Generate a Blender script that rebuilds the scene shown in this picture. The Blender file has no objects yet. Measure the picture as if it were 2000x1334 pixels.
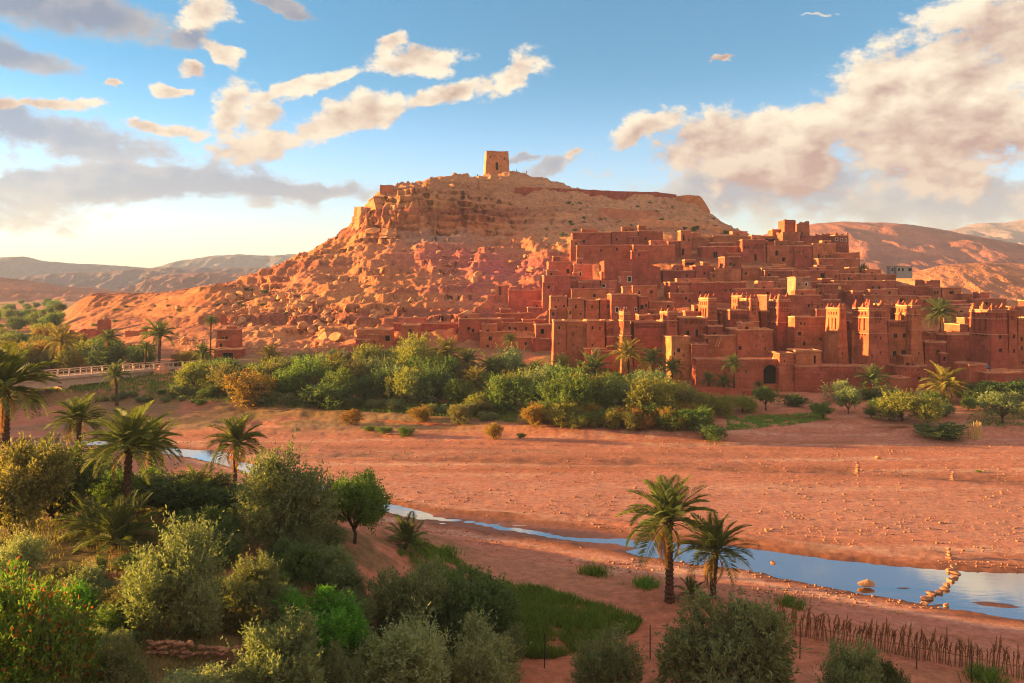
import bpy, bmesh, math, random
import numpy as np
from mathutils import Vector, Matrix, Euler

random.seed(7)
RNG = np.random.default_rng(11)
sc = bpy.context.scene
COL = sc.collection
R = math.radians

# ------------------------------------------------------------------ camera
# Level camera 20 m above the river bed, looking along +Y (lens shifted down).
CAMZ, FP, HY = 20.0, 1600.0, 570.0            # height, focal length in photo pixels, horizon row
cam_d = bpy.data.cameras.new('camera')
cam_d.lens = 36.0 * FP / 2000.0
cam_d.sensor_width = 36.0
cam_d.shift_y = -(667.0 - HY) / 2000.0
cam_d.clip_start = 0.5
cam_d.clip_end = 40000.0
cam = bpy.data.objects.new('camera', cam_d)
cam.location = (0, 0, CAMZ)
cam.rotation_euler = (R(90), 0, 0)
COL.objects.link(cam)
sc.camera = cam

# ------------------------------------------------------------------ light
SUN_AZ, SUN_EL = R(-80.0), R(6.6)             # azimuth from +Y (negative = to the west/left), elevation
sun_dir = Vector((math.sin(SUN_AZ) * math.cos(SUN_EL), math.cos(SUN_AZ) * math.cos(SUN_EL), math.sin(SUN_EL)))
sun_l = bpy.data.lights.new('sun', 'SUN')
sun_l.energy = 5.0
sun_l.angle = R(0.6)
sun_l.color = (1.0, 0.57, 0.17)
sun_o = bpy.data.objects.new('sun', sun_l)
sun_o.rotation_euler = sun_dir.to_track_quat('Z', 'Y').to_euler()
sun_o.location = (-300, 100, 120)
COL.objects.link(sun_o)

sc.view_settings.view_transform = 'Standard'
sc.view_settings.look = 'None'
sc.view_settings.exposure = 2.6
sc.view_settings.gamma = 1.0
sc.view_settings.use_curve_mapping = False
SKY_STRENGTH = 0.08

sc.cycles.use_denoising = True
sc.cycles.filter_width = 1.1
sc.cycles.max_bounces = 5
sc.cycles.diffuse_bounces = 3
sc.cycles.transparent_max_bounces = 8
sc.cycles.volume_bounces = 0
sc.cycles.use_adaptive_sampling = False

# ------------------------------------------------------------------ world: Nishita sky with procedural clouds
world = bpy.data.worlds.new('World')
sc.world = world
world.use_nodes = True

class NT:
    """small node-graph helper"""
    def __init__(self, tree):
        self.t = tree
        self.n = tree.nodes
        self.l = tree.links
    def node(self, typ, **kw):
        nd = self.n.new(typ)
        for k, v in kw.items():
            setattr(nd, k, v)
        return nd
    def put(self, sock, v):
        if hasattr(v, 'is_output'):
            self.l.new(v, sock)
        elif v is not None:
            sock.default_value = v
    def math(self, op, a, b=None, c=None, clamp=False):
        nd = self.node('ShaderNodeMath', operation=op, use_clamp=clamp)
        self.put(nd.inputs[0], a)
        if b is not None: self.put(nd.inputs[1], b)
        if c is not None: self.put(nd.inputs[2], c)
        return nd.outputs[0]
    def vmath(self, op, a, b=None):
        nd = self.node('ShaderNodeVectorMath', operation=op)
        self.put(nd.inputs[0], a)
        if b is not None: self.put(nd.inputs[1], b)
        return nd.outputs['Value'] if op in ('LENGTH', 'DOT_PRODUCT') else nd.outputs[0]
    def noise(self, vec, scale, detail=4, rough=0.55, lac=2.0, dist=0.0):
        nd = self.node('ShaderNodeTexNoise')
        if vec is not None: self.put(nd.inputs['Vector'], vec)
        nd.inputs['Scale'].default_value = scale
        nd.inputs['Detail'].default_value = detail
        nd.inputs['Roughness'].default_value = rough
        nd.inputs['Lacunarity'].default_value = lac
        nd.inputs['Distortion'].default_value = dist
        return nd.outputs['Fac']
    def rng(self, v, a, b, c=0.0, d=1.0, smooth=False):
        nd = self.node('ShaderNodeMapRange')
        nd.interpolation_type = 'SMOOTHSTEP' if smooth else 'LINEAR'
        self.put(nd.inputs[0], v)
        for i, q in enumerate((a, b, c, d)): self.put(nd.inputs[i + 1], q)
        return nd.outputs[0]
    def mix(self, f, a, b, mode='MIX'):
        nd = self.node('ShaderNodeMix', data_type='RGBA', blend_type=mode)
        self.put(nd.inputs[0], f)
        self.put(nd.inputs[6], a if hasattr(a, 'is_output') else (*a, 1) if len(a) == 3 else a)
        self.put(nd.inputs[7], b if hasattr(b, 'is_output') else (*b, 1) if len(b) == 3 else b)
        return nd.outputs[2]

def azel(px, py):
    u, v = (px - 1000) / FP, (HY - py) / FP
    az = math.atan(u)
    return az, math.atan(v * math.cos(az))

w = NT(world.node_tree)
w.n.clear()
out = w.node('ShaderNodeOutputWorld')
bg = w.node('ShaderNodeBackground')
bg.inputs[1].default_value = SKY_STRENGTH
w.l.new(bg.outputs[0], out.inputs[0])
sky = w.node('ShaderNodeTexSky', sky_type='NISHITA', sun_disc=False)
sky.sun_elevation = SUN_EL
sky.sun_rotation = SUN_AZ
sky.altitude = 1300
sky.air_density = 1.0
sky.dust_density = 1.0
sky.ozone_density = 3.0
tc = w.node('ShaderNodeTexCoord')
sep = w.node('ShaderNodeSeparateXYZ')
w.l.new(tc.outputs['Generated'], sep.inputs[0])
az_s = w.math('ARCTAN2', sep.outputs[0], sep.outputs[1])
el_s = w.math('ARCSINE', sep.outputs[2])
cmb = w.node('ShaderNodeCombineXYZ')
w.l.new(az_s, cmb.inputs[0]); w.l.new(el_s, cmb.inputs[1])
C2 = cmb.outputs[0]
def warped(v, scale, amt):
    nd = w.node('ShaderNodeTexNoise'); nd.inputs['Scale'].default_value = scale; nd.inputs['Detail'].default_value = 5; nd.inputs['Roughness'].default_value = 0.6
    w.l.new(v, nd.inputs['Vector'])
    d = w.vmath('SUBTRACT', nd.outputs['Color'], (0.5, 0.5, 0.5))
    m_ = w.node('ShaderNodeVectorMath', operation='MULTIPLY'); w.l.new(d, m_.inputs[0]); m_.inputs[1].default_value = (amt * 1.6, amt, 0)
    return w.vmath('ADD', v, m_.outputs[0])
CW = warped(warped(C2, 5.0, 0.055), 21.0, 0.030)

def ellipses(lst):
    acc = None
    for (px, py, rx, ry, rot) in lst:
        a, e = azel(px, py)
        mp = w.node('ShaderNodeMapping', vector_type='TEXTURE')
        mp.inputs['Location'].default_value = (a, e, 0)
        mp.inputs['Rotation'].default_value = (0, 0, R(rot))
        mp.inputs['Scale'].default_value = (1.15 * rx / FP, 1.15 * ry / FP, 1)
        w.l.new(CW, mp.inputs[0])
        d = w.math('SUBTRACT', 1.0, w.vmath('LENGTH', mp.outputs[0]))
        acc = d if acc is None else w.math('MAXIMUM', acc, d)
    return acc

# stretched sky coordinates for cloud detail (clouds are flatter than wide)
mpn = w.node('ShaderNodeMapping'); mpn.inputs['Scale'].default_value = (1, 1.55, 1)
w.l.new(C2, mpn.inputs[0]); CN = mpn.outputs[0]
big = w.noise(CN, 7.0, 10, 0.66)
def billow(v, scale, detail):
    n_ = w.noise(v, scale, detail, 0.55)
    return w.math('SUBTRACT', 1.0, w.math('MULTIPLY', w.math('ABSOLUTE', w.math('SUBTRACT', n_, 0.5)), 4.0))
fine = billow(CN, 20.0, 4)
off = w.vmath('ADD', CN, (-0.016, 0.026, 0.0))
big2 = w.noise(off, 7.0, 5, 0.6)
fine2 = billow(w.vmath('ADD', CN, (-0.007, 0.011, 0.0)), 20.0, 4)
turb = w.math('ADD', w.math('MULTIPLY', w.math('SUBTRACT', big, 0.5), 5.2), w.math('MULTIPLY', w.math('SUBTRACT', fine, 0.6), 0.34))

# broken cloud over the unseen sky, made warmer and brighter for more fill light
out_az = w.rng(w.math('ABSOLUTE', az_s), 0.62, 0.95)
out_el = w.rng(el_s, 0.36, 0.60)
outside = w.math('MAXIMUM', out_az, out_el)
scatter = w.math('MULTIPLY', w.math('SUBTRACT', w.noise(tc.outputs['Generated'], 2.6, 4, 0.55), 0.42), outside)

cumulus = ellipses([(1830, 245, 470, 118, 8), (1975, 140, 230, 125, 25), (1680, 215, 260, 110, 28), (1420, 280, 290, 62, 14), (1800, 175, 190, 66, 25), (1600, 215, 130, 50, 25), (1870, 110, 110, 44, 20),
                    (2250, 200, 400, 160, 0), (1250, 262, 90, 30, 20),
                    (990, 155, 100, 42, 32), (880, 185, 110, 22, 18), (830, 118, 120, 34, 5), (640, 245, 180, 36, 14), (530, 225, 60, 40, 10), (560, 180, 120, 20, 15),
                    (760, 85, 44, 18, 15), (410, 25, 60, 42, 30), (435, 112, 55, 20, -30), (375, 140, 24, 13, 0), (350, 178, 34, 14, 10), (205, 174, 30, 9, 0),
                    (1410, 121, 28, 7, 0), (1125, 300, 26, 10, 15), (70, 205, 110, 14, 5), (300, 250, 70, 12, 0), (1620, 18, 46, 9, 0), (460, 205, 60, 40, 60), (620,165,60,10,5)])
bank = ellipses([(130, 350, 540, 44, 0), (50, 250, 250, 42, -8), (560, 365, 330, 22, 0), (150, 30, 190, 48, 0), (0, 105, 110, 30, -10), (380, 75, 34, 30, 0),
                 (1500, 360, 420, 60, 5), (1850, 380, 400, 60, 0), (1090, 320, 60, 18, 20), (1020, 312, 40, 8, 0), (545, 22, 60, 14, -20), (-300, 330, 400, 90, 0), (2300, 370, 400, 60, 0)])
d_c = w.math('ADD', w.math('MULTIPLY', cumulus, 1.5), w.math('SUBTRACT', turb, 0.25))
d_b = w.math('ADD', w.math('MULTIPLY', bank, 1.5), w.math('SUBTRACT', w.math('MULTIPLY', turb, 0.75), 0.15))
d_c = w.math('MINIMUM', d_c, w.math('MULTIPLY', w.math('ADD', cumulus, 0.35), 4.0))
d_b = w.math('MINIMUM', d_b, w.math('MULTIPLY', w.math('ADD', bank, 0.35), 4.0))
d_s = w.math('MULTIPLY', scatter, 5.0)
a_c = w.rng(d_c, 0.0, 0.60, 0, 1, True)
a_b = w.math('MULTIPLY', w.rng(d_b, 0.0, 0.65, 0, 1, True), 0.72)
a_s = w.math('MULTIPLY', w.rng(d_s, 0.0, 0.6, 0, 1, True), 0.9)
# side light from the low sun on the billows: slope of the cloud detail towards upper left
big_s = w.noise(CN, 7.0, 5, 0.6)
slope = w.math('ADD', w.math('MULTIPLY', w.math('SUBTRACT', big_s, big2), 4.4), w.math('MULTIPLY', w.math('SUBTRACT', fine, fine2), 0.30))
thick = w.rng(d_c, 0.3, 1.8, 0, 1)
lit = w.math('ADD', w.math('SUBTRACT', 0.86, w.math('MULTIPLY', thick, 0.58)), slope, clamp=True)
lit = w.math('SUBTRACT', lit, w.rng(el_s, 0.125, 0.21, 0.5, 0.0, True), clamp=True)
lit_b = w.math('ADD', w.math('SUBTRACT', 0.55, w.math('MULTIPLY', w.rng(d_b, 0.1, 0.9), 0.5)), w.math('MULTIPLY', slope, 0.5), clamp=True)
CL = 1.0 / SKY_STRENGTH
def lin(r, g, b, k=1.0):
    f = lambda c: ((c / 255 + 0.055) / 1.055) ** 2.4 if c > 10 else c / 255 / 12.92
    return (f(r) * k, f(g) * k, f(b) * k)
EXPK = 2.0 ** (-sc.view_settings.exposure)
c_cum = w.mix(lit, lin(186, 152, 146, CL * EXPK), lin(255, 240, 214, CL * EXPK * 1.08))
c_bank = w.mix(lit_b, lin(150, 140, 150, CL * EXPK), lin(252, 224, 186, CL * EXPK))
# Nishita colour, a little more saturated
hs = w.node('ShaderNodeHueSaturation')
hs.inputs['Saturation'].default_value = 0.9
w.l.new(sky.outputs[0], hs.inputs['Color'])
col = hs.outputs[0]
col = w.mix(w.rng(el_s, 0.06, 0.28, 0, 1, True), col, w.mix(1.0, col, (0.25, 0.60, 0.63), 'MULTIPLY'))
col = w.mix(w.rng(el_s, 0.04, 0.20, 1, 0, True), col, w.mix(1.0, col, (0.95, 0.77, 0.66), 'MULTIPLY'))
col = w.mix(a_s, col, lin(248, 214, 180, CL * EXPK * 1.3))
col = w.mix(a_b, col, c_bank)
col = w.mix(a_c, col, c_cum)
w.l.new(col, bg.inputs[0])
world.cycles.sampling_method = 'MANUAL'
world.cycles.sample_map_resolution = 1024

# ------------------------------------------------------------------ noise (numpy gradient noise)
_perm = np.random.default_rng(5).permutation(256)
_perm = np.concatenate([_perm, _perm, _perm])
_g = np.random.default_rng(6).normal(size=(256, 3)); _g /= np.linalg.norm(_g, axis=1)[:, None]
_n2 = _g[:, :2] / np.maximum(0.4, np.linalg.norm(_g[:, :2], axis=1))[:, None]
_ga, _gb = np.ascontiguousarray(_n2[:, 0]), np.ascontiguousarray(_n2[:, 1])
def perlin2(x, y, z):
    k = int(math.floor(z * 7.0)) * 31
    x0, y0 = np.floor(x), np.floor(y)
    xf, yf = x - x0, y - y0
    xi, yi = (x0.astype(np.int32) + k) & 255, y0.astype(np.int32) & 255
    u, v = (t * t * t * (t * (t * 6 - 15) + 10) for t in (xf, yf))
    a, b = _perm[xi], _perm[(xi + 1) & 255]
    h00, h10, h01, h11 = _perm[(a + yi) & 255], _perm[(b + yi) & 255], _perm[(a + yi + 1) & 255], _perm[(b + yi + 1) & 255]
    n00 = _ga[h00] * xf + _gb[h00] * yf; n10 = _ga[h10] * (xf - 1) + _gb[h10] * yf
    n01 = _ga[h01] * xf + _gb[h01] * (yf - 1); n11 = _ga[h11] * (xf - 1) + _gb[h11] * (yf - 1)
    nx0 = n00 + (n10 - n00) * u; nx1 = n01 + (n11 - n01) * u
    return 1.35 * (nx0 + (nx1 - nx0) * v)
def perlin(x, y, z=0.0):
    if np.ndim(z) == 0: return perlin2(np.asarray(x, float), np.asarray(y, float), float(z))
    x = np.asarray(x, float); y = np.asarray(y, float); z = np.broadcast_to(np.asarray(z, float), x.shape)
    xi, yi, zi = np.floor(x).astype(int), np.floor(y).astype(int), np.floor(z).astype(int)
    xf, yf, zf = x - xi, y - yi, z - zi
    u, v, q = (t * t * t * (t * (t * 6 - 15) + 10) for t in (xf, yf, zf))
    def g(dx, dy, dz):
        h = _perm[(_perm[(_perm[(xi + dx) & 255] + yi + dy) & 255] + zi + dz) & 255]
        gr = _g[h]
        return gr[..., 0] * (xf - dx) + gr[..., 1] * (yf - dy) + gr[..., 2] * (zf - dz)
    def lp(a, b, t): return a + (b - a) * t
    return 1.5 * lp(lp(lp(g(0,0,0), g(1,0,0), u), lp(g(0,1,0), g(1,1,0), u), v), lp(lp(g(0,0,1), g(1,0,1), u), lp(g(0,1,1), g(1,1,1), u), v), q)
def fbm(x, y, z=0.0, octv=4, gain=0.5):
    s, a, f = 0.0, 1.0, 1.0
    for i in range(octv):
        s = s + a * perlin(np.asarray(x) * f + 17.3 * i, np.asarray(y) * f - 9.1 * i, np.asarray(z) * f + 3.7 * i)
        a *= gain; f *= 2.03
    return s
def ss(a, b, v):
    t = np.clip((np.asarray(v, float) - a) / (b - a), 0, 1)
    return t * t * (3 - 2 * t)
# ------------------------------------------------------------------ generic helpers
def W(px, py, D):
    """world point seen at photo position (px, py) when it stands D metres ahead"""
    return Vector(((px - 1000) * D / FP, D, CAMZ - (py - HY) * D / FP))
def link(name, mesh, parent=None, mat=None, loc=None):
    o = bpy.data.objects.new(name, mesh)
    COL.objects.link(o)
    if parent is not None: o.parent = parent
    if mat is not None and mesh is not None and not mesh.materials: mesh.materials.append(mat)
    if loc is not None: o.location = loc
    return o
def mesh_from(name, v, f, smooth=False):
    me = bpy.data.meshes.new(name)
    v = np.asarray(v, dtype=np.float32)
    if isinstance(f, np.ndarray):
        n = f.shape[1]
        me.vertices.add(len(v)); me.vertices.foreach_set('co', v.ravel())
        me.loops.add(f.size); me.loops.foreach_set('vertex_index', f.astype(np.int32).ravel())
        me.polygons.add(len(f))
        me.polygons.foreach_set('loop_start', np.arange(0, f.size, n, dtype=np.int32))
        me.update(calc_edges=True)
    else:
        me.from_pydata([tuple(p) for p in v], [], f)
        me.update()
    if smooth:
        me.polygons.foreach_set('use_smooth', np.ones(len(me.polygons), dtype=bool))
    return me
def tag(o, label=None, cat=None, group=None, kind=None):
    if label: o['label'] = label
    if cat: o['category'] = cat
    if group: o['group'] = group
    if kind: o['kind'] = kind
    return o
def empty(name, loc, rz=0.0):
    o = bpy.data.objects.new(name, None)
    o.empty_display_size = 0.5
    o.location = loc
    o.rotation_euler = (0, 0, rz)
    COL.objects.link(o)
    return o
class MB:
    """collects simple solids into one mesh"""
    def __init__(s): s.v = []; s.f = []
    def box(s, x0, x1, y0, y1, z0, z1, tx=0.0, ty=0.0):
        b = len(s.v)
        s.v += [(x0, y0, z0), (x1, y0, z0), (x1, y1, z0), (x0, y1, z0),
                (x0 + tx, y0 + ty, z1), (x1 - tx, y0 + ty, z1), (x1 - tx, y1 - ty, z1), (x0 + tx, y1 - ty, z1)]
        s.f += [(b, b+3, b+2, b+1), (b+4, b+5, b+6, b+7), (b, b+1, b+5, b+4), (b+1, b+2, b+6, b+5), (b+2, b+3, b+7, b+6), (b+3, b, b+4, b+7)]
    def tube(s, pts, rad, n=6, cap=True):
        pts = [Vector(p) for p in pts]
        b0 = len(s.v)
        for i, p in enumerate(pts):
            t = (pts[min(i + 1, len(pts) - 1)] - pts[max(i - 1, 0)]).normalized()
            a = t.orthogonal().normalized() if abs(t.z) < 0.9 else Vector((1, 0, 0))
            a = (a - t * a.dot(t)).normalized(); c = t.cross(a)
            r = rad[i] if hasattr(rad, '__len__') else rad
            for k in range(n):
                an = 2 * math.pi * k / n
                s.v.append(tuple(p + (a * math.cos(an) + c * math.sin(an)) * r))
        for i in range(len(pts) - 1):
            for k in range(n):
                k2 = (k + 1) % n
                s.f.append((b0 + i*n + k, b0 + i*n + k2, b0 + (i+1)*n + k2, b0 + (i+1)*n + k))
        if cap:
            s.f.append(tuple(b0 + k for k in reversed(range(n))))
            s.f.append(tuple(b0 + (len(pts)-1)*n + k for k in range(n)))
    def build(s, name, mat, parent=None, loc=None, smooth=False):
        return link(name, mesh_from(name, s.v, s.f, smooth), parent, mat, loc)

# ------------------------------------------------------------------ materials
def new_mat(name):
    m = bpy.data.materials.new(name); m.use_nodes = True
    t = NT(m.node_tree)
    b = t.n['Principled BSDF']
    b.inputs['Roughness'].default_value = 0.95
    b.inputs['Specular IOR Level'].default_value = 0.15
    return m, t, b
def pos(t):
    return t.node('ShaderNodeNewGeometry').outputs['Position']
def bump(t, b, h, strength, dist=0.1):
    nd = t.node('ShaderNodeBump')
    nd.inputs['Strength'].default_value = strength
    nd.inputs['Distance'].default_value = dist
    t.l.new(h, nd.inputs['Height'])
    t.l.new(nd.outputs[0], b.inputs['Normal'])
def mud(name, col, var=0.36, courses=0.5):
    """rammed earth: blotches, grain, faint horizontal courses, rain streaks"""
    m, t, b = new_mat(name)
    P = pos(t)
    oi = t.node('ShaderNodeObjectInfo')
    n1 = t.noise(P, 0.35, 5, 0.6)
    n2 = t.noise(P, 3.0, 5, 0.7)
    mp = t.node('ShaderNodeMapping'); mp.inputs['Scale'].default_value = (2.2, 2.2, 0.22); t.l.new(P, mp.inputs[0])
    streak = t.noise(mp.outputs[0], 1.0, 4, 0.6)
    mp2 = t.node('ShaderNodeMapping'); mp2.inputs['Scale'].default_value = (0.12, 0.12, 2.4); t.l.new(P, mp2.inputs[0])
    course = t.noise(mp2.outputs[0], 1.0, 3, 0.5)
    dark = tuple(c * (1 - var) for c in col); light = tuple(min(1, c * (1 + var) + 0.01) for c in col)
    c = t.mix(t.rng(n1, 0.3, 0.7), dark, light)
    c = t.mix(t.math('MULTIPLY', t.rng(streak, 0.48, 0.72), 0.55), c, tuple(q * 0.62 for q in col))
    c = t.mix(t.math('MULTIPLY', t.rng(course, 0.48, 0.66), courses * 0.8), c, tuple(q * 0.7 for q in col))
    c = t.mix(t.math('MULTIPLY', t.rng(n2, 0.45, 0.75), 0.40), c, tuple(min(1, q * 1.35 + 0.02) for q in col))
    patch = t.rng(t.noise(P, 0.42, 6, 0.62), 0.56, 0.60)
    c = t.mix(t.math('MULTIPLY', patch, 0.55), c, tuple(min(1, q * 1.28 + 0.03) for q in col))
    scar = t.rng(t.noise(P, 1.3, 6, 0.7), 0.63, 0.68)
    c = t.mix(t.math('MULTIPLY', scar, 0.6), c, tuple(q * 0.5 for q in col))
    hsn = t.node('ShaderNodeHueSaturation')
    t.put(hsn.inputs['Hue'], t.rng(oi.outputs['Random'], 0, 1, 0.492, 0.512))
    t.put(hsn.inputs['Value'], t.rng(oi.outputs['Random'], 0, 1, 0.82, 1.18))
    t.l.new(c, hsn.inputs['Color'])
    t.l.new(hsn.outputs[0], b.inputs['Base Color'])
    bump(t, b, t.math('ADD', t.math('ADD', n2, t.math('MULTIPLY', course, 0.8)), t.math('MULTIPLY', streak, 0.5)), 0.8, 0.2)
    return m
def plain(name, col, rough=0.8, var=0.15, scale=4.0, metal=0.0):
    m, t, b = new_mat(name)
    n = t.noise(pos(t), scale, 4, 0.6)
    t.l.new(t.mix(t.rng(n, 0.3, 0.7), tuple(c * (1 - var) for c in col), tuple(min(1, c * (1 + var)) for c in col)), b.inputs['Base Color'])
    b.inputs['Roughness'].default_value = rough
    b.inputs['Metallic'].default_value = metal
    bump(t, b, n, 0.25, 0.03)
    return m
def foliage(name, c1, c2, trans=0.3, c3=None):
    m, t, b = new_mat(name)
    g = t.node('ShaderNodeNewGeometry')
    oi = t.node('ShaderNodeObjectInfo')
    cl = t.noise(g.outputs['Position'], 0.9, 3, 0.6)
    f = t.math('ADD', t.math('MULTIPLY', g.outputs['Random Per Island'], 0.6), t.math('MULTIPLY', t.rng(cl, 0.3, 0.7), 0.4))
    c = t.mix(f, c1, c2)
    if c3:
        c = t.mix(t.math('GREATER_THAN', t.math('FRACT', t.math('MULTIPLY', g.outputs['Random Per Island'], 7.31)), 0.9), c, c3)
    hsn = t.node('ShaderNodeHueSaturation')
    t.put(hsn.inputs['Hue'], t.rng(oi.outputs['Random'], 0, 1, 0.485, 0.515))
    t.put(hsn.inputs['Value'], t.rng(oi.outputs['Random'], 0, 1, 0.85, 1.2))
    t.l.new(c, hsn.inputs['Color'])
    b.inputs['Roughness'].default_value = 0.6
    b.inputs['Specular IOR Level'].default_value = 0.3
    t.l.new(hsn.outputs[0], b.inputs['Base Color'])
    tr = t.node('ShaderNodeBsdfTranslucent')
    t.l.new(t.mix(1.0, hsn.outputs[0], (1.35, 1.25, 0.6), 'MULTIPLY'), tr.inputs[0])
    mx = t.node('ShaderNodeMixShader'); mx.inputs[0].default_value = trans
    t.l.new(b.outputs[0], mx.inputs[1]); t.l.new(tr.outputs[0], mx.inputs[2])
    t.l.new(mx.outputs[0], t.n['Material Output'].inputs[0])
    return m
M = {}
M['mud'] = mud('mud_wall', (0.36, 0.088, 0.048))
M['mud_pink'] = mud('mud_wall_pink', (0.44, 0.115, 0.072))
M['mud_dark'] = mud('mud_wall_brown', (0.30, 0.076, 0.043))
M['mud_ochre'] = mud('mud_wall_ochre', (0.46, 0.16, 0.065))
M['cap'] = mud('mud_cap', (0.50, 0.20, 0.11), 0.2, 0.0)  # cap mud, lightened so that rims look lit by the sky
M['roof'] = mud('mud_roof', (0.47, 0.18, 0.095), 0.25, 0.0)
M['stonewall'] = mud('stone_wall', (0.31, 0.15, 0.10), 0.5, 0.2)
M['dark'] = plain('dark_interior', (0.018, 0.011, 0.009), 0.9)
M['wood'] = plain('weathered_wood', (0.12, 0.065, 0.04), 0.85, 0.3, 6)
M['paleframe'] = plain('pale_window_surround', (0.62, 0.50, 0.42), 0.8, 0.15)
M['white'] = plain('white_paint', (0.34, 0.31, 0.29), 0.7, 0.2)
M['concrete'] = plain('pink_concrete', (0.55, 0.36, 0.26), 0.85, 0.15, 2)
M['metal'] = plain('grey_metal', (0.22, 0.20, 0.20), 0.5, 0.2, 3, 0.6)
M['bark'] = plain('bark', (0.085, 0.058, 0.045), 0.95, 0.35, 9)
M['palmbark'] = plain('palm_bark', (0.095, 0.052, 0.034), 0.95, 0.45, 7)
M['reed'] = plain('dry_reed', (0.24, 0.12, 0.06), 0.9, 0.4, 5)
M['straw'] = plain('straw', (0.50, 0.33, 0.13), 0.9, 0.35, 4)
M['stone'] = plain('river_stone', (0.34, 0.17, 0.105), 0.85, 0.4, 3)
M['yellow'] = plain('yellow_shutter', (0.70, 0.48, 0.10), 0.6, 0.1)
M['iron'] = plain('rusty_iron', (0.06, 0.04, 0.035), 0.7, 0.3)

# terrain: colour of the soil, rock and turf comes with the mesh, the grain from noise
def terrain_mat(name, fine, bstr, bdist):
    m, t, b = new_mat(name)
    at = t.node('ShaderNodeAttribute'); at.attribute_name = 'soil'
    P = pos(t)
    n1 = t.noise(P, fine, 6, 0.7)
    n2 = t.noise(P, fine * 6.0, 4, 0.7)
    n3 = t.noise(P, fine * 0.12, 4, 0.6)
    v = t.math('ADD', t.math('ADD', t.rng(n1, 0.25, 0.75, 0.56, 1.34), t.rng(n2, 0.3, 0.7, -0.13, 0.13)), t.rng(n3, 0.3, 0.7, -0.1, 0.1))
    cm = t.node('ShaderNodeVectorMath', operation='SCALE')
    t.l.new(at.outputs['Color'], cm.inputs[0]); t.l.new(v, cm.inputs['Scale'])
    t.l.new(cm.outputs[0], b.inputs['Base Color'])
    t.put(b.inputs['Roughness'], t.math('SUBTRACT', 0.97, t.math('MULTIPLY', at.outputs['Alpha'], 0.68)))
    bump(t, b, t.math('ADD', n1, t.math('MULTIPLY', n2, 0.4)), bstr, bdist)
    return m
M['soil'] = terrain_mat('red_soil', 1.6, 0.7, 0.10)
M['rock'] = terrain_mat('hill_rock', 0.55, 1.0, 0.7)
M['far'] = terrain_mat('far_hill_rock', 0.02, 0.8, 8.0)

# ------------------------------------------------------------------ terrain
def zc(D, py): return CAMZ - (py - HY) * D / FP
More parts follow.
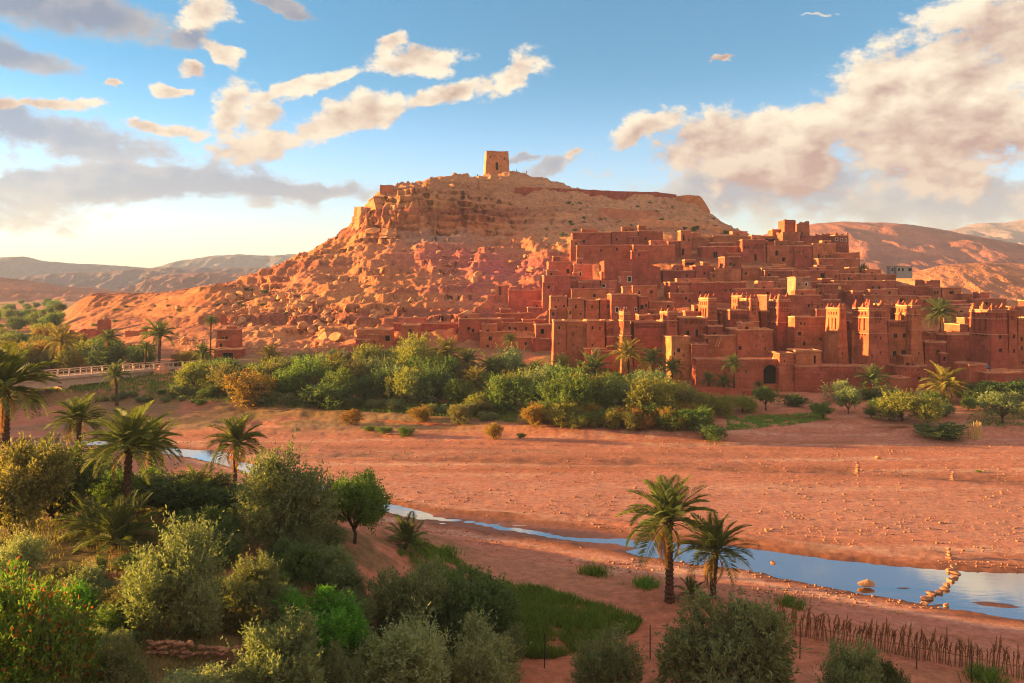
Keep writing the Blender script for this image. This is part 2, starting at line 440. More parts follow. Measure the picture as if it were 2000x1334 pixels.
# far side, per photo column: (distance, height) of the ground along the line of sight
def prof(*pts): return [(d, zc(d, p[1]) if isinstance(p, tuple) else p) for d, p in pts]
Pp = lambda y: ('p', y)
FAR = {
 -1600: prof((150, 2), (200, 4), (300, 6), (700, 9)),
 -100: prof((150, 1.5), (200, 3), (300, 5), (500, 8), (700, 10)),
 60: prof((150, 1.5), (200, 3), (300, 5.5), (500, 8), (700, 10)),
 130: prof((150, 1.8), (200, 3.5), (250, 6), (300, 9.5), (330, 12), (400, 11), (500, 9), (700, 10)),
 165: prof((150, 1.8), (200, 4), (250, 7), (300, Pp(607)), (309, Pp(577)), (350, 18.6), (420, 12), (500, 9), (700, 10)),
 300: prof((150, 2), (190, 5), (230, Pp(645)), (270, Pp(612)), (296, Pp(585)), (306, Pp(576)), (350, 19), (440, 11), (700, 10)),
 400: prof((150, 2), (185, Pp(695)), (215, Pp(655)), (245, Pp(612)), (262, Pp(590)), (270, Pp(562)), (300, 22), (360, 20), (480, 10), (700, 10)),
 470: prof((150, 2), (185, Pp(692)), (215, Pp(650)), (245, Pp(610)), (258, Pp(592)), (262, Pp(580)), (285, Pp(575)), (288, Pp(557)), (330, 23), (480, 10), (700, 10)),
 540: prof((150, 2), (185, Pp(690)), (212, Pp(645)), (245, Pp(600)), (275, Pp(560)), (300, Pp(522)), (330, 29), (480, 10), (700, 10)),
 600: prof((150, 2), (185, Pp(690)), (210, Pp(645)), (245, Pp(592)), (280, Pp(540)), (318, Pp(492)), (345, 33), (500, 9), (700, 10)),
 670: prof((150, 2), (182, Pp(690)), (206, Pp(642)), (242, Pp(590)), (282, Pp(530)), (312, Pp(480)), (328, Pp(450)), (350, 40), (500, 9), (700, 10)),
 700: prof((150, 2), (180, Pp(690)), (205, Pp(640)), (240, Pp(588)), (280, Pp(532)), (306, Pp(482)), (318, Pp(455)), (322, Pp(425)), (332, Pp(415)), (352, 47), (500, 9), (700, 10)),
 735: prof((150, 2), (180, Pp(690)), (205, Pp(640)), (240, Pp(586)), (280, Pp(530)), (304, Pp(478)), (314, Pp(450)), (317, Pp(400)), (322, Pp(378)), (340, Pp(371)), (380, 50), (500, 12), (700, 10)),
 800: prof((150, 2), (178, Pp(692)), (203, Pp(642)), (240, Pp(585)), (278, Pp(528)), (300, Pp(478)), (310, Pp(455)), (313, Pp(405)), (317, Pp(374)), (345, Pp(363)), (395, 52), (500, 15), (700, 10)),
 860: prof((150, 2.2), (178, Pp(693)), (203, Pp(642)), (240, Pp(583)), (278, Pp(525)), (300, Pp(475)), (309, Pp(458)), (312, Pp(415)), (318, Pp(380)), (338, Pp(362)), (356, Pp(346)), (410, 55), (520, 15), (700, 10)),
 970: prof((150, 2.5), (178, Pp(697)), (203, Pp(645)), (238, Pp(590)), (275, Pp(520)), (298, Pp(478)), (309, Pp(455)), (316, Pp(425)), (328, Pp(392)), (345, Pp(366)), (372, Pp(337)), (392, Pp(335)), (450, 60), (560, 15), (700, 10)),
 1020: prof((150, 2.6), (176, Pp(700)), (203, Pp(648)), (236, Pp(592)), (275, Pp(520)), (298, Pp(476)), (315, Pp(443)), (332, Pp(408)), (350, Pp(376)), (375, Pp(342)), (392, Pp(341)), (450, 58), (560, 15), (700, 10)),
 1080: prof((150, 2.8), (170, Pp(710)), (200, Pp(650)), (232, Pp(590)), (270, Pp(515)), (298, Pp(463)), (313, Pp(430)), (325, Pp(400)), (345, Pp(375)), (375, Pp(353)), (400, 66), (560, 15), (700, 10)),
 1140: prof((150, 3), (165, Pp(720)), (190, Pp(665)), (215, Pp(600)), (245, Pp(545)), (275, Pp(487)), (300, Pp(452)), (330, Pp(412)), (352, Pp(388)), (368, Pp(374)), (390, 62), (560, 15), (700, 10)),
 1330: prof((150, 2.6), (165, Pp(708)), (185, Pp(660)), (205, Pp(608)), (230, Pp(555)), (255, Pp(508)), (285, Pp(463)), (315, Pp(432)), (345, Pp(402)), (360, Pp(386)), (385, 60), (560, 15), (700, 10)),
 1385: prof((150, 2.5), (165, Pp(708)), (185, Pp(660)), (205, Pp(608)), (230, Pp(555)), (255, Pp(508)), (285, Pp(466)), (315, Pp(442)), (342, Pp(420)), (362, Pp(409)), (400, 45), (560, 15), (700, 10)),
 1440: prof((150, 2.4), (165, Pp(706)), (185, Pp(658)), (205, Pp(608)), (230, Pp(555)), (255, Pp(508)), (285, Pp(470)), (320, Pp(453)), (345, Pp(451)), (400, 35), (560, 14), (700, 10)),
 1500: prof((150, 2.3), (165, Pp(706)), (185, Pp(658)), (205, Pp(608)), (230, Pp(555)), (250, Pp(515)), (270, Pp(478)), (290, Pp(462)), (320, 38), (400, 22), (560, 12), (700, 10)),
 1560: prof((150, 2.2), (165, Pp(706)), (185, Pp(658)), (205, Pp(608)), (230, Pp(560)), (250, Pp(525)), (262, Pp(500)), (280, Pp(488)), (310, 31), (400, 18), (560, 12), (700, 10)),
 1660: prof((150, 2.2), (165, Pp(706)), (185, Pp(658)), (205, Pp(612)), (230, Pp(568)), (250, Pp(540)), (270, Pp(528)), (310, 24), (400, 15), (560, 11), (700, 10)),
 1750: prof((150, 2.4), (165, Pp(706)), (185, Pp(660)), (205, Pp(618)), (230, Pp(580)), (250, Pp(560)), (280, Pp(548)), (310, 22), (400, 14), (560, 11), (700, 10)),
 1850: prof((150, 2.8), (165, Pp(706)), (185, Pp(668)), (205, Pp(635)), (230, Pp(605)), (260, Pp(580)), (300, Pp(573)), (400, 14), (560, 11), (700, 10)),
 1960: prof((150, 3.2), (165, Pp(712)), (185, Pp(678)), (205, Pp(655)), (230, Pp(630)), (260, Pp(605)), (300, Pp(592)), (450, 12), (700, 10)),
 2200: prof((150, 3.4), (185, Pp(690)), (230, Pp(650)), (300, Pp(612)), (500, 10), (700, 10)),
 3800: prof((150, 3.4), (185, 6), (300, 10), (700, 10)),
}
BANK = np.array([(-1600, 150), (0, 150), (330, 145), (600, 131), (900, 121), (1030, 114), (1200, 110.5), (1420, 110), (1500, 114), (1640, 118), (1800, 113), (2000, 113), (3800, 113)], float)
LOGD = np.linspace(math.log(105), math.log(14000), 520)
PXT = np.arange(-1600, 3801, 10.0)
_keys = sorted(FAR)
_tab = []
for k in _keys:
    db = np.interp(k, BANK[:, 0], BANK[:, 1])
    pts = [(100, 0.0), (db, 0.05), (db + 2.2, 0.85)] + FAR[k] + [(1500, 10), (14000, 10)]
    d, z = zip(*pts)
    _tab.append(np.interp(LOGD, np.log(d), z))
_tab = np.array(_tab)
TAB = np.array([np.interp(PXT, _keys, _tab[:, j]) for j in range(len(LOGD))]).T      # [px, D]
ker = np.exp(-0.5 * (np.arange(-6, 7) / 1.6) ** 2); ker /= ker.sum()
TAB = np.apply_along_axis(lambda a: np.convolve(np.pad(a, 6, mode='edge'), ker, 'valid'), 0, TAB)

RIV = np.array([(-600, 850, 858), (200, 858, 868), (330, 870, 888), (380, 876, 896), (440, 888, 910), (500, 903, 930), (560, 922, 948), (620, 940, 966), (700, 962, 988), (780, 982, 1006),
                (860, 998, 1025), (950, 1008, 1040), (1050, 1018, 1055), (1150, 1030, 1072), (1250, 1045, 1088), (1350, 1055, 1103), (1450, 1060, 1117), (1550, 1072, 1137),
                (1650, 1083, 1160), (1750, 1093, 1178), (1850, 1100, 1197), (2000, 1107, 1220), (2200, 1130, 1260), (3800, 1160, 1340)], float)
BARS = [(1555, 1088, 70, 3.0, 0.30), (1760, 1147, 55, 5, 0.34), (1945, 1180, 90, 8, 0.40), (1600, 1120, 20, 2, .2), (905, 1003, 50, 3, .3), (1830,1178,45,4,.34), (600,945,26,3,.3),(470,900,20,2.5,.3)]
def river_s(px, y):
    df = 32000 / (np.interp(px, RIV[:, 0], RIV[:, 1]) - 570)
    dn = 32000 / (np.interp(px, RIV[:, 0], RIV[:, 2]) - 570)
    m_ = (df - dn) * 0.13
    dn = dn + m_; df = df - m_
    return (y - dn) / (df - dn), df - dn
WATER_Z = -0.14
def zground(x, y, detail=True):
    """height of the land; returns z and masks used for colour"""
    x = np.asarray(x, float); y = np.asarray(y, float)
    yy = np.maximum(y, 4.0)
    px = np.clip(1000 + FP * x / yy, -1590, 3790)
    left = ss(1.0, -13.0, x)
    near = 0.45 + 6.6 * left * (1 - ss(46, 72, y)) + 0.5 * ss(62, 48, y) * (1 - left)
    near = np.maximum(near, 17.0 - 0.5 * y)
    # unseen rise to the west, added to keep the low sun off the near ground
    rid = ss(-70, -330, px) * (1.0 + 5.0 * ss(60, 110, y) * (1 - ss(150, 200, y)))
    near = near + rid * ss(10, 50, y)
    near_w = 1 - ss(100, 108, y)
    # bed of the river: flat between the two banks
    nb = 32000 / (np.interp(px, RIV[:, 0], RIV[:, 2]) - 570)
    flat = ss(nb - 9, nb - 2, y)
    bed = 0.05 + rid * ss(10, 50, y)
    zn = near * (1 - flat) + bed * flat
    ip = np.clip((px + 1600) / 10, 0, len(PXT) - 1.001); i0 = ip.astype(int); fx = ip - i0
    ld = np.clip((np.log(np.maximum(yy, 105)) - LOGD[0]) / (LOGD[1] - LOGD[0]), 0, len(LOGD) - 1.001); j0 = ld.astype(int); fy = ld - j0
    zf = (TAB[i0, j0] * (1 - fx) + TAB[i0 + 1, j0] * fx) * (1 - fy) + (TAB[i0, j0 + 1] * (1 - fx) + TAB[i0 + 1, j0 + 1] * fx) * fy
    zf = zf + rid * (1 - ss(150, 260, y))
    z = zn * near_w + zf * (1 - near_w)
    # the channel
    wob = 0.25 * fbm(x * 0.35, y * 0.35, 2.0, 3)
    s, wd = river_s(px, y + wob * 1.6)
    inside = np.minimum(s, 1 - s) * wd          # metres inside the channel
    ch = ss(-0.7, 0.5, inside)
    pw = px + 45 * fbm(x * 0.25, y * 0.4, 8.0, 2)
    mud_ = ss(760, 870, pw) * (1 - ss(1220, 1330, pw))
    s0 = river_s(px, y + wob * 1.6)[0]
    thread = np.exp(-((s0 - 0.5 + 0.25 * fbm(x * 0.1, y * 0.1, 3.0, 2)) / 0.10) ** 2) * 0.105
    floor_ = -thread * mud_ - 0.42 * (1 - mud_) + mud_ * (-0.105 + 0.06 * fbm(x * 0.12, y * 0.5, 6.0, 3))
    z = np.where(ch > 0, z * (1 - ch) + floor_ * ch, z)
    bar = np.zeros_like(z)
    yp = HY + FP * (CAMZ + 0.1) / yy
    for (bx, by, rx, ry, hh) in BARS:
        q = ((px - bx) / rx) ** 2 + ((yp - by - (px - bx) * 0.10) / ry) ** 2
        bar = np.maximum(bar, hh * np.exp(-q * 1.2))
    z = z + bar * ch
    return z, dict(px=px, ch=ch, inside=inside, left=left, flat=flat, yp=yp)
def zt(x, y): return float(zground(np.array([x]), np.array([y]))[0][0])
_dscan = np.concatenate([np.arange(24, 160, 0.25), np.arange(160, 420, 1.0)])
def solveD(px, py, dmin=24.0):
    """distance at which the ground is seen at photo position (px, py)"""
    ds = _dscan[_dscan >= dmin]
    z = zground((px - 1000) * ds / FP, ds)[0]
    pr = HY + (CAMZ - z) * FP / ds
    k = np.nonzero(pr <= py)[0]
    return float(ds[k[0]]) if len(k) else 400.0
def gpt(px, py, D=None):
    D = D or solveD(px, py)
    x = (px - 1000) * D / FP
    return Vector((x, D, zt(x, D)))

def mixc(a, b, t):
    t = np.clip(t, 0, 1)[..., None]
    return a * (1 - t) + np.asarray(b) * t
def build_terrain():
    pxs = np.concatenate([np.arange(-1500, -150, 50), np.arange(-150, 2151, 3.0), np.arange(2200, 3701, 50)])
    D1 = np.exp(np.linspace(math.log(4), math.log(26), 14, endpoint=False))
    D2 = np.exp(np.linspace(math.log(26), math.log(112), 190, endpoint=False))
    D3 = np.linspace(112, 300, 180, endpoint=False)
    D4 = np.linspace(300, 330, 60, endpoint=False)
    D5 = np.linspace(330, 420, 60, endpoint=False)
    D6 = np.exp(np.linspace(math.log(420), math.log(13500), 60))
    Ds = np.concatenate([D1, D2, D3, D4, D5, D6])
    PX, DD = np.meshgrid(pxs, Ds)
    X = (PX - 1000) * DD / FP; Y = DD.copy()
    Z, mk = zground(X, Y)
    inframe = ss(-260, -120, PX) * 1.0
    yp = HY + FP * (CAMZ - Z) / DD
    # ---- relief
    hillm = ss(170, 205, Y) * (1 - ss(420, 520, Y)) * ss(3, 12, Z) * ss(90, 170, PX)        # rocky hill
    vill = ss(1060, 1150, PX) * (1 - ss(290, 320, Y))                                        # built-up part stays smooth
    rocky = hillm * (1 - 0.75 * vill) * (0.38 + 0.62 * ss(360, 490, PX))
    small = 0.05 * fbm(X * 0.8, Y * 0.8, 0.0, 3) + 0.10 * fbm(X * 0.13, Y * 0.13, 5.0, 2)
    Z = Z + small * (1 - mk['ch']) * ss(20, 40, Y) * (0.35 + 0.65 * (1 - mk['flat'] * (Y < 112)))
    gard = (1 - ss(190, 230, Y)) * ss(112, 125, Y)
    Z = Z + gard * 0.25 * fbm(X * 0.2, Y * 0.2, 1.0, 3)
    # gullies running down the slopes, ledges, rubble
    gul = 1 - np.abs(fbm(X * 0.055, Y * 0.016, 3.0, 4))
    Z = Z + rocky * ((gul - 0.75) * 3.2 + 1.1 * fbm(X * 0.10, Y * 0.10, 8.0, 4) + 0.9 * (0.55 - np.abs(fbm(X * 0.28, Y * 0.20, 1.0, 3))) + 0.45 * fbm(X * 0.8, Y * 0.6, 4.0, 2))
    # hard strata: terraces across the slope
    st = Z / 2.9 + 0.5 * fbm(X * 0.03, Y * 0.03, 4.0, 3)
    fr = st - np.floor(st)
    led = (ss(0.0, 0.35, fr) - fr)
    Z = Z + rocky * (1 - 0.75 * ss(930, 1060, PX)) * led * 1.9 * ss(0.1, 0.6, fbm(X * 0.02, Y * 0.03, 9.0, 3) + 0.5)
    # low mesa at the left
    ypz = HY + FP * CAMZ / DD
    for (pts, wdt, dep) in (([(300, 878), (500, 884), (800, 892), (1000, 900), (1250, 905), (1500, 915), (1700, 924), (2000, 941), (2600, 970)], 5.0, 0.32), ([(600, 842), (1000, 868), (1300, 872), (1600, 864), (2000, 868)], 2.0, 0.22), ([(850, 1000), (1100, 1010), (1300, 1036), (1600, 1068), (2000, 1098)], 3.0, -0.22)):
        pts = np.array(pts, float)
        dd = (ypz - np.interp(PX, pts[:, 0], pts[:, 1]) + 4.0 * fbm(X * 0.15, Y * 0.15, 11.0, 3)) / wdt
        Z = Z - dep * np.exp(-dd ** 2) * mk['flat'] * (1 - mk['ch']) * (Y < 140) * ss(pts[0, 0] - 100, pts[0, 0] + 100, PX)
    # ---- cliff faces pushed in and out along the view depth
    gy, gx = np.gradient(Z, axis=0) / np.gradient(Y, axis=0), np.gradient(Z, axis=1) / np.maximum(np.gradient(X, axis=1), 1e-6)
    steep = np.sqrt(gy ** 2 + gx ** 2)
    cl = ss(0.9, 2.5, steep) * hillm
    hsh = lambda k: (np.sin(k * 127.1 + 311.7) * 43758.5453) % 1.0
    jx = X + 1.6 * fbm(X * 0.15, Z * 0.15, 2.0, 2)
    b1, b2 = np.floor(jx / 7.0), np.floor(jx / 2.6 + 0.4 * np.floor(Z / 5.0))
    l1 = np.floor(Z / 2.1 + 0.35 * fbm(X * 0.06, Z * 0.1, 5.0, 2))
    but = (hsh(b1) - 0.5) * 7.0 + (hsh(b2 + 40) - 0.5) * 2.4
    lay = (hsh(l1 + 9) - 0.5) * 2.2 + (hsh(l1 * 3 + b2) - 0.5) * 1.2
    chip = fbm(X * 0.35, Z * 0.35, 7.0, 3) * 0.8
    Y = Y + cl * (but + lay + chip)
    X = X + cl * 0.8 * fbm(X * 0.2, Z * 0.3, 12.0, 3)
    # ---- colour of the ground itself
    n1 = fbm(X * 0.06, Y * 0.06, 0.0, 4); n2 = fbm(X * 0.5, Y * 0.5, 3.0, 3)
    c = np.ones(Z.shape + (3,)) * np.array((0.45, 0.162, 0.092))
    c = mixc(c, (0.50, 0.20, 0.125), 0.5 + 0.9 * n1)
    stripes = fbm(X * 0.018, Y * 0.30, 7.0, 4)
    bedm = mk['flat'] * (1 - ss(105, 150, Y))
    c = mixc(c, (0.45, 0.175, 0.125), bedm * (0.45 + 0.7 * stripes))
    c = mixc(c, (0.60, 0.36, 0.24), bedm * ss(0.25, 0.7, stripes + 0.5 * n2) * 0.6)
    c = mixc(c, (0.33, 0.115, 0.065), bedm * ss(0.2, 0.6, -stripes + 0.4 * n2) * 0.55)
    yp0 = HY + FP * CAMZ / DD
    gr = bedm * ss(905, 960, yp0 - (PX - 1000) * 0.028) * (1 - ss(1000, 1045, yp0 - (PX - 1300) * 0.07))
    c = mixc(c, (0.46, 0.215, 0.16), gr * (0.65 + 0.6 * n2))
    # damp, silty side channel
    for (pts, wdt, amt) in (([(300, 878), (500, 884), (800, 892), (1000, 900), (1250, 905), (1500, 915), (1700, 924), (2000, 941), (2600, 970)], 8.0, 0.8),
                            ([(500, 868), (900, 880), (1200, 888), (1500, 893)], 5.0, 0.55),
                            ([(600, 842), (1000, 868), (1300, 872), (1600, 864)], 2.5, 0.35), ([(1300, 876), (1650, 872), (2000, 880)], 2.5, 0.25),
                            ([(850, 998), (1100, 1008), (1300, 1034), (1600, 1066), (2000, 1096)], 5.0, 0.45)):
        pts = np.array(pts, float)
        dd = (yp0 - np.interp(PX, pts[:, 0], pts[:, 1]) + 5.0 * fbm(X * 0.15, Y * 0.15, 11.0, 3)) / wdt
        on = ss(pts[0, 0] - 150, pts[0, 0] + 50, PX) * (1 - ss(pts[-1, 0] - 50, pts[-1, 0] + 150, PX))
        c = mixc(c, (0.20, 0.085, 0.055), np.exp(-dd ** 2) * amt * on * (0.8 + 0.6 * n2))
    # wet rim and bed of the channel, salt line on the far rim
    c = mixc(c, (0.21, 0.078, 0.042), ss(-2.4, 0.1, mk['inside'] + 0.6 * n2) * (Y < 140))
    c = mixc(c, (0.58, 0.36, 0.28), np.exp(-((mk['inside'] + 2.3) / 0.45) ** 2) * 0.6 * (n1 + 0.6) * (Y < 140))
    # near bank: turf between the bushes
    nb = (1 - mk['flat']) * (Y < 100)
    turf = ss(0.02, 0.35, n1 + 0.45 * n2 + 0.35 * mk['left'] - 0.05) * nb * ss(76, 60, Y)
    turf = turf * (0.25 + 0.75 * mk['left'])
    c = mixc(c, (0.10, 0.105, 0.035), turf * 0.8)
    # far bank gardens
    g2 = gard * ss(-0.15, 0.25, n1 + 0.3) * (1 - ss(1440, 1560, PX) * (1 - ss(1700, 1800, PX))) * (1 - ss(175, 200, Y))
    g2 = g2 * (1 - 0.6 * ss(1380, 1480, PX + 30 * n1))
    c = mixc(c, (0.10, 0.115, 0.035), g2 * 0.6)
    # hill
    H = np.array((0.50, 0.175, 0.075))
    hc = np.ones_like(c) * H
    hn = fbm(X * 0.05, Y * 0.05, Z * 0.05, 4); hs_ = fbm(X * 0.012, Y * 0.012, Z * 0.30, 4)
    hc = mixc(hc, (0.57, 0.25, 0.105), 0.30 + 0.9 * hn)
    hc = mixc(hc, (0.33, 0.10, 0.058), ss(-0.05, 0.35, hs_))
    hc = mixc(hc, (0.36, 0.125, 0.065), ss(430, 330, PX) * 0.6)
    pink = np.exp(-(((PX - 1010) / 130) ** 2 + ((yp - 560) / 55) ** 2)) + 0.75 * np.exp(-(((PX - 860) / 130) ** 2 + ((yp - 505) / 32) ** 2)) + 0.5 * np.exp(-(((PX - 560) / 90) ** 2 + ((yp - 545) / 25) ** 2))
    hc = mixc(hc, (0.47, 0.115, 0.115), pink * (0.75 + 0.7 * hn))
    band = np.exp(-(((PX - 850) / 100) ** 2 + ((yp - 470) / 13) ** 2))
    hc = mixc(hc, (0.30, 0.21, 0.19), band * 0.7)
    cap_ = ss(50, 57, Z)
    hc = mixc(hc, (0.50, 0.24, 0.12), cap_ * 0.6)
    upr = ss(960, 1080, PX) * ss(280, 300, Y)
    hc = mixc(hc, (0.54, 0.265, 0.145), upr * (0.55 + 0.5 * hn))  # upper right slope lightened in place of the warm light it misses
    dots = ss(0.42, 0.55, fbm(X * 0.5, Y * 0.3, 21.0, 2)) * ss(1000, 1100, PX) * ss(250, 300, Y)
    hc = mixc(hc, (0.13, 0.09, 0.045), dots * 0.7)
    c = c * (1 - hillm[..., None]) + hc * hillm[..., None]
    # green valley floor far left, bare plain elsewhere
    val = ss(200, 90, PX) * ss(190, 260, Y) * (1 - ss(900, 1200, Y)) * (1 - hillm) * ss(-0.3, 0.2, n1)
    c = mixc(c, (0.10, 0.12, 0.05), val * 0.8)
    far = ss(700, 1200, Y)
    c = mixc(c, (0.42, 0.20, 0.11), far)
    rows, cols = Z.shape
    V = np.stack([X, Y, Z], -1).reshape(-1, 3)
    idx = np.arange(rows * cols).reshape(rows, cols)
    F = np.stack([idx[:-1, :-1], idx[:-1, 1:], idx[1:, 1:], idx[1:, :-1]], -1)
    ym = 0.25 * (DD[:-1, :-1] + DD[1:, 1:] + DD[:-1, 1:] + DD[1:, :-1])
    pm = PX[:-1, :-1]
    nbk = 32000 / (np.interp(pm, RIV[:, 0], RIV[:, 2]) - 570) - 6
    bk = np.interp(pm, BANK[:, 0], BANK[:, 1])
    zone = np.where(ym < nbk, 0, np.where(ym < bk, 1, np.where(ym < 183, 2, np.where(ym < 520, 3, 4))))
    names = ['near_bank_ground', 'riverbed_ground', 'garden_ground', 'rocky_hill', 'plain_ground']
    mats = ['soil', 'soil', 'soil', 'rock', 'soil']
    wet = ss(-0.9, 0.1, mk['inside']) * (Y < 140)
    C = np.concatenate([c.reshape(-1, 3), wet.reshape(-1, 1)], 1).astype(np.float32)
    for k in range(5):
        f = F[zone == k].reshape(-1, 4)
        used, inv = np.unique(f, return_inverse=True)
        me = mesh_from(names[k], V[used], inv.reshape(-1, 4).astype(np.int32), k != 3)
        at = me.color_attributes.new('soil', 'FLOAT_COLOR', 'POINT')
        at.data.foreach_set('color', np.clip(C[used], 0, 1).ravel())
        o = link(names[k], me, None, M[mats[k]])
        o['kind'] = 'structure'
build_terrain()
# land under and around everything, out to the horizon
def base_sheet():
    mb = MB(); v = [(-16000, -2000, -2.0), (16000, -2000, -2.0), (16000, 14500, -2.0), (-16000, 14500, -2.0)]
    me = mesh_from('ground', v, np.array([[0, 1, 2, 3]], dtype=np.int32))
    at = me.color_attributes.new('soil', 'FLOAT_COLOR', 'POINT')
    at.data.foreach_set('color', np.tile(np.array((0.42, 0.2, 0.11, 0), np.float32), 4))
    o = link('ground', me, None, M['soil']); o['kind'] = 'structure'
base_sheet()

# the river
def river():
    m, t, b = new_mat('river_water')
    b.inputs['Base Color'].default_value = (0.10, 0.05, 0.03, 1)
    b.inputs['Roughness'].default_value = 0.03
    b.inputs['Specular IOR Level'].default_value = 0.5
    b.inputs['IOR'].default_value = 1.33
    P = pos(t)
    mp = t.node('ShaderNodeMapping'); mp.inputs['Scale'].default_value = (0.5, 1.6, 1); t.l.new(P, mp.inputs[0])
    bump(t, b, t.noise(mp.outputs[0], 1.6, 4, 0.55), 0.10, 0.02)
    gl = t.node('ShaderNodeBsdfGlossy'); gl.inputs['Roughness'].default_value = 0.04
    gl.inputs['Color'].default_value = (0.95, 0.95, 0.95, 1)
    t.l.new(b.inputs['Normal'].links[0].from_socket, gl.inputs['Normal'])
    mx = t.node('ShaderNodeMixShader'); mx.inputs[0].default_value = 0.5
    t.l.new(b.outputs[0], mx.inputs[1]); t.l.new(gl.outputs[0], mx.inputs[2])
    t.l.new(mx.outputs[0], t.n['Material Output'].inputs[0])
    pxs = np.arange(150, 2700, 12.0)
    v, f = [], []
    for p in pxs:
        dn = 32000 / (np.interp(p, RIV[:, 0], RIV[:, 2]) - 570) - 2.0
        df = 32000 / (np.interp(p, RIV[:, 0], RIV[:, 1]) - 570) + 2.0
        for k in range(5):
            d = dn + (df - dn) * k / 4
            v.append(((p - 1000) * d / FP, d, WATER_Z))
    n = len(pxs)
    for i in range(n - 1):
        for k in range(4):
            f.append((i*5 + k, (i+1)*5 + k, (i+1)*5 + k + 1, i*5 + k + 1))
    o = link('river_water', mesh_from('river_water', v, f), None, m)
    o['kind'] = 'structure'
river()

# ------------------------------------------------------------------ far hills
def far_hill(name, crest, D, base, col, col2, rough=1.0, depth=None, seed=0):
    crest = np.array(crest, float)
    pxs = np.arange(crest[0, 0], crest[-1, 0] + 1, max(2.5, (crest[-1, 0] - crest[0, 0]) / 500))
    top = np.interp(pxs, crest[:, 0], crest[:, 1])
    k = np.ones(9) / 9
    top = np.convolve(np.pad(top, 4, mode='edge'), k, 'valid')
    zt_ = CAMZ - (top - HY) * D / FP
    hmax = zt_.max() - base
    depth = depth or hmax * 3.2
    t = np.concatenate([np.linspace(-1, 0, 60), np.linspace(0.05, 1, 14)])
    T, PXX = np.meshgrid(t, pxs, indexing='ij')
    ZT = np.broadcast_to(zt_, T.shape)
    Y = D + T * depth
    X = (PXX - 1000) * D / FP
    sh = np.where(T < 0, 1 - ss(0, 1, -T) ** 0.9, 1 - ss(0, 1, T))
    sc_ = hmax * 0.22
    gl = (1 - np.abs(fbm(X / sc_ * 0.22, Y / sc_ * 0.10, seed * 3.1, 4))) - 0.7
    env = np.clip(1 - np.abs(2 * sh - 1) ** 2, 0, 1)
    end = np.minimum(1, np.minimum(PXX - crest[0, 0], crest[-1, 0] - PXX) / 40.0)
    Z = base + (ZT - base) * sh * 1.0 + rough * hmax * env * (0.20 * gl + 0.10 * fbm(X / sc_ * 0.5, Y / sc_ * 0.5, seed, 4))
    Z = Z + rough * hmax * 0.012 * fbm(X / sc_ * 1.6, Y / sc_ * 1.6, seed + 5, 3) * sh
    Z = np.where(end < 1, base + (Z - base) * np.clip(end, 0, 1), Z) - 0.02 * hmax * (sh < 0.02)
    band = fbm(X / sc_ * 0.05, Y / sc_ * 0.05, Z / hmax * 9.0 + seed, 3)
    n = fbm(X / sc_ * 0.4, Y / sc_ * 0.4, seed + 2.0, 4)
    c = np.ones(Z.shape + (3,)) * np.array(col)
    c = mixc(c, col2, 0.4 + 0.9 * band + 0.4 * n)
    rows, cols = Z.shape
    idx = np.arange(rows * cols).reshape(rows, cols)
    F = np.stack([idx[:-1, :-1], idx[:-1, 1:], idx[1:, 1:], idx[1:, :-1]], -1).reshape(-1, 4)
    me = mesh_from(name, np.stack([X, Y, Z], -1).reshape(-1, 3), F.astype(np.int32), True)
    at = me.color_attributes.new('soil', 'FLOAT_COLOR', 'POINT')
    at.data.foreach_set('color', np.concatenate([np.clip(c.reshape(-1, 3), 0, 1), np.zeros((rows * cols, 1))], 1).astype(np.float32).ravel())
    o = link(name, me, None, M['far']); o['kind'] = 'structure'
    return o
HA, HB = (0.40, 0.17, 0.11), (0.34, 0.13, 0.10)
far_hill('mountain', [(-900, 540), (-300, 512), (-60, 507), (0, 503), (50, 501), (75, 509), (130, 514), (200, 517), (260, 521), (330, 528), (420, 545)], 2500, 9, (0.11, .105, .15), (0.14, .12, .165), seed=1)  # mountain and mesa colours carry the bluish haze of distance
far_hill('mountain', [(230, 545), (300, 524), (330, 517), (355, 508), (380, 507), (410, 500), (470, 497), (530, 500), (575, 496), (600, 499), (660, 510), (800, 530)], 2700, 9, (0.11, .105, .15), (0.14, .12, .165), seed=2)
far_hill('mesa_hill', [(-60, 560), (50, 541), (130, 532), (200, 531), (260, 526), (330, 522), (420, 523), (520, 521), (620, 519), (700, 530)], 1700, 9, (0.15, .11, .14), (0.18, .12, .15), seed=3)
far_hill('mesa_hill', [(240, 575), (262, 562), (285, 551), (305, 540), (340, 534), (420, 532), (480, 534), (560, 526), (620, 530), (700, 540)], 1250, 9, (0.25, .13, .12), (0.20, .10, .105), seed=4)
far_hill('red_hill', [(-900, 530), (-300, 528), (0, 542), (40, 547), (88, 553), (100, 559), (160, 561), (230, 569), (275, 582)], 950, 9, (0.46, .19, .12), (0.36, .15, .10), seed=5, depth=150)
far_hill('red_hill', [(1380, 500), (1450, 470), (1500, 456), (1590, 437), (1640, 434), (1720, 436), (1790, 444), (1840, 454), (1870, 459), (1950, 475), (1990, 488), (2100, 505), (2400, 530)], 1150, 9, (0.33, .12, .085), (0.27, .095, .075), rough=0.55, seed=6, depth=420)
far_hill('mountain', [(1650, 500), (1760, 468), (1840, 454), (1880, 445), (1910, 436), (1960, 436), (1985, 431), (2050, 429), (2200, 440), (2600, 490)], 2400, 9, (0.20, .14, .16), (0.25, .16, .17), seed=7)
far_hill('orange_hill', [(1720, 560), (1780, 534), (1840, 518), (1900, 513), (2000, 515), (2200, 520), (2500, 545)], 640, 9, (0.44, .175, .085), (0.37, .14, .075), rough=0.45, seed=8, depth=110)

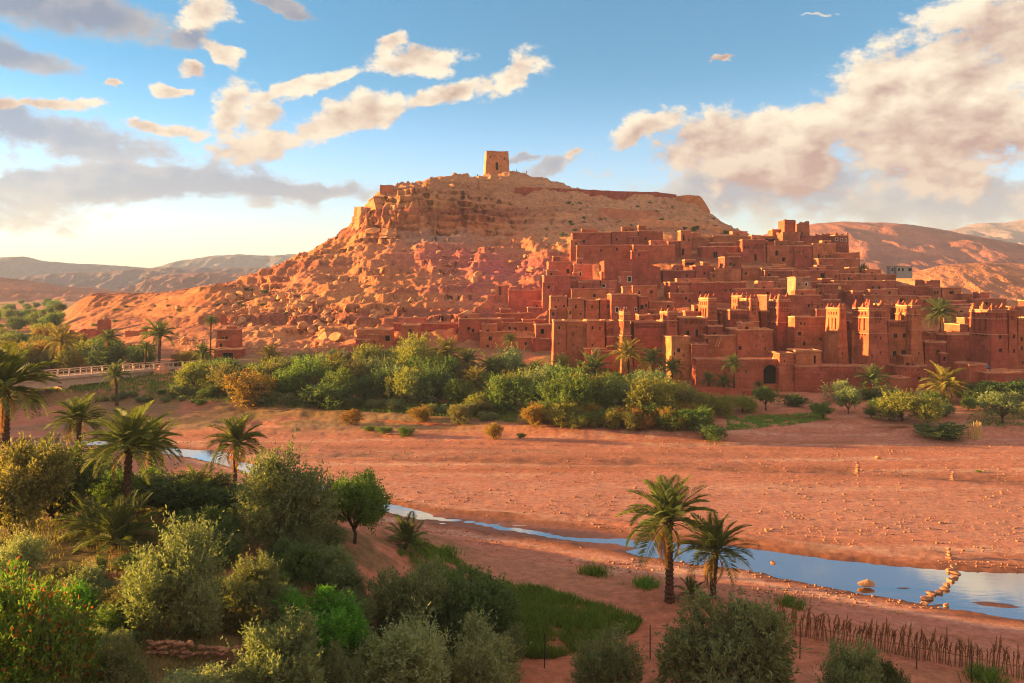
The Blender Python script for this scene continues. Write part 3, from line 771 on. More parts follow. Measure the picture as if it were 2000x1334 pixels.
# ------------------------------------------------------------------ the village
from mathutils.noise import noise as _nz
def NZ(p): return _nz(Vector(p))
ZO = {'A': (1050, 400, 3.51), 'B': (1500, 400, 3.51), 'C': (650, 270, 3.336), 'E': (0, 470, 2.857), 'P': (0, 0, 1.0)}
def pz(s, X, Y=0.0):
    ox, oy, k = ZO[s]
    return ox + X / k, oy + Y / k
def Dv(px, py):
    if px < 1060:
        return float(np.interp(py, [545, 600, 645, 665, 690, 715], [252, 226, 203, 190, 178, 168]))
    return float(np.interp(py, [430, 450, 480, 505, 550, 605, 655, 705, 755, 780], [300, 290, 270, 255, 230, 205, 185, 165, 150, 146]))

def unit_meshes():
    """window, pale-framed window and door meshes of unit size, front at y=0, looking to -y"""
    d = {}
    def add(name, parts):
        v, f, mi, mats = [], [], [], []
        for (boxes, mat) in parts:
            mats.append(M[mat])
            for bx in boxes:
                mb = MB(); mb.box(*bx); b = len(v)
                v += mb.v; f += [tuple(i + b for i in q) for q in mb.f]; mi += [len(mats) - 1] * 6
        me = mesh_from(name, v, f)
        for m in mats: me.materials.append(m)
        me.polygons.foreach_set('material_index', mi)
        d[name] = me
    fr = [(-.5, -.40, .02, .2, 0, 1), (.40, .5, .02, .2, 0, 1), (-.4, .4, .02, .2, 0, .09), (-.4, .4, .02, .2, .91, 1), (-.035, .035, .03, .15, .09, .91)]
    add('window', [([(-.5, .5, .16, .3, 0, 1)], 'dark'), (fr, 'wood')])
    pf = [(-.62, -.46, -.12, .05, -.12, 1.12), (.46, .62, -.12, .05, -.12, 1.12), (-.46, .46, -.12, .05, -.12, .03), (-.46, .46, -.12, .05, .97, 1.12)]
    add('framed', [([(-.5, .5, .16, .3, 0, 1)], 'dark'), (pf, 'paleframe')])
    pl = [(-.5 + i * .2 + .01, -.5 + i * .2 + .19, .10, .2, 0, 1) for i in range(5)]
    add('door', [(pl, 'wood'), ([(-.5, .5, .2, .3, 0, 1)], 'dark'), ([(-.5, .5, .04, .2, .94, 1.0)], 'wood')])
    add('opening', [([(-.5, .5, .9, 1.0, 0, 1)], 'dark')])
    add('yellow', [([(-.5, .5, .05, .3, 0, 1)], 'yellow'), ([(-.55, -.47, .0, .2, 0, 1), (.47, .55, .0, .2, 0, 1)], 'wood')])
    return d
UM = unit_meshes()
OPN = {'w': 'window', 'f': 'framed', 'd': 'door', 'o': 'opening', 'y': 'yellow'}
DEP = {'w': .32, 'f': .28, 'd': .35, 'o': 1.6, 'n': .34, 'y': .2}

def grid_face(v, f, W_, H_, ops, step, place, mat_idx=None):
    """vertical face in (s, h) coordinates with recessed openings; place(s, h, depth) -> point"""
    xs = list(np.linspace(0, W_, max(2, int(W_ / step) + 1))); zs = list(np.linspace(0, H_, max(2, int(H_ / step) + 1)))
    for (a, b, c, d, k) in ops: xs += [a, b]; zs += [c, d]
    def clean(l, hi):
        l = sorted(q for q in l if 0 <= q <= hi); o = [l[0]]
        for q in l[1:]:
            if q - o[-1] > 1e-4: o.append(q)
        return o
    xs, zs = clean(xs, W_), clean(zs, H_)
    ids = {}
    def vid(s, h, dp=0.0):
        k = (round(s, 4), round(h, 4), round(dp, 3))
        if k not in ids: ids[k] = len(v); v.append(place(s, h, dp))
        return ids[k]
    for i in range(len(xs) - 1):
        xm = (xs[i] + xs[i+1]) / 2
        for j in range(len(zs) - 1):
            zm = (zs[j] + zs[j+1]) / 2
            dp = 0.0; hole = False
            for (a, b, c, d, k) in ops:
                if a < xm < b and c < zm < d:
                    hole = True; dp = DEP[k]; kind = k
            if hole and kind != 'n': continue
            f.append((vid(xs[i], zs[j], dp), vid(xs[i+1], zs[j], dp), vid(xs[i+1], zs[j+1], dp), vid(xs[i], zs[j+1], dp)))
    for (a, b, c, d, k) in ops:
        dp = DEP[k]
        hx = [q for q in xs if a - 1e-6 <= q <= b + 1e-6]; hz = [q for q in zs if c - 1e-6 <= q <= d + 1e-6]
        for p, q in zip(hx[:-1], hx[1:]):
            f.append((vid(p, c), vid(p, c, dp), vid(q, c, dp), vid(q, c)))
            f.append((vid(p, d), vid(q, d), vid(q, d, dp), vid(p, d, dp)))
        for p, q in zip(hz[:-1], hz[1:]):
            f.append((vid(a, p), vid(a, q), vid(a, q, dp), vid(a, p, dp)))
            f.append((vid(b, p), vid(b, p, dp), vid(b, q, dp), vid(b, q)))

def clean_ops(ops, W_, H_):
    out_ = []
    for (a, b, c, d, k) in ops:
        if b < a: a, b = b, a
        a, b, c, d = max(a, .12), min(b, W_ - .12), max(c, .05), min(d, H_ - .25)
        if b - a < .12 or d - c < .15: continue
        if any(a < q[1] + .05 and b > q[0] - .05 and c < q[3] + .05 and d > q[2] - .05 for q in out_): continue
        out_.append((a, b, c, d, k))
    return out_

def block(partname, parent, org, x0, x1, yt, yb, D=None, depth=7.0, ops=(), lops=(), taper=0.02, taperb=None, mat='mud', rim=True,
          crown=None, rot=None, ruin=0.0, sys='P', zb=None, step=.95, kids=None, topw=None, beams=0):
    """one mud-built volume. x0..x1, yt..yb in photo pixels, ops = openings on the front face in the same pixels.
    Returns the wall object; windows, doors, parapets and merlons become children of `kids` (or of the wall)."""
    px0, pyt = pz(sys, x0, yt); px1, pyb = pz(sys, x1, yb)
    D = D or Dv((px0 + px1) / 2, pyb)
    w_ = (px1 - px0) * D / FP
    xc = ((px0 + px1) / 2 - 1000) * D / FP
    ztop = zc(D, pyt)
    if zb is None:
        g = [zt(xc - w_ / 2, D), zt(xc + w_ / 2, D), zt(xc, D)]
        zb = min(min(g), zc(D, pyb)) - 0.8
    h = ztop - zb
    seed = (px0 * 3.7 + pyt * 1.3) % 97
    t = taper * h
    tb = t if taperb is None else taperb * h
    rot = (random.uniform(-3, 3) if rot is None else rot)
    def loc_op(o):
        X0, X1, Y0, Y1, k = o
        a, y0 = pz(sys, X0, Y0); b, y1 = pz(sys, X1, Y1)
        return ((a - px0) * D / FP, (b - px0) * D / FP, zc(D, y1) - zb, zc(D, y0) - zb, k)
    fo = clean_ops([loc_op(o) for o in ops], w_, h)
    lo = clean_ops(list(lops(w_, depth, h) if callable(lops) else lops), depth, h)
    v, f = [], []
    def warp(x, y, z):
        q = z / h
        n = NZ((x * .35 + seed, z * .35, y * .35)) * 1.2
        n2 = NZ((x * 1.1 + seed, z * 1.1 + 4, y * 1.1)) * 1.2
        top = max(0, q - .75) / .25
        sx = (x / (w_ / 2)) * t * q; sy = ((y - depth / 2) / (depth / 2)) * tb * q
        dz = top * (.16 * n + .10 * n2)
        if ruin: dz -= top * ruin * max(0, 1.2 * NZ((x * .5 + seed * 2, y * .5, 0.0)) + .25) * 2.2
        return (x - sx + .09 * n + .06 * n2, y - sy + .10 * n + .06 * n2, z + dz)
    mir = {'f': lambda s, hh, dp: warp(s - w_ / 2, dp, hh),
           'r': lambda s, hh, dp: warp(w_ / 2 - dp, s, hh),
           'b': lambda s, hh, dp: warp(w_ / 2 - s, depth - dp, hh),
           'l': lambda s, hh, dp: warp(-w_ / 2 + dp, depth - s, hh)}
    grid_face(v, f, w_, h, fo, step, mir['f'])
    grid_face(v, f, depth, h, [], step * 1.5, mir['r'])
    grid_face(v, f, w_, h, [], step * 2, mir['b'])
    grid_face(v, f, depth, h, lo, step, mir['l'])
    me = mesh_from(partname, v, f)
    o = link(partname, me, parent, M[mat], Vector((xc, D, zb)) - org)
    o.rotation_euler = (0, 0, R(rot))
    kp = kids or o
    base = Vector((0, 0, 0)) if kids is None else Vector((xc, D, zb)) - org
    rz = Matrix.Rotation(R(rot), 3, 'Z') if kids is not None else Matrix.Identity(3)
    def put(name, mesh, p, scale=(1, 1, 1), zr=0.0):
        c = bpy.data.objects.new(name, mesh)
        COL.objects.link(c); c.parent = kp
        c.location = base + rz @ Vector(p)
        c.scale = scale
        c.rotation_euler = (0, 0, zr + (R(rot) if kids is not None else 0))
        return c
    if not ruin or rim:
        mb = MB(); mb.box(-w_ / 2 + t + .25, w_ / 2 - t - .25, tb + .25, depth - tb - .25, h - .75, h - .5)
        put('roof', mb.build('roof_tmp', M['roof']).data, (0, 0, 0)); bpy.data.objects.remove(bpy.data.objects['roof_tmp'])
    for (a, b, c, d, k) in fo:
        if k == 'n': continue
        p = warp((a + b) / 2 - w_ / 2, 0, c)
        put({'d': 'door', 'o': 'doorway'}.get(k, 'window'), UM[OPN[k]], (p[0], p[1], c), ((b - a) * 1.04, 1, (d - c) * 1.02))
    for (a, b, c, d, k) in lo:
        if k == 'n': continue
        p = warp(-w_ / 2, depth - (a + b) / 2, c)
        put({'d': 'door', 'o': 'doorway'}.get(k, 'window'), UM[OPN[k]], (p[0], p[1], c), ((b - a) * 1.04, 1, (d - c) * 1.02), R(-90))
    if rim:
        # projecting cap of reeds and mud, slightly uneven
        v, f = [], []
        ov, ih = .11, .22
        xa, xb, ya, yb_ = -w_ / 2 + t, w_ / 2 - t, tb, depth - tb
        loop = []
        nx, ny = max(3, int(w_ / 1.2)), max(2, int(depth / 1.5))
        for i in range(nx): loop.append((xa + (xb - xa) * i / nx, ya, 0, -1))
        for i in range(ny): loop.append((xb, ya + (yb_ - ya) * i / ny, 1, 0))
        for i in range(nx): loop.append((xb - (xb - xa) * i / nx, yb_, 0, 1))
        for i in range(ny): loop.append((xa, yb_ - (yb_ - ya) * i / ny, -1, 0))
        n = len(loop)
        cx, cy = (xa + xb) / 2, (ya + yb_) / 2
        for (x, y, _, _) in loop:
            ox, oy = (1 if x > cx + .3 * (xb - xa) * 0 else -1), (1 if y > cy else -1)
            dx = ov if abs(x - xb) < 1e-6 else (-ov if abs(x - xa) < 1e-6 else 0)
            dy = ov if abs(y - yb_) < 1e-6 else (-ov if abs(y - ya) < 1e-6 else 0)
            j = random.uniform(-.08, .07); jz = random.uniform(-.09, .08)
            wv = .18 * NZ((x * .35 + seed, h * .35, y * .35))
            ix = -.45 if dx > 0 else (.45 if dx < 0 else 0); iy = -.45 if dy > 0 else (.45 if dy < 0 else 0)
            v += [(x + dx + j, y + dy + j, h - .09 + wv), (x + dx * .8 + j, y + dy * .8, h + ih * .7 + jz + wv), (x + ix * .6, y + iy * .6, h + ih * .75 + jz + wv), (x + ix, y + iy, h - .5)]
        for i in range(n):
            k = (i + 1) % n
            for q in range(3):
                f.append((i*4 + q, k*4 + q, k*4 + q + 1, i*4 + q + 1))
            f.append((i*4 + 3, k*4 + 3, k*4, i*4))
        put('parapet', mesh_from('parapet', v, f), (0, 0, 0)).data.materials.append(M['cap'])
    if crown:
        # stepped corner merlons (and small ones between) of a kasbah tower
        mw = min(1.15, w_ * .24) * (crown if isinstance(crown, float) else 1.0)
        key = round(mw, 1)
        if key not in MER:
            mb = MB(); k_ = key
            mb.box(-k_/2, k_/2, -k_/2, k_/2, 0, k_ * .5); mb.box(-k_*.33, k_*.33, -k_*.33, k_*.33, k_ * .5 + .002, k_ * .95, .04, .04); mb.box(-k_*.17, k_*.17, -k_*.17, k_*.17, k_ * .95 + .002, k_ * 1.35, .04, .04)
            MER[key] = mesh_from('merlon', mb.v, mb.f); MER[key].materials.append(M[mat])
        if partname == 'tower' and w_ > 2.5:
            for dz_ in (.45, 1.7, 4.6):
                zz = h - dz_; q = zz / h; xo, yo0, yo1 = w_ / 2 - t * q + .13, tb * q - .13, depth - tb * q + .13
                mb = MB(); xi, yi0, yi1 = xo - .4, yo0 + .4, yo1 - .4
                mb.box(-xo, xo, yo0, yi0, zz, zz + .17); mb.box(-xo, xo, yi1, yo1, zz, zz + .17); mb.box(-xo, -xi, yi0 + .002, yi1 - .002, zz, zz + .17); mb.box(xi, xo, yi0 + .002, yi1 - .002, zz, zz + .17)
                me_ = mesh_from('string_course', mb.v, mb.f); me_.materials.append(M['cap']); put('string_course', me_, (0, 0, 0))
        xa, xb, ya, yb_ = -w_ / 2 + t + mw * .45, w_ / 2 - t - mw * .45, tb + mw * .45, depth - tb - mw * .45
        for (x, y) in ((xa, ya), (xb, ya), (xa, yb_), (xb, yb_), ((xa + xb) / 2, ya), (xa, (ya + yb_) / 2)):
            mid = (x not in (xa, xb)) or (y not in (ya, yb_))
            s_ = .6 if mid else random.uniform(.85, 1.1)
            put('merlon', MER[key], (x, y, h + .13), (s_, s_, s_))
    for i in range(beams):
        mb_x = -w_ / 2 + t + (i + .5) * (w_ - 2 * t) / beams
        if 'beam' not in UM:
            mb = MB(); mb.tube([(0, .2, 0), (0, -.42, 0)], .07, 6); UM['beam'] = mesh_from('beam', mb.v, mb.f); UM['beam'].materials.append(M['wood'])
        put('beam', UM['beam'], (mb_x + random.uniform(-.1, .1), tb, h - .55))
    return o
MER = {}

HOUSE_GROUP = 'mud houses of the hillside village'
def house(label, s, x0, x1, yt, yb, ops=(), name='mud_house', cat='house', group=HOUSE_GROUP, more=(), **kw):
    px0, _ = pz(s, x0); px1, pyb = pz(s, x1, yb)
    D = kw.get('D') or Dv((px0 + px1) / 2, pyb)
    xc = ((px0 + px1) / 2 - 1000) * D / FP
    org = Vector((xc, D, zt(xc, D)))
    root = empty(name, org)
    tag(root, label, cat, group, 'thing')
    kw['D'] = D
    if not ops and name == 'mud_house' and not kw.get('ruin'):
        rr = random.Random(label); k = ZO[s][2]; u = FP / D * k
        for _ in range(rr.randint(1, 3)):
            wx = rr.uniform(x0 + .12 * (x1 - x0), x1 - .2 * (x1 - x0)); wy = rr.uniform(yt + .22 * (yb - yt), yt + .5 * (yb - yt))
            ops = list(ops) + [(wx, wx + rr.uniform(.45, .8) * u, wy, wy + rr.uniform(.6, 1.1) * u, rr.choice('wwwo'))]
    if name == 'mud_house' and 'beams' not in kw and random.random() < .35: kw['beams'] = random.randint(4, 7)
    block('wall', root, org, x0, x1, yt, yb, ops=ops, sys=s, kids=root, **kw)
    if name == 'mud_house' and not kw.get('ruin'):
        rr = random.Random(label + 'x'); u = FP / D * ZO[s][2]; wp, hp = x1 - x0, yb - yt
        base_kw = dict(kw); base_kw.pop('beams', None); base_kw.pop('crown', None); base_kw.pop('rot', None)
        if wp > 4.5 * u and rr.random() < .8:          # a room on the roof
            a = rr.uniform(x0, x1 - .45 * wp); bw = rr.uniform(.25, .45) * wp
            block('roof_room', root, org, a, a + bw, yt - rr.uniform(.9, 1.9) * u, yt + 1.2 * u, ops=[(a + .3 * bw, a + .3 * bw + .6 * u, yt - .6 * u, yt + .3 * u, rr.choice('wo'))] if rr.random() < .6 else (), sys=s, kids=root, **dict(base_kw, D=D + rr.uniform(2, 3.5), depth=3.2, mat=rr.choice(['mud', 'mud_dark', 'mud_pink', base_kw.get('mat', 'mud')]), zb=zc(D, pz(s, 0, yt)[1]) - 1.0))
        if hp > 3.4 * u and wp > 4 * u and rr.random() < .55 and len(ops) < 4:   # a low annex in front
            bw = rr.uniform(.25, .5) * wp; a = rr.choice([x0 - .04 * wp, x1 - bw + .04 * wp]); yq = yt + rr.uniform(.35, .6) * hp
            block('annex', root, org, a, a + bw, yq, yb, ops=[(a + .4 * bw, a + .4 * bw + .6 * u, yq + .7 * u, yq + 1.5 * u, rr.choice('wwo'))], sys=s, kids=root, **dict(base_kw, D=D - rr.uniform(.9, 1.8), depth=2.5, ruin=.12))
    for m in more:
        block('wall', root, org, *m[:4], ops=m[4] if len(m) > 4 else (), sys=s, kids=root, **dict(kw, **(m[5] if len(m) > 5 else {})))
    return root
def kasbah(label, s, refx, refy, D, pieces, group='decorated kasbahs with corner towers'):
    """pieces: (partname, x0, x1, yt, yb, ops, options)"""
    px, py = pz(s, refx, refy)
    org = Vector(((px - 1000) * D / FP, D, zt((px - 1000) * D / FP, D)))
    root = empty('kasbah', org); tag(root, label, 'kasbah', group, 'thing')
    for p in pieces:
        kw = dict(D=D); kw.update(p[6] if len(p) > 6 else {})
        block(p[0], root, org, *p[1:5], ops=p[5] if len(p) > 5 else (), sys=s, **kw)
    return root
def sq(x, y, wd=14, hg=24, k='w'): return (x, x + wd, y, y + hg, k)
def row(x0, x1, n, y0, y1, k='n', fill=.55):
    st = (x1 - x0) / n
    return [(x0 + i * st + st * (1 - fill) / 2, x0 + (i + 1) * st - st * (1 - fill) / 2, y0, y1, k) for i in range(n)]
def deco(x0, x1, yt, hgt):
    """sunk brick-like ornament of a tower head: small lozenges over tall blind arches"""
    m = (x1 - x0) * .13
    return row(x0 + m, x1 - m, 4, yt + hgt * .10, yt + hgt * .20, 'n', .5) + row(x0 + m, x1 - m, 3, yt + hgt * .30, yt + hgt * .66, 'n', .52) + row(x0 + m, x1 - m, 5, yt + hgt * .74, yt + hgt * .82, 'n', .5)
def ldeco(hd):
    """the same ornament on the side wall: metres"""
    def fn(w_, d_, h_):
        o = []
        for (n, a, b, fl) in ((4, .10, .20, .5), (3, .30, .66, .52), (5, .74, .82, .5)):
            st = d_ * .74 / n
            for i in range(n):
                c = d_ * .13 + i * st
                o.append((c + st * (1 - fl) / 2, c + st * (1 + fl) / 2, h_ - hd * b, h_ - hd * a, 'n'))
        return o
    return fn

# --- upper terrace
house('long blind mud house, westmost on the upper terrace, under the ramparts', 'A', 235, 505, 192, 290, depth=9, mat='mud_dark')
house('plain low mud house right behind the long upper terrace', 'A', 508, 690, 183, 282, depth=8, mat='mud_dark')
house('square mud house on the upper terrace beside the small watch turret', 'A', 693, 862, 177, 280, depth=8, mat='mud_dark', more=[(800, 862, 185, 285)])
house('long lower terrace house with a sun patch, above the bare ledge', 'A', 268, 652, 277, 350, depth=6, mat='mud_dark', rot=-2)
house('upper terrace house with two tall dark doorways', 'A', 655, 945, 276, 372, [(655 + 4, 677, 306, 362, 'o'), (704, 724, 310, 366, 'o')], depth=6, rot=0)
house('small square watch turret with an arched window on the upper terrace', 'A', 980, 1058, 176, 352, [(992, 1008, 205, 246, 'o'), (1035, 1045, 235, 250, 'w'), (975 + 12, 1006, 300, 346, 'o')], name='watch_turret', cat='turret', group=None, depth=5)
house('low mud house leaning on the watch turret', 'A', 905, 976, 250, 350, depth=6, mat='mud_dark')
house('long low house between watch turret and niche house', 'A', 1062, 1232, 224, 300, depth=9, mat='mud_dark')
house('mud house with one big shuttered window below the turret', 'A', 1130, 1400, 286, 368, [(1204, 1234, 320, 364, 'w')], depth=7, rot=1)
house('long flat house reaching the citadel, under the skyline saddle', 'A', 1200, 1562, 214, 302, depth=10, mat='mud_dark')
house('house with a row of small sunk niches under its roof', 'A', 1402, 1566, 240, 390, [sq(1415, 284, 10, 16), sq(1438, 284, 10, 16), (1486, 1504, 340, 386, 'o')] + row(1468, 1552, 6, 268, 302), depth=7)
house('roofed open loft beside the citadel', 'A', 1556, 1642, 216, 300, [(1562, 1634, 222, 252, 'o')], depth=6)
house('house with a deep dark window under the citadel wall', 'A', 1562, 1650, 290, 360, [(1628, 1648, 312, 349, 'o')], depth=6)
house('blank mud block above the long white-edged roofs', 'A', 1282, 1400, 356, 505, depth=7, mat='mud_dark')
house('terraced mud house with two small windows above the ledge', 'A', 1082, 1215, 417, 505, [sq(1137, 462, 13, 18), sq(1184, 462, 12, 18)], depth=7)
house('low walled yard beside the bare rock ledge', 'A', 858, 1080, 450, 510, depth=5, mat='mud_dark')
house('flat mud house filling the gap above the long house', 'A', 1216, 1396, 442, 515, depth=6)
house('mud house with rough stone edge under the niche house', 'A', 1402, 1533, 432, 505, depth=7)
house('mud house with one square dark opening mid slope', 'A', 1535, 1760, 436, 520, [(1560, 1600, 445, 482, 'o')], depth=7, mat='mud_dark')
house('dark wooden loft on the mid slope', 'A', 1008, 1085, 378, 420, [(1014, 1076, 385, 412, 'o')], depth=4)
# --- houses beside the red slope
house('two-window house at the edge of the pink slope', 'A', 70, 245, 391, 490, [(108, 130, 443, 470, 'w'), (201, 219, 440, 469, 'w')], mat='mud_pink', depth=7, rot=2)
house('pink mud house with one white framed window', 'A', 246, 380, 408, 505, [(275, 300, 462, 489, 'f')], mat='mud_pink', depth=7)
house('westmost red house with a single window against the pink slope', 'A', 40, 230, 484, 625, [(95, 116, 536, 562, 'w')], mat='mud_pink', depth=8, rot=2)
house('pink house with pale framed window and shadowed yard', 'A', 436, 650, 460, 565, [(541, 565, 496, 527, 'f'), (620, 642, 492, 527, 'f')], mat='mud_pink', depth=7)
house('red house with small square windows below the pink house', 'A', 162, 432, 517, 608, [sq(295, 535, 12, 15), (368, 384, 536, 556, 'w'), (400, 414, 566, 580, 'f')], mat='mud_pink', depth=6)
house('low red house with a white framed window, in front of the yard', 'A', 432, 545, 520, 600, [(440, 460, 544, 566, 'f')], mat='mud_pink', depth=6)
house('long low terrace wall house above the flat-topped block', 'A', 230, 532, 577, 650, mat='mud', depth=6)
house('mud house at the head of the ravine path', 'A', 650, 822, 556, 670, depth=7)
house('long white-edged house with scattered small windows', 'A', 905, 1432, 532, 660, [(955, 976, 577, 604, 'o'), sq(1017, 580, 13, 20), sq(1108, 592, 13, 24), sq(1148, 592, 13, 25), sq(1285, 578, 12, 18), sq(1318, 576, 12, 18)], depth=8, rot=1)
house('low outhouse in front of the long white-edged house', 'A', 905, 1070, 607, 690, depth=4)
house('long flat house with a thin pale roof edge and one doorway', 'A', 1347, 1770, 577, 670, [(1570, 1590, 590, 622, 'o')] + row(1690, 1760, 4, 590, 612), depth=8, rot=0)
house('mud house with a line of four slit windows', 'A', 1652, 1760, 507, 570, [sq(1662, 532, 9, 22), sq(1678, 532, 9, 22), sq(1720, 532, 9, 24), sq(1740, 532, 9, 24)], depth=6)
# --- the front left blocks
house('flat-topped block with pocked wall, west end of the front row', 'A', 85, 207, 628, 800, [sq(118, 690, 12, 18), sq(178, 688, 12, 16), sq(140, 650, 8, 14)], depth=8, rot=0)
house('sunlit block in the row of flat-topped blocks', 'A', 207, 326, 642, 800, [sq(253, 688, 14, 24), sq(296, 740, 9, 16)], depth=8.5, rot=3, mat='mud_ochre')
house('third flat-topped block with a rough stained wall', 'A', 327, 424, 655, 800, [sq(368, 690, 12, 20)], depth=8, rot=1)
house('fourth flat-topped block beside the tall plain block', 'A', 425, 505, 652, 800, [sq(479, 686, 12, 22)], depth=8, rot=2)
house('tall plain block with white framed windows', 'A', 502, 690, 613, 840, [(531, 552, 704, 735, 'f'), (588, 608, 704, 735, 'f'), (668, 683, 706, 726, 'f')], depth=9, rot=0)
house('narrow block tucked behind the niche kasbah', 'A', 692, 762, 632, 800, depth=7)
house('low mud house with a flat grey roof behind the niche kasbah', 'A', 762, 942, 667, 780, [(888, 906, 690, 716, 'o'), (700 + 70, 800, 722, 745, 'o')], depth=7)
house('little house with an open side at the foot of the flat-topped blocks', 'A', -15, 104, 826, 935, [(20, 46, 850, 885, 'o')], depth=6)
house('small low house under the open-sided house', 'A', -40, 92, 915, 1000, depth=5)
kasbah('plain front kasbah with two blind square towers, no ornament', 'A', 230, 1065, 163, [
    ('tower', 105, 202, 797, 1075, [sq(140, 830, 14, 24), sq(140, 942, 9, 16)], dict(depth=8, taper=.02, rot=0)),
    ('curtain_wall', 198, 335, 800, 1075, [sq(262, 830, 7, 12), sq(240, 870, 6, 30), sq(238, 955, 8, 14)], dict(depth=6, taper=.0, D=165, rot=0)),
    ('tower', 333, 466, 797, 995, [sq(368, 832, 14, 24), sq(425, 838, 10, 22), sq(369, 955, 10, 14)], dict(depth=8, taper=.02, rot=0)),
    ('tower', 316, 478, 985, 1075, [], dict(depth=8.6, taper=.01, D=162.4, rot=0)),
    ('curtain_wall', 466, 527, 797, 980, [], dict(depth=6, D=165, rot=0)),
    ('curtain_wall', 468, 577, 906, 1075, [], dict(depth=5, D=163.5, rot=0))], group=None)
house('low outer wall at the foot of the plain front kasbah', 'A', 372, 580, 1004, 1080, D=160, depth=4, name='mud_wall', cat='wall', group=None)
# --- niche kasbah
kasbah('front kasbah with two slim niche towers half lit orange', 'A', 770, 1010, 158, [
    ('tower', 572, 662, 738, 985, deco(585, 650, 740, 120) + [sq(604, 840, 10, 18)], dict(depth=5, taper=.055, crown=True, lops=ldeco(5.4), rot=6)),
    ('curtain_wall', 660, 888, 806, 1080, row(668, 884, 15, 818, 846) + [(735, 756, 984, 1011, 'w'), (829, 849, 985, 1011, 'w'), sq(812, 910, 8, 10)], dict(depth=9, taper=.005, D=159, rot=2)),
    ('tower', 880, 972, 738, 1080, deco(892, 962, 740, 120), dict(depth=5.5, taper=.03, crown=True, lops=ldeco(5.4), rot=6)),
    ('curtain_wall', 968, 1165, 775, 1000, row(1005, 1148, 16, 784, 815, 'n', .6) + [(1019, 1041, 862, 897, 'w'), (1084, 1101, 854, 906, 'w')], dict(depth=8, taper=.0, D=161, rot=1)),
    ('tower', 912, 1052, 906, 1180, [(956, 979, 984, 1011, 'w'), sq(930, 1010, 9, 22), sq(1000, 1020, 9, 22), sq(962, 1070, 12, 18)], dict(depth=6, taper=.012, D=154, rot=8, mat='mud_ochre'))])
house('low roof house with open side behind the niche kasbah towers', 'A', 690, 800, 756, 830, [(706, 735, 772, 798, 'o')], D=170, depth=5)
house('rounded mud outhouse on the niche kasbah roof line', 'A', 790, 890, 757, 830, D=172, depth=5, ruin=.4)
# --- golden kasbah
kasbah('kasbah with golden sunlit towers in the middle of the village', 'A', 1340, 880, 168, [
    ('tower', 1158, 1252, 642, 900, deco(1175, 1240, 644, 125) + [sq(1200, 815, 10, 18)], dict(depth=6, taper=.04, crown=True, lops=ldeco(7), rot=9)),
    ('curtain_wall', 1250, 1402, 735, 900, row(1258, 1320, 4, 752, 775) + [sq(1322, 828, 8, 18), sq(1372, 830, 8, 20)], dict(depth=8, taper=.0, D=170, rot=7)),
    ('curtain_wall', 1315, 1445, 722, 880, row(1322, 1440, 8, 752, 784, 'o', .55), dict(depth=7, taper=.0, D=167, rot=10)),
    ('tower', 1395, 1465, 626, 860, deco(1402, 1460, 628, 130), dict(depth=6, taper=.03, crown=True, lops=ldeco(7), D=170, rot=9)),
    ('tower', 1445, 1540, 648, 870, deco(1458, 1520, 650, 120), dict(depth=6, taper=.05, crown=True, lops=ldeco(7), D=166, rot=9)),
    ('curtain_wall', 1530, 1705, 732, 930, row(1572, 1690, 14, 755, 785, 'n', .6), dict(depth=8, taper=.0, D=169, rot=4)),
    ('tower', 1636, 1770, 652, 1000, deco(1648, 1760, 654, 100), dict(depth=6.5, taper=.055, crown=True, lops=ldeco(6), D=164, rot=5))])
house('yard wall glowing gold behind the niche kasbah', 'A', 1010, 1165, 732, 780, D=172, depth=4)
house('low house with a wooden ladder leaning on its roof', 'A', 1145, 1366, 897, 990, [(1150, 1166, 920, 960, 'w')], D=156, depth=7)
house('large plain cube house beside the arched gate', 'A', 1366, 1622, 857, 1065, [(1314 + 60, 1396, 968, 995, 'w'), sq(1392, 975, 16, 20), sq(1545, 895, 9, 16), sq(1560, 975, 10, 20), sq(1500, 960, 8, 12)], D=155, depth=9, rot=1)
house('battlemented low wall west of the gate', 'A', 1052, 1168, 957, 1180, D=153, depth=5, crown=.5, rot=0, name='mud_wall', cat='wall', group=None)
house('long outer wall with the dark arched gateway', 'A', 1085, 1655, 1062, 1250, [(1550, 1646, 1096, 1228, 'o'), sq(1370, 1130, 12, 16), sq(1425, 1135, 10, 16)], D=148, depth=3.2, rot=0, name='gate_wall', cat='wall', group=None, step=.7)
def gate_arch():
    D = 148 - .04; (ax, ay), (bx, by) = pz('A', 1550, 1096), pz('A', 1646, 1228)
    p = W((ax + bx) / 2, ay, D); w_ = (bx - ax) * D / FP / 2 + .06; r = w_ - .02
    v, f = [], []
    n = 12
    for i in range(n + 1):
        an = math.pi * i / n
        for y in (0.05, 2.0):
            v += [(-math.cos(an) * r, y, -r + math.sin(an) * r - .04), (-math.cos(an) * w_, y, .03)]
    for i in range(n):
        a = i * 4; f += [(a, a + 4, a + 5, a + 1), (a + 2, a + 3, a + 7, a + 6), (a, a + 2, a + 6, a + 4)]
    gw = [o for o in bpy.data.objects if o.name.startswith('gate_wall')][0]
    link('arch', mesh_from('arch', v, f), gw, M['mud'], p - gw.location)
gate_arch()
house('corner bastion with a stepped top right of the arched gateway', 'B', 75, 190, 1022, 1285, [sq(110, 1062, 8, 14)], D=147, depth=6, ruin=.2, rot=2)
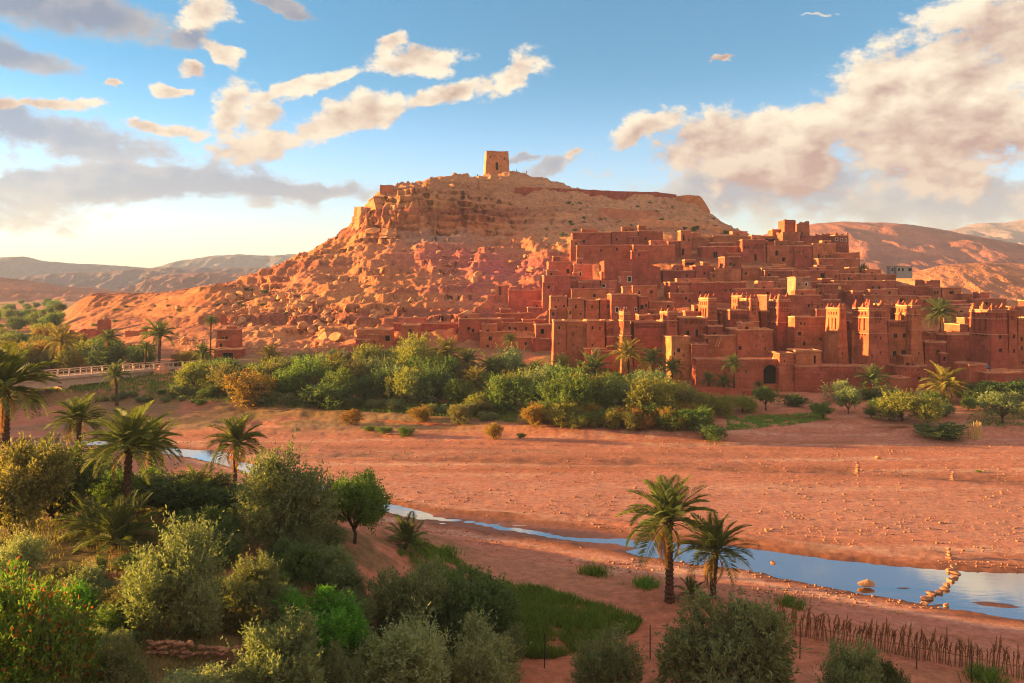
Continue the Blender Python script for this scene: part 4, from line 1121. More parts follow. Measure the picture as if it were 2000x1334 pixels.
# --- citadel
house('highest ruined citadel tower on the village skyline', 'B', 110, 197, 98, 300, depth=7, ruin=.25, rim=False, D=268, mat='mud_dark')
house('broken second citadel tower with a mast, beside the highest tower', 'B', 195, 290, 110, 300, [sq(228, 188, 12, 18)], depth=8, ruin=.6, rim=False, D=266, mat='mud_dark')
house('citadel forebuilding below the two ruined towers', 'B', 98, 226, 182, 310, depth=6, D=261, ruin=.15, rim=False, mat='mud_dark')
house('ruined citadel hall with a jagged top', 'B', 226, 462, 206, 310, depth=8, D=263, ruin=.35, rim=False, mat='mud_dark')
house('crumbling citadel wall stub behind the hall', 'B', 368, 456, 194, 300, depth=6, D=267, ruin=.5, rim=False, mat='mud_dark')
house('grey battlemented citadel house with pale windows on the right shoulder', 'B', 458, 560, 208, 340, [sq(462, 228, 14, 18, 'f'), sq(500, 230, 12, 18, 'f'), sq(535, 232, 10, 18, 'f'), sq(490, 288, 9, 14)], depth=8, D=259, ruin=.15, crown=.6, mat='mud_dark')
house('low stub on the saddle left of the citadel', 'B', 28, 82, 170, 250, depth=5, D=272, ruin=.2, mat='mud_dark')
house('citadel foot house with two dark windows', 'B', -8, 186, 281, 412, [(50, 71, 313, 349, 'o'), (97, 122, 361, 388, 'o'), sq(155, 315, 8, 14)], depth=7, D=252)
house('citadel foot house with tiny vents in a row', 'B', 186, 306, 281, 420, [sq(238, 312, 9, 18), sq(196, 318, 8, 12), sq(214, 318, 8, 12), sq(258, 350, 9, 14)], depth=7, D=250)
house('citadel foot house with arched window row', 'B', 305, 472, 266, 400, [(340, 356, 338, 364, 'o'), sq(400, 344, 9, 16), sq(422, 344, 9, 16), sq(370, 350, 7, 12)], depth=8, D=250)
house('blocky right shoulder of the citadel above a dark bush', 'B', 473, 632, 329, 480, [sq(600, 405, 9, 14)], depth=8, D=248, ruin=.12, mat='mud_dark')
house('long wall house at the citadel foot', 'B', 345, 630, 370, 480, [sq(338 + 20, 395, 9, 14)], depth=5, D=244)
# --- middle right
house('house with a black square window above the stone tower', 'B', -20, 165, 452, 540, [(0, 18, 440 + 15, 490, 'o')], depth=6, mat='mud_dark')
house('house with one dark square doorway right of the stone tower', 'B', 166, 490, 450, 545, [(361, 394, 466, 520, 'o'), sq(466, 480, 9, 20)], depth=7, rot=0)
house('house with paired slit windows left of the stone tower', 'B', 76, 186, 512, 590, [sq(84, 535, 9, 22), sq(105, 535, 9, 22), sq(145, 533, 10, 24), sq(168, 533, 9, 24)], depth=6)
house('house squeezed between slit-window house and slope', 'B', 0, 76, 492, 580, depth=6)
house('grey rubble-stone house with white framed windows', 'B', 186, 298, 497, 625, [sq(257, 534, 16, 22, 'f'), sq(206, 536, 9, 18), sq(230, 590, 9, 14), sq(262, 590, 12, 16, 'f')], depth=6, mat='stonewall', D=203)
house('low house with a long pale roof edge under the stone house', 'B', -10, 186, 571, 640, depth=5)
house('long house with pale roof line above the golden tower', 'B', -10, 372, 621, 770, [sq(275, 680, 14, 22), sq(340, 690, 10, 18), sq(300, 672, 10, 20)], depth=8, rot=0)
house('low house with broken cane roof', 'B', 300, 437, 573, 640, depth=6)
house('house with one yellow shuttered window', 'B', 366, 542, 543, 645, [(483, 504, 558, 580, 'y'), (545 - 25, 540, 600, 645, 'o')], depth=7, mat='mud_dark')
house('long orange house with two small windows on the right slope', 'B', 450, 876, 521, 640, [sq(712, 555, 14, 22), sq(756, 556, 14, 22)], depth=8, rot=-1)
house('low building between citadel and white container', 'B', 490, 642, 472, 540, depth=6)
house('long low house under the white container', 'B', 640, 882, 477, 550, depth=7, mat='mud_dark')
house('small terraced house below the long orange house', 'B', 580, 662, 592, 690, [sq(600, 620, 14, 30, 'd')], depth=6)
house('house with a chimney stub and wide dark hatch', 'B', 662, 1022, 621, 700, [(905, 940, 642, 668, 'o'), sq(838, 640, 12, 18, 'f'), (738, 746, 648, 668, 'f')], depth=7, rot=0)
house('stepped ruin house on the far right slope', 'B', 880, 1132, 556, 640, [sq(1000, 585, 10, 18)], depth=7, ruin=.12)
house('ruined cube on the right skyline', 'B', 1082, 1188, 512, 590, depth=6, ruin=.3, rim=False)
house('house with dark windows below the ruined cube', 'B', 1130, 1192, 571, 660, [sq(1138, 592, 14, 24), sq(1162, 592, 12, 22)], depth=6, mat='mud_dark')
house('house with one large dark window near the right skyline', 'B', 1192, 1332, 572, 660, [(1245, 1281, 580, 612, 'o')], depth=7)
house('small house stepping down the right skyline', 'B', 1332, 1412, 612, 680, [sq(1385, 640, 14, 16)], depth=6, mat='mud_dark')
house('low cabin with a pale roof right of the hatch house', 'B', 1030, 1122, 627, 690, depth=5)
house('last low house at the end of the right skyline', 'B', 1412, 1640, 645, 700, [(1480, 1510, 668, 690, 'o')], depth=7, mat='mud_dark')
house('long low shed behind the palm', 'B', 1225, 1420, 684, 740, row(1250, 1400, 5, 690, 708, 'o'), depth=5)
house('low house behind the palm at mid slope', 'B', 1275, 1545, 742, 800, [(1340, 1365, 752, 775, 'o')], depth=6)
house('roof terrace house right of the far kasbah tower', 'B', 1720, 1900, 700, 790, depth=6, mat='mud_dark')
# --- second row, right
house('house with two pale framed windows between the kasbahs', 'B', 372, 500, 652, 770, [(395, 412, 704, 731, 'f'), (430, 446, 704, 730, 'f')], depth=7)
house('large blank-walled house between the two big kasbahs', 'B', 180, 492, 770, 1000, [(204, 226, 871, 897, 'w'), (240, 258, 938, 966, 'w'), (392, 411, 838, 861, 'w'), sq(217, 806, 10, 20), sq(244, 808, 10, 20), (356, 371, 908, 932, 'w'), (469, 482, 930, 962, 'w')], depth=10, D=160, rot=0)
# --- great kasbah
kasbah('great kasbah with four tapering towers, brightly lit heads, beside the gold palm', 'B', 760, 1100, 153, [
    ('tower', 478, 566, 712, 1105, deco(496, 552, 714, 110) + [sq(508, 1010, 9, 22), sq(515, 890, 8, 16)], dict(depth=6, taper=.040, crown=True, lops=ldeco(6), rot=7)),
    ('curtain_wall', 560, 700, 803, 1105, row(575, 690, 8, 815, 845) + [sq(588, 1040, 9, 18)], dict(depth=8, taper=.0, D=155, rot=5)),
    ('buttress', 572, 622, 860, 1105, [], dict(depth=3, taper=.03, D=153.6, rim=False, rot=3)),
    ('tower', 678, 852, 714, 1195, deco(722, 815, 716, 110) + [sq(706, 1030, 9, 20), sq(735, 900, 9, 16), sq(780, 905, 9, 20), sq(775, 1005, 9, 20)], dict(depth=7, taper=.045, crown=True, lops=ldeco(6), D=149, rot=7)),
    ('curtain_wall', 826, 1000, 797, 1120, row(836, 985, 14, 808, 838, 'n', .6) + [(860, 886, 884, 912, 'w'), (924, 949, 882, 912, 'w'), (856, 882, 1002, 1037, 'w'), (917, 943, 998, 1032, 'w')], dict(depth=8, taper=.0, D=154, rot=0)),
    ('tower', 975, 1085, 692, 1110, deco(995, 1052, 694, 110) + [sq(1040, 1010, 9, 20)], dict(depth=6.5, taper=.045, crown=True, lops=ldeco(6), D=152, rot=6)),
    ('tower', 928, 990, 702, 820, deco(935, 985, 704, 90), dict(depth=5, taper=.02, crown=True, lops=ldeco(5), D=163, rot=8)),
    ('tower', 684, 724, 712, 830, [], dict(depth=4, taper=.02, crown=True, D=160, rot=8)),
    ('inner_wall', 600, 722, 746, 830, [], dict(depth=5, D=164, rot=3)),
    ('inner_wall', 755, 842, 685, 830, [], dict(depth=5, D=165, rot=3))])
house('mud wall house stepping down right of the great kasbah', 'B', 1076, 1228, 942, 1110, depth=6, D=154)
house('collapsed roofless room behind the stepping wall', 'B', 1062, 1232, 866, 960, depth=6, D=160, ruin=.5, rim=False)
house('long blank house with a pale roof line left of the right kasbah', 'B', 1226, 1528, 892, 1110, [(1365, 1420, 1050, 1092, 'o'), sq(1385, 918, 9, 10)], depth=8, D=156, rot=0)
house('low house with slanting blind niches behind the pale roof line', 'B', 1312, 1502, 822, 900, row(1400, 1498, 6, 838, 876) + [sq(1372, 845, 16, 18)], depth=6, D=168)
kasbah('right kasbah with a broad niche tower at the picture edge', 'B', 1650, 1130, 150, [
    ('tower', 1524, 1668, 722, 1150, deco(1552, 1645, 724, 105) + [(1590, 1613, 894, 919, 'w'), (1590, 1613, 985, 1012, 'w')], dict(depth=7, taper=.035, crown=True, lops=ldeco(6), rot=6)),
    ('tower', 1650, 1722, 724, 1150, deco(1656, 1712, 726, 100) + [sq(1684, 890, 16, 28), sq(1684, 990, 14, 26)], dict(depth=6.5, taper=.02, crown=True, D=151.5, rot=2)),
    ('curtain_wall', 1716, 1900, 782, 1150, [sq(1732, 905, 14, 30), sq(1732, 970, 14, 28), sq(1740, 1070, 12, 24)], dict(depth=8, taper=.0, D=153, rot=0))])
# --- front right low walls
house('low ruined gatehouse top behind the long front wall', 'B', 186, 372, 1003, 1120, [(318, 334, 1035, 1088, 'o')], depth=5, D=149, ruin=.25)
house('long curving front wall below the great kasbah', 'B', 188, 738, 1107, 1290, [sq(380, 1092 + 20, 8, 8)], depth=3.5, D=146, rot=-3, name='mud_wall', cat='wall', group=None)
house('low flat house in front of the great kasbah tower', 'B', 880, 1096, 1107, 1230, [(1030, 1052, 1180, 1209, 'w'), sq(1030, 1128, 12, 10)], depth=6, D=146.5)
house('short garden wall left of the gold palm', 'B', 788, 976, 1187, 1290, depth=3, D=143, name='mud_wall', cat='wall', group=None)
house('plain wall house right of the gold palm', 'B', 1378, 1502, 1097, 1245, depth=5, D=146)
house('terrace wall with a person sitting above it, right edge', 'B', 1486, 1900, 1152, 1215, depth=6, D=144, name='terrace', cat='terrace', group=None)
# --- left foot of the hill
house('largest plain block in the west row at the foot of the hill', 'C', 820, 1104, 1178, 1320, depth=8, rot=4)
house('low house behind the plain west block', 'C', 1056, 1270, 1143, 1210, depth=6)
house('low house with a long pale roof, west row', 'C', 1102, 1322, 1203, 1270, depth=6, rot=1)
house('west row house with a dark hole in its wall', 'C', 1312, 1437, 1218, 1300, [(1330, 1353, 1240, 1259, 'o')], depth=6)
house('front house with one window above the pale bush', 'C', 957, 1195, 1264, 1360, [(1014, 1036, 1292, 1319, 'w'), sq(1000, 1345, 16, 16)], depth=7, rot=2)
house('low wall house by the small crown palm', 'C', 1190, 1320, 1300, 1360, depth=5)
house('thin roofed shed west of the plain kasbah', 'C', 1236, 1392, 1183, 1240, depth=5)
house('lone hut with a door on the pink slope', 'C', 1056, 1142, 962, 1035, [(1080, 1099, 968, 1024, 'd')], depth=4, mat='mud_pink')
house('retaining wall below the hut on the pink slope', 'C', 1142, 1386, 992, 1090, depth=3, mat='mud_pink', name='retaining_wall', cat='wall', group=None)
house('small terrace house under the retaining wall', 'C', 1270, 1412, 1103, 1160, depth=5, mat='mud_pink')
house('long thin-roofed house at the western foot of the hill', 'C', 392, 812, 1208, 1290, depth=7, rot=1)
house('westmost village house with two doors, in the trees', 'C', 155, 382, 1248, 1360, [(340, 372, 1286, 1322, 'o'), sq(180, 1300, 14, 18)], depth=6, rot=2)
house('low porch house beside the westmost house', 'C', 226, 300, 1278, 1370, [sq(290 - 28, 1318, 16, 34, 'd')], depth=4, D=183)
house('flat-roofed house half hidden by the tall green tree', 'C', 446, 562, 1218, 1330, depth=6, D=186)
house('square hut with a reed porch below the boulders', 'E', 1208, 1322, 500, 640, depth=5, D=186, rot=4)
house('small reed porch house in front of the square hut', 'E', 1193, 1342, 608, 690, [(1240, 1300, 622, 668, 'o')], depth=4, D=180, rot=2)
house('stump of a mud pillar among the boulders', 'E', 1232, 1256, 412, 480, D=222, depth=2, ruin=.3, rim=False, name='mud_pillar', cat='pillar', group=None)
house('sunlit broken wall on the low ridge', 'E', 540, 586, 437, 505, D=245, depth=4, ruin=.5, rim=False, name='ruined_wall', cat='ruin', group='ruins on the low ridge')
house('low shadowed ruin beside the sunlit broken wall', 'E', 455, 540, 492, 540, D=232, depth=5, ruin=.4, rim=False, name='ruined_wall', cat='ruin', group='ruins on the low ridge')
house('low ruin behind the tall bushy palm', 'E', 697, 805, 502, 555, D=226, depth=5, ruin=.3, rim=False, name='ruined_wall', cat='ruin', group='ruins on the low ridge')
house('low ruin at the foot of the ridge, farther left', 'E', 385, 455, 498, 540, D=236, depth=4, ruin=.5, rim=False, name='ruined_wall', cat='ruin', group='ruins on the low ridge')

# --- hilltop granary and the ramparts
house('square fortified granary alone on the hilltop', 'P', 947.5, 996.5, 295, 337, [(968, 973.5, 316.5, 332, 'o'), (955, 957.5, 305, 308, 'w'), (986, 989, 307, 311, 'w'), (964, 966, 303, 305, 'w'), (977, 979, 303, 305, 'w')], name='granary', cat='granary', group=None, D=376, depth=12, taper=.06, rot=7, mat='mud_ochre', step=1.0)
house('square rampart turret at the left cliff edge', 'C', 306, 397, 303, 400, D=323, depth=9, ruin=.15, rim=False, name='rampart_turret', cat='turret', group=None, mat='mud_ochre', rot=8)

def rampart(name, label, pts, thick, mat, hgt, ruin=.5):
    """wall that follows the ground along (px, D, top py) points"""
    pts = np.array(pts, float)
    n = max(8, int((pts[-1, 0] - pts[0, 0]) / 3))
    px = np.linspace(pts[0, 0], pts[-1, 0], n)
    D = np.interp(px, pts[:, 0], pts[:, 1]); py = np.interp(px, pts[:, 0], pts[:, 2])
    x = (px - 1000) * D / FP
    top = CAMZ - (py - HY) * D / FP + .35 * fbm(x * .25, D * 0, 3.0, 3) * ruin
    g = zground(x, D)[0]
    bot = np.minimum(g, top - hgt) - 1.5
    v, f = [], []
    for i in range(n):
        for k in range(5):
            q = k / 4
            e = .14 * NZ((x[i] * .8, q * 3.0, 7.0))
            v.append((x[i], D[i] - .35 * (1 - q) + e, bot[i] + (top[i] - bot[i]) * q))
        for k in range(5):
            q = 1 - k / 4
            v.append((x[i], D[i] + thick + .3 * (1 - q), bot[i] + (top[i] - bot[i]) * q))
    for i in range(n - 1):
        for k in range(9):
            f.append((i*10 + k, (i+1)*10 + k, (i+1)*10 + k + 1, i*10 + k + 1))
    f.append(tuple(range(9, -1, -1))); f.append(tuple((n-1)*10 + k for k in range(10)))
    xm, dm = float(x[n // 2]), float(D[n // 2])
    org = Vector((xm, dm, float(g[n // 2])))
    me = mesh_from(name, np.array(v) - np.array(org), f)
    o = link(name, me, None, M[mat], org)
    tag(o, label, 'wall', 'ramparts and terrace walls', 'thing')
    return o
rampart('rampart_wall', 'long crumbling rampart along the crest right of the summit', [(1005, 345, 366), (1060, 350, 366), (1130, 356, 369.5), (1200, 357, 373), (1265, 358, 375), (1280, 358, 374.5), (1298, 357, 377), (1321, 355, 380)], 1.6, 'mud', 4.5)
rampart('rampart_wall', 'broken corner bastion at the right end of the crest', [(1322, 352, 385), (1330, 350, 382), (1342, 351, 380.5), (1366, 352, 382), (1372, 354, 388), (1380, 358, 400), (1387, 362, 412)], 8.0, 'mud_ochre', 6)
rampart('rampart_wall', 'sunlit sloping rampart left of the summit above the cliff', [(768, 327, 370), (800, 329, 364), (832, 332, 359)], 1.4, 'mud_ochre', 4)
rampart('terrace_wall', 'thin terrace wall crossing the slope below the long rampart', [(1246, 300, 426), (1300, 302, 431), (1360, 304, 436), (1410, 305, 443)], 1.0, 'cap', 1.2)
rampart('terrace_wall', 'short terrace wall higher on the slope, left of the thin one', [(1170, 318, 405), (1230, 318, 410), (1290, 318, 414)], 1.0, 'cap', .8)
rampart('retaining_wall', 'low stone retaining wall along the far river bank', [(632, 129.2, 817), (700, 126.8, 819), (800, 124, 825), (900, 120.8, 830)], .8, 'mud_dark', .9)
rampart('retaining_wall', 'low curved garden wall beside the path to the gate', [(1655, 131, 803), (1680, 130.4, 804), (1712, 130, 806)], .5, 'mud', .8)
rampart('retaining_wall', 'mud embankment wall below the arched gate', [(1352, 142.5, 753), (1420, 141.5, 757), (1500, 141, 768), (1540, 141, 772)], 1.0, 'mud', 1.5)
rampart('stone_ledge', 'bare rock ledge in the middle of the village houses', [(1180, 224, 508), (1230, 226, 505), (1290, 228, 522)], 12.0, 'mud', 2)
rampart('terrace_wall', 'upper field terrace wall on the shoulder left of the rockfall', [(425, 284, 558), (480, 287, 556), (545, 290, 555)], 1.2, 'mud_dark', 2.5)
rampart('terrace_wall', 'lower field terrace wall on the shoulder left of the rockfall', [(440, 260, 586), (500, 261, 583), (560, 262, 584)], 1.2, 'mud_dark', 2.5)
rampart('terrace_wall', 'crumbling bank wall on the low ridge right of the ruins', [(330, 238, 632), (380, 240, 628), (440, 242, 622)], 1.0, 'mud_dark', 1.5)
# ------------------------------------------------------------------ vegetation
FOL = {
 'olive': foliage('olive_leaves', (0.076, 0.111, 0.050), (0.277, 0.342, 0.154), .42),
 'pale': foliage('pale_leaves', (0.126, 0.176, 0.081), (0.395, 0.471, 0.228), .42),
 'dark': foliage('dark_leaves', (0.035, 0.073, 0.022), (0.134, 0.199, 0.062), .42),
 'green': foliage('green_leaves', (0.053, 0.107, 0.020), (0.181, 0.275, 0.060), .42),
 'bright': foliage('bright_leaves', (0.048, 0.140, 0.011), (0.139, 0.320, 0.024), .35),
 'lime': foliage('yellow_green_leaves', (0.107, 0.139, 0.025), (0.328, 0.321, 0.069), .4),
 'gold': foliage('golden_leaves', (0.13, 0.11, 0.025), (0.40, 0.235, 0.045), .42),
 'flower': foliage('flowering_leaves', (0.059, 0.139, 0.018), (0.168, 0.305, 0.044), .42, (0.42, 0.11, 0.025)),
 'brown': foliage('brown_leaves', (0.092, 0.092, 0.033), (0.260, 0.231, 0.081), .42),
 'palm': foliage('palm_leaves', (0.050, 0.076, 0.025), (0.158, 0.194, 0.061), .42),
 'palmlit': foliage('sunlit_palm_leaves', (0.119, 0.119, 0.025), (0.336, 0.259, 0.056), .35),  # palm leaves with the golden sun put into their colour
 'palmdry': foliage('dry_palm_leaves', (0.224, 0.119, 0.056), (0.420, 0.238, 0.105), .42),
 'grass': foliage('grass_blades', (0.070, 0.143, 0.020), (0.184, 0.319, 0.048), .42),
 'drygrass': foliage('dry_grass_blades', (0.119, 0.133, 0.042), (0.294, 0.252, 0.091), .42),
}
def norm(a): return a / np.maximum(np.linalg.norm(a, axis=-1, keepdims=True), 1e-9)
def crown_mesh(name, seed, n_sprig, per, leaf, wid, shape):
    g = np.random.default_rng(seed)
    # lobes of the crown
    if shape == 'tree':
        nl = 17; zc0, zr = .62, .32
    elif shape == 'upright':
        nl = 20; zc0, zr = .46, .36
    else:
        nl = 18; zc0, zr = .44, .38
    ang = g.uniform(0, 2 * np.pi, nl); rad = .40 * np.sqrt(g.uniform(0, 1, nl))
    cz = zc0 + zr * g.uniform(-1, .9, nl) * (1 - .55 * rad / .40)
    cen = np.stack([rad * np.cos(ang), rad * np.sin(ang), cz], -1)
    lr = g.uniform(.07, .20, nl)
    ls = np.stack([lr, lr, lr * (g.uniform(.9, 1.3, nl) if shape != 'upright' else g.uniform(1.3, 2.0, nl))], -1)
    ls[:, 2] = np.minimum(ls[:, 2], np.minimum(cen[:, 2] - .02, .97 - cen[:, 2]) + .04)
    pr = lr ** 2; pr /= pr.sum()
    li = g.choice(nl, n_sprig, p=pr)
    d = norm(g.normal(size=(n_sprig, 3)))
    r = g.uniform(.35, 1.0, n_sprig) ** .45
    base = cen[li] + d * ls[li] * r[:, None]
    upk = .9 if shape == 'upright' else .5
    sd = norm(d * .7 + np.array((0, 0, upk)) + g.normal(size=(n_sprig, 3)) * .45)
    sl = g.uniform(.06, .14, n_sprig) * (1.35 if shape == 'upright' else 1) * np.where(g.uniform(0, 1, n_sprig) < .07, 1.9, 1.0)
    base[:, 2] = np.maximum(base[:, 2], .02)
    t = np.tile(np.linspace(0, 1, per), (n_sprig, 1)) + g.uniform(-.04, .04, (n_sprig, per))
    P = base[:, None] + sd[:, None] * (t * sl[:, None])[..., None] + g.normal(size=(n_sprig, per, 3)) * .008
    ld = norm(sd[:, None] * .8 + g.normal(size=(n_sprig, per, 3)) * .75)
    sdv = norm(np.cross(ld, g.normal(size=(n_sprig, per, 3))))
    L = leaf * g.uniform(.7, 1.3, (n_sprig, per, 1)); Wd = wid * g.uniform(.7, 1.3, (n_sprig, per, 1))
    a = P; b = P + ld * L * .45 + sdv * Wd * .5; c = P + ld * L; e = P + ld * L * .45 - sdv * Wd * .5
    V = np.stack([a, b, c, e], 2).reshape(-1, 3)
    F = np.arange(len(V), dtype=np.int32).reshape(-1, 4)
    return mesh_from(name, V, F), cen
def trunk_mesh(name, seed, cen, shape):
    g = random.Random(seed)
    mb = MB()
    fork = .22 if shape == 'tree' else .08
    mb.tube([(0, 0, -.03), (g.uniform(-.02, .02), g.uniform(-.02, .02), fork * .6), (g.uniform(-.03, .03), g.uniform(-.03, .03), fork)], [.030, .024, .022], 7)
    for k in range(7):
        c = cen[k % len(cen)]
        m_ = (c[0] * .45 + g.uniform(-.03, .03), c[1] * .45 + g.uniform(-.03, .03), fork + (c[2] - fork) * .55)
        mb.tube([(0, 0, fork * .85), m_, tuple(c), (c[0] * 1.25, c[1] * 1.25, min(.93, c[2] + .08))], [.017, .011, .006, .002], 5)
    for k in range(46):
        c = np.array(cen[k % len(cen)]); d_ = Vector((g.gauss(0, 1), g.gauss(0, 1), g.gauss(.5, .8))).normalized(); L_ = g.uniform(.12, .26)
        e = Vector(c) + d_ * L_; e.z = max(.05, min(1.0, e.z))
        mb.tube([tuple(c), tuple((Vector(c) + e) / 2 + Vector((g.uniform(-.015, .015), g.uniform(-.015, .015), .01))), tuple(e)], [.004, .003, .0012], 3, False)
    return mesh_from(name, mb.v, mb.f, True)
CR = {}
for shp in ('bush', 'tree', 'upright'):
    for q in range(3):
        me, cen = crown_mesh('crown', 100 + q * 7 + len(shp), 1500, 15, .040, .0155, shp)
        CR['near', shp, q] = (me, trunk_mesh('trunk', q, cen, shp))
        me, cen = crown_mesh('crown', 300 + q * 7 + len(shp), 620, 12, .052, .023, shp)
        CR['far', shp, q] = (me, trunk_mesh('trunk', q + 9, cen, shp))
_cm = {}
def tinted(me, mat):
    k = (me.name, mat.name)
    if k not in _cm:
        m2 = me.copy(); m2.materials.clear(); m2.materials.append(mat); _cm[k] = m2
    return _cm[k]
def leafy(name, me, mat, parent):
    """object that shares its mesh but carries its own leaf material"""
    if not me.materials: me.materials.append(None)
    o = link(name, me, parent)
    o.material_slots[0].link = 'OBJECT'
    o.material_slots[0].material = mat
    return o
NTREE = [0]
def tree(label, kind, px, pyb, pyt, wpx, D=None, shape='bush', name=None, cat=None, group=None, loc=None, hm=None, wm=None):
    if loc is None:
        loc = gpt(px, pyb, D)
        D = loc.y
        hm = (CAMZ - (pyt - HY) * D / FP) - loc.z
        wm = wpx * D / FP
    hm = max(hm, .5)
    NTREE[0] += 1
    lod = 'near' if loc.y < 95 else 'far'
    me, tr = CR[lod, shape, NTREE[0] % 3]
    name = name or ('tree' if shape == 'tree' or hm > 3.2 else 'bush')
    root = empty(name, loc, random.uniform(0, 6.28))
    root.scale = (wm / .95, wm / .95, hm / .96)
    leafy('crown', me, FOL[kind], root)
    link('trunk', tinted(tr, M['bark']), root)
    tag(root, label, cat or ('tree' if name == 'tree' else 'bush'), group)
    return root

# ---- date palms
def frond_mesh(name, seed, droop, n=34, far=False):
    g = random.Random(seed)
    v, f = [], []
    def P(t):          # midrib: rises, then bends over
        a = 0.0
        x = t * (1 - .18 * droop * t)
        z = .10 * math.sin(t * 1.6) - droop * .62 * t ** 2.2
        return Vector((x, 0, z))
    steps = 9
    for i in range(steps):
        t = i / (steps - 1); p = P(t); r = .013 * (1 - .85 * t) * (1.6 if far else 1)
        v += [(p.x, -r, p.z), (p.x, r, p.z), (p.x, 0, p.z + r * 1.3)]
    for i in range(steps - 1):
        b = i * 3
        for k in range(3):
            f.append((b + k, b + (k + 1) % 3, b + 3 + (k + 1) % 3, b + 3 + k))
    n = 18 if far else n
    wd = (.022 if far else .0125)
    for i in range(n):
        t = .14 + .86 * i / (n - 1)
        p = P(t); q = P(min(1, t + .02)); d = (q - p).normalized() if t < .985 else (P(1) - P(.97)).normalized()
        L = .30 * (math.sin(math.pi * min(1, .15 + t * .85)) ** .6) * g.uniform(.85, 1.1) * (1 - .25 * t) + .03
        for s in (-1, 1):
            out_ = (d * .75 + Vector((0, s * .75, 0)) + Vector((0, 0, .30 + g.uniform(-.12, .12)))).normalized()
            tip = p + out_ * L + Vector((0, 0, -.10 * L))
            mid = p + out_ * L * .45
            sdv = out_.cross(Vector((0, 0, 1))).normalized() * wd
            sdv = (sdv * .8 + Vector((0, 0, wd * .5)))
            b = len(v)
            v += [tuple(p), tuple(mid + sdv), tuple(tip), tuple(mid - sdv)]
            f.append((b, b + 1, b + 2, b + 3))
    return mesh_from(name, v, f)
FR = {('near', k): frond_mesh('frond', 40 + k, d) for k, d in enumerate((.30, .55, .85))}
FR.update({('far', k): frond_mesh('frond', 50 + k, d, far=True) for k, d in enumerate((.35, .6, .9))})
def palm_trunk(name, seed, hm, r):
    g = random.Random(seed)
    v, f = [], []
    n, ns = max(8, int(hm / .13)), 11
    bx, by = g.uniform(-.3, .3), g.uniform(-.3, .3)
    for i in range(n + 1):
        t = i / n
        cx, cy = bx * t * t, by * t * t
        for k in range(ns):
            an = 2 * math.pi * (k + .5 * (i % 2)) / ns
            rr = r * (1.25 - .4 * min(1, t * 4) + .0 * t) * (1.18 if i % 2 else .92) * g.uniform(.9, 1.1)
            if t > .9: rr *= 1.25 + 1.5 * (t - .9)
            v.append((cx + rr * math.cos(an), cy + rr * math.sin(an), -.3 + (hm + .3) * t + (.05 if i % 2 else 0)))
    for i in range(n):
        for k in range(ns):
            k2 = (k + 1) % ns
            f.append((i*ns + k, i*ns + k2, (i+1)*ns + k2, (i+1)*ns + k))
    f.append(tuple(n*ns + k for k in range(ns)))
    return mesh_from(name, v, f), (bx, by)
def palm(label, px, pyb, pyc, rpx, D=None, n=None, kind='palm', dry=4, lean=0.0, up=0.0, name='palm_tree', group='date palms', loc=None):
    """pyb: foot of trunk, pyc: row where the fronds spring from, rpx: frond length in photo pixels"""
    loc = loc or gpt(px, pyb, D)
    D = loc.y
    hm = max(.25, CAMZ - (pyc - HY) * D / FP - loc.z)
    fl = rpx * D / FP
    lod = 'near' if D < 95 else 'far'
    root = empty(name, loc, random.uniform(-.4, .4))
    tag(root, label, 'palm', group)
    sd = int(px * 7 + pyc)
    r = min(.30, max(.17, fl * .085))
    me, (bx, by) = palm_trunk('trunk', sd, hm, r)
    link('trunk', me, root, M['palmbark'])
    n = n or (46 if lod == 'near' else 30)
    g = random.Random(sd)
    for i in range(n):
        q = (i + .5) / n                               # 0 = youngest, upright
        az = i * 2.39996 + g.uniform(-.25, .25)
        tilt = 82 - 100 * q ** .9 + g.uniform(-8, 8) + up * 22
        k = 0 if q < .35 else (1 if q < .75 else 2)
        o = link('frond', tinted(FR[lod, k], FOL[kind]), root)
        o.location = (bx + .10 * math.cos(az), by + .10 * math.sin(az), hm - .05 - .10 * q)
        s_ = fl * g.uniform(.82, 1.1) * (.8 if q < .1 else 1)
        o.scale = (s_, s_ * .95, s_)
        o.rotation_euler = (g.uniform(-.25, .25), -R(tilt), az)
    for i in range(dry):
        az = g.uniform(0, 6.28)
        o = link('dry_frond', tinted(FR[lod, 2], FOL['palmdry']), root)
        o.location = (bx + .12 * math.cos(az), by + .12 * math.sin(az), hm - .3)
        s_ = fl * g.uniform(.6, .85); o.scale = (s_, s_ * .5, s_)
        o.rotation_euler = (0, R(g.uniform(38, 68)), az)
    return root

# near palms
palm('tall date palm at the left picture edge with long drooping fronds', 12, 905, 755, 108, D=50, dry=6)
palm('short-trunked palm behind the tall trunk, second from the left edge', 155, 880, 818, 58, D=66)
palm('tall slender date palm with a bare red trunk above the left grove', 246, 1015, 868, 92, D=44, n=52, dry=3)
palm('palm half hidden behind the tall bare-trunked palm', 303, 905, 866, 66, D=60)
palm('solitary palm with a rough trunk right of the left grove', 456, 985, 862, 64, D=62, dry=6)
palm('taller of the two palms by the river, with hanging dead fronds', 1308, 1178, 1015, 104, n=44, dry=7, up=.3)
palm('shorter of the two palms by the river, thick shaggy trunk', 1392, 1172, 1078, 84, n=38, dry=6, up=.5)
palm('wide trunkless palm clump at the foot of the tall slender palm', 225, 1075, 1055, 100, n=34, dry=0, up=.2, name='palm_clump', group='trunkless palm clumps')
palm('second trunkless palm clump tangled with the first', 175, 1050, 1030, 80, n=26, dry=0, up=.2, name='palm_clump', group='trunkless palm clumps')
palm('brownish trunkless palm clump right of the dark green tree', 400, 1010, 985, 86, D=49, n=34, dry=8, up=.2, name='palm_clump', group='trunkless palm clumps')
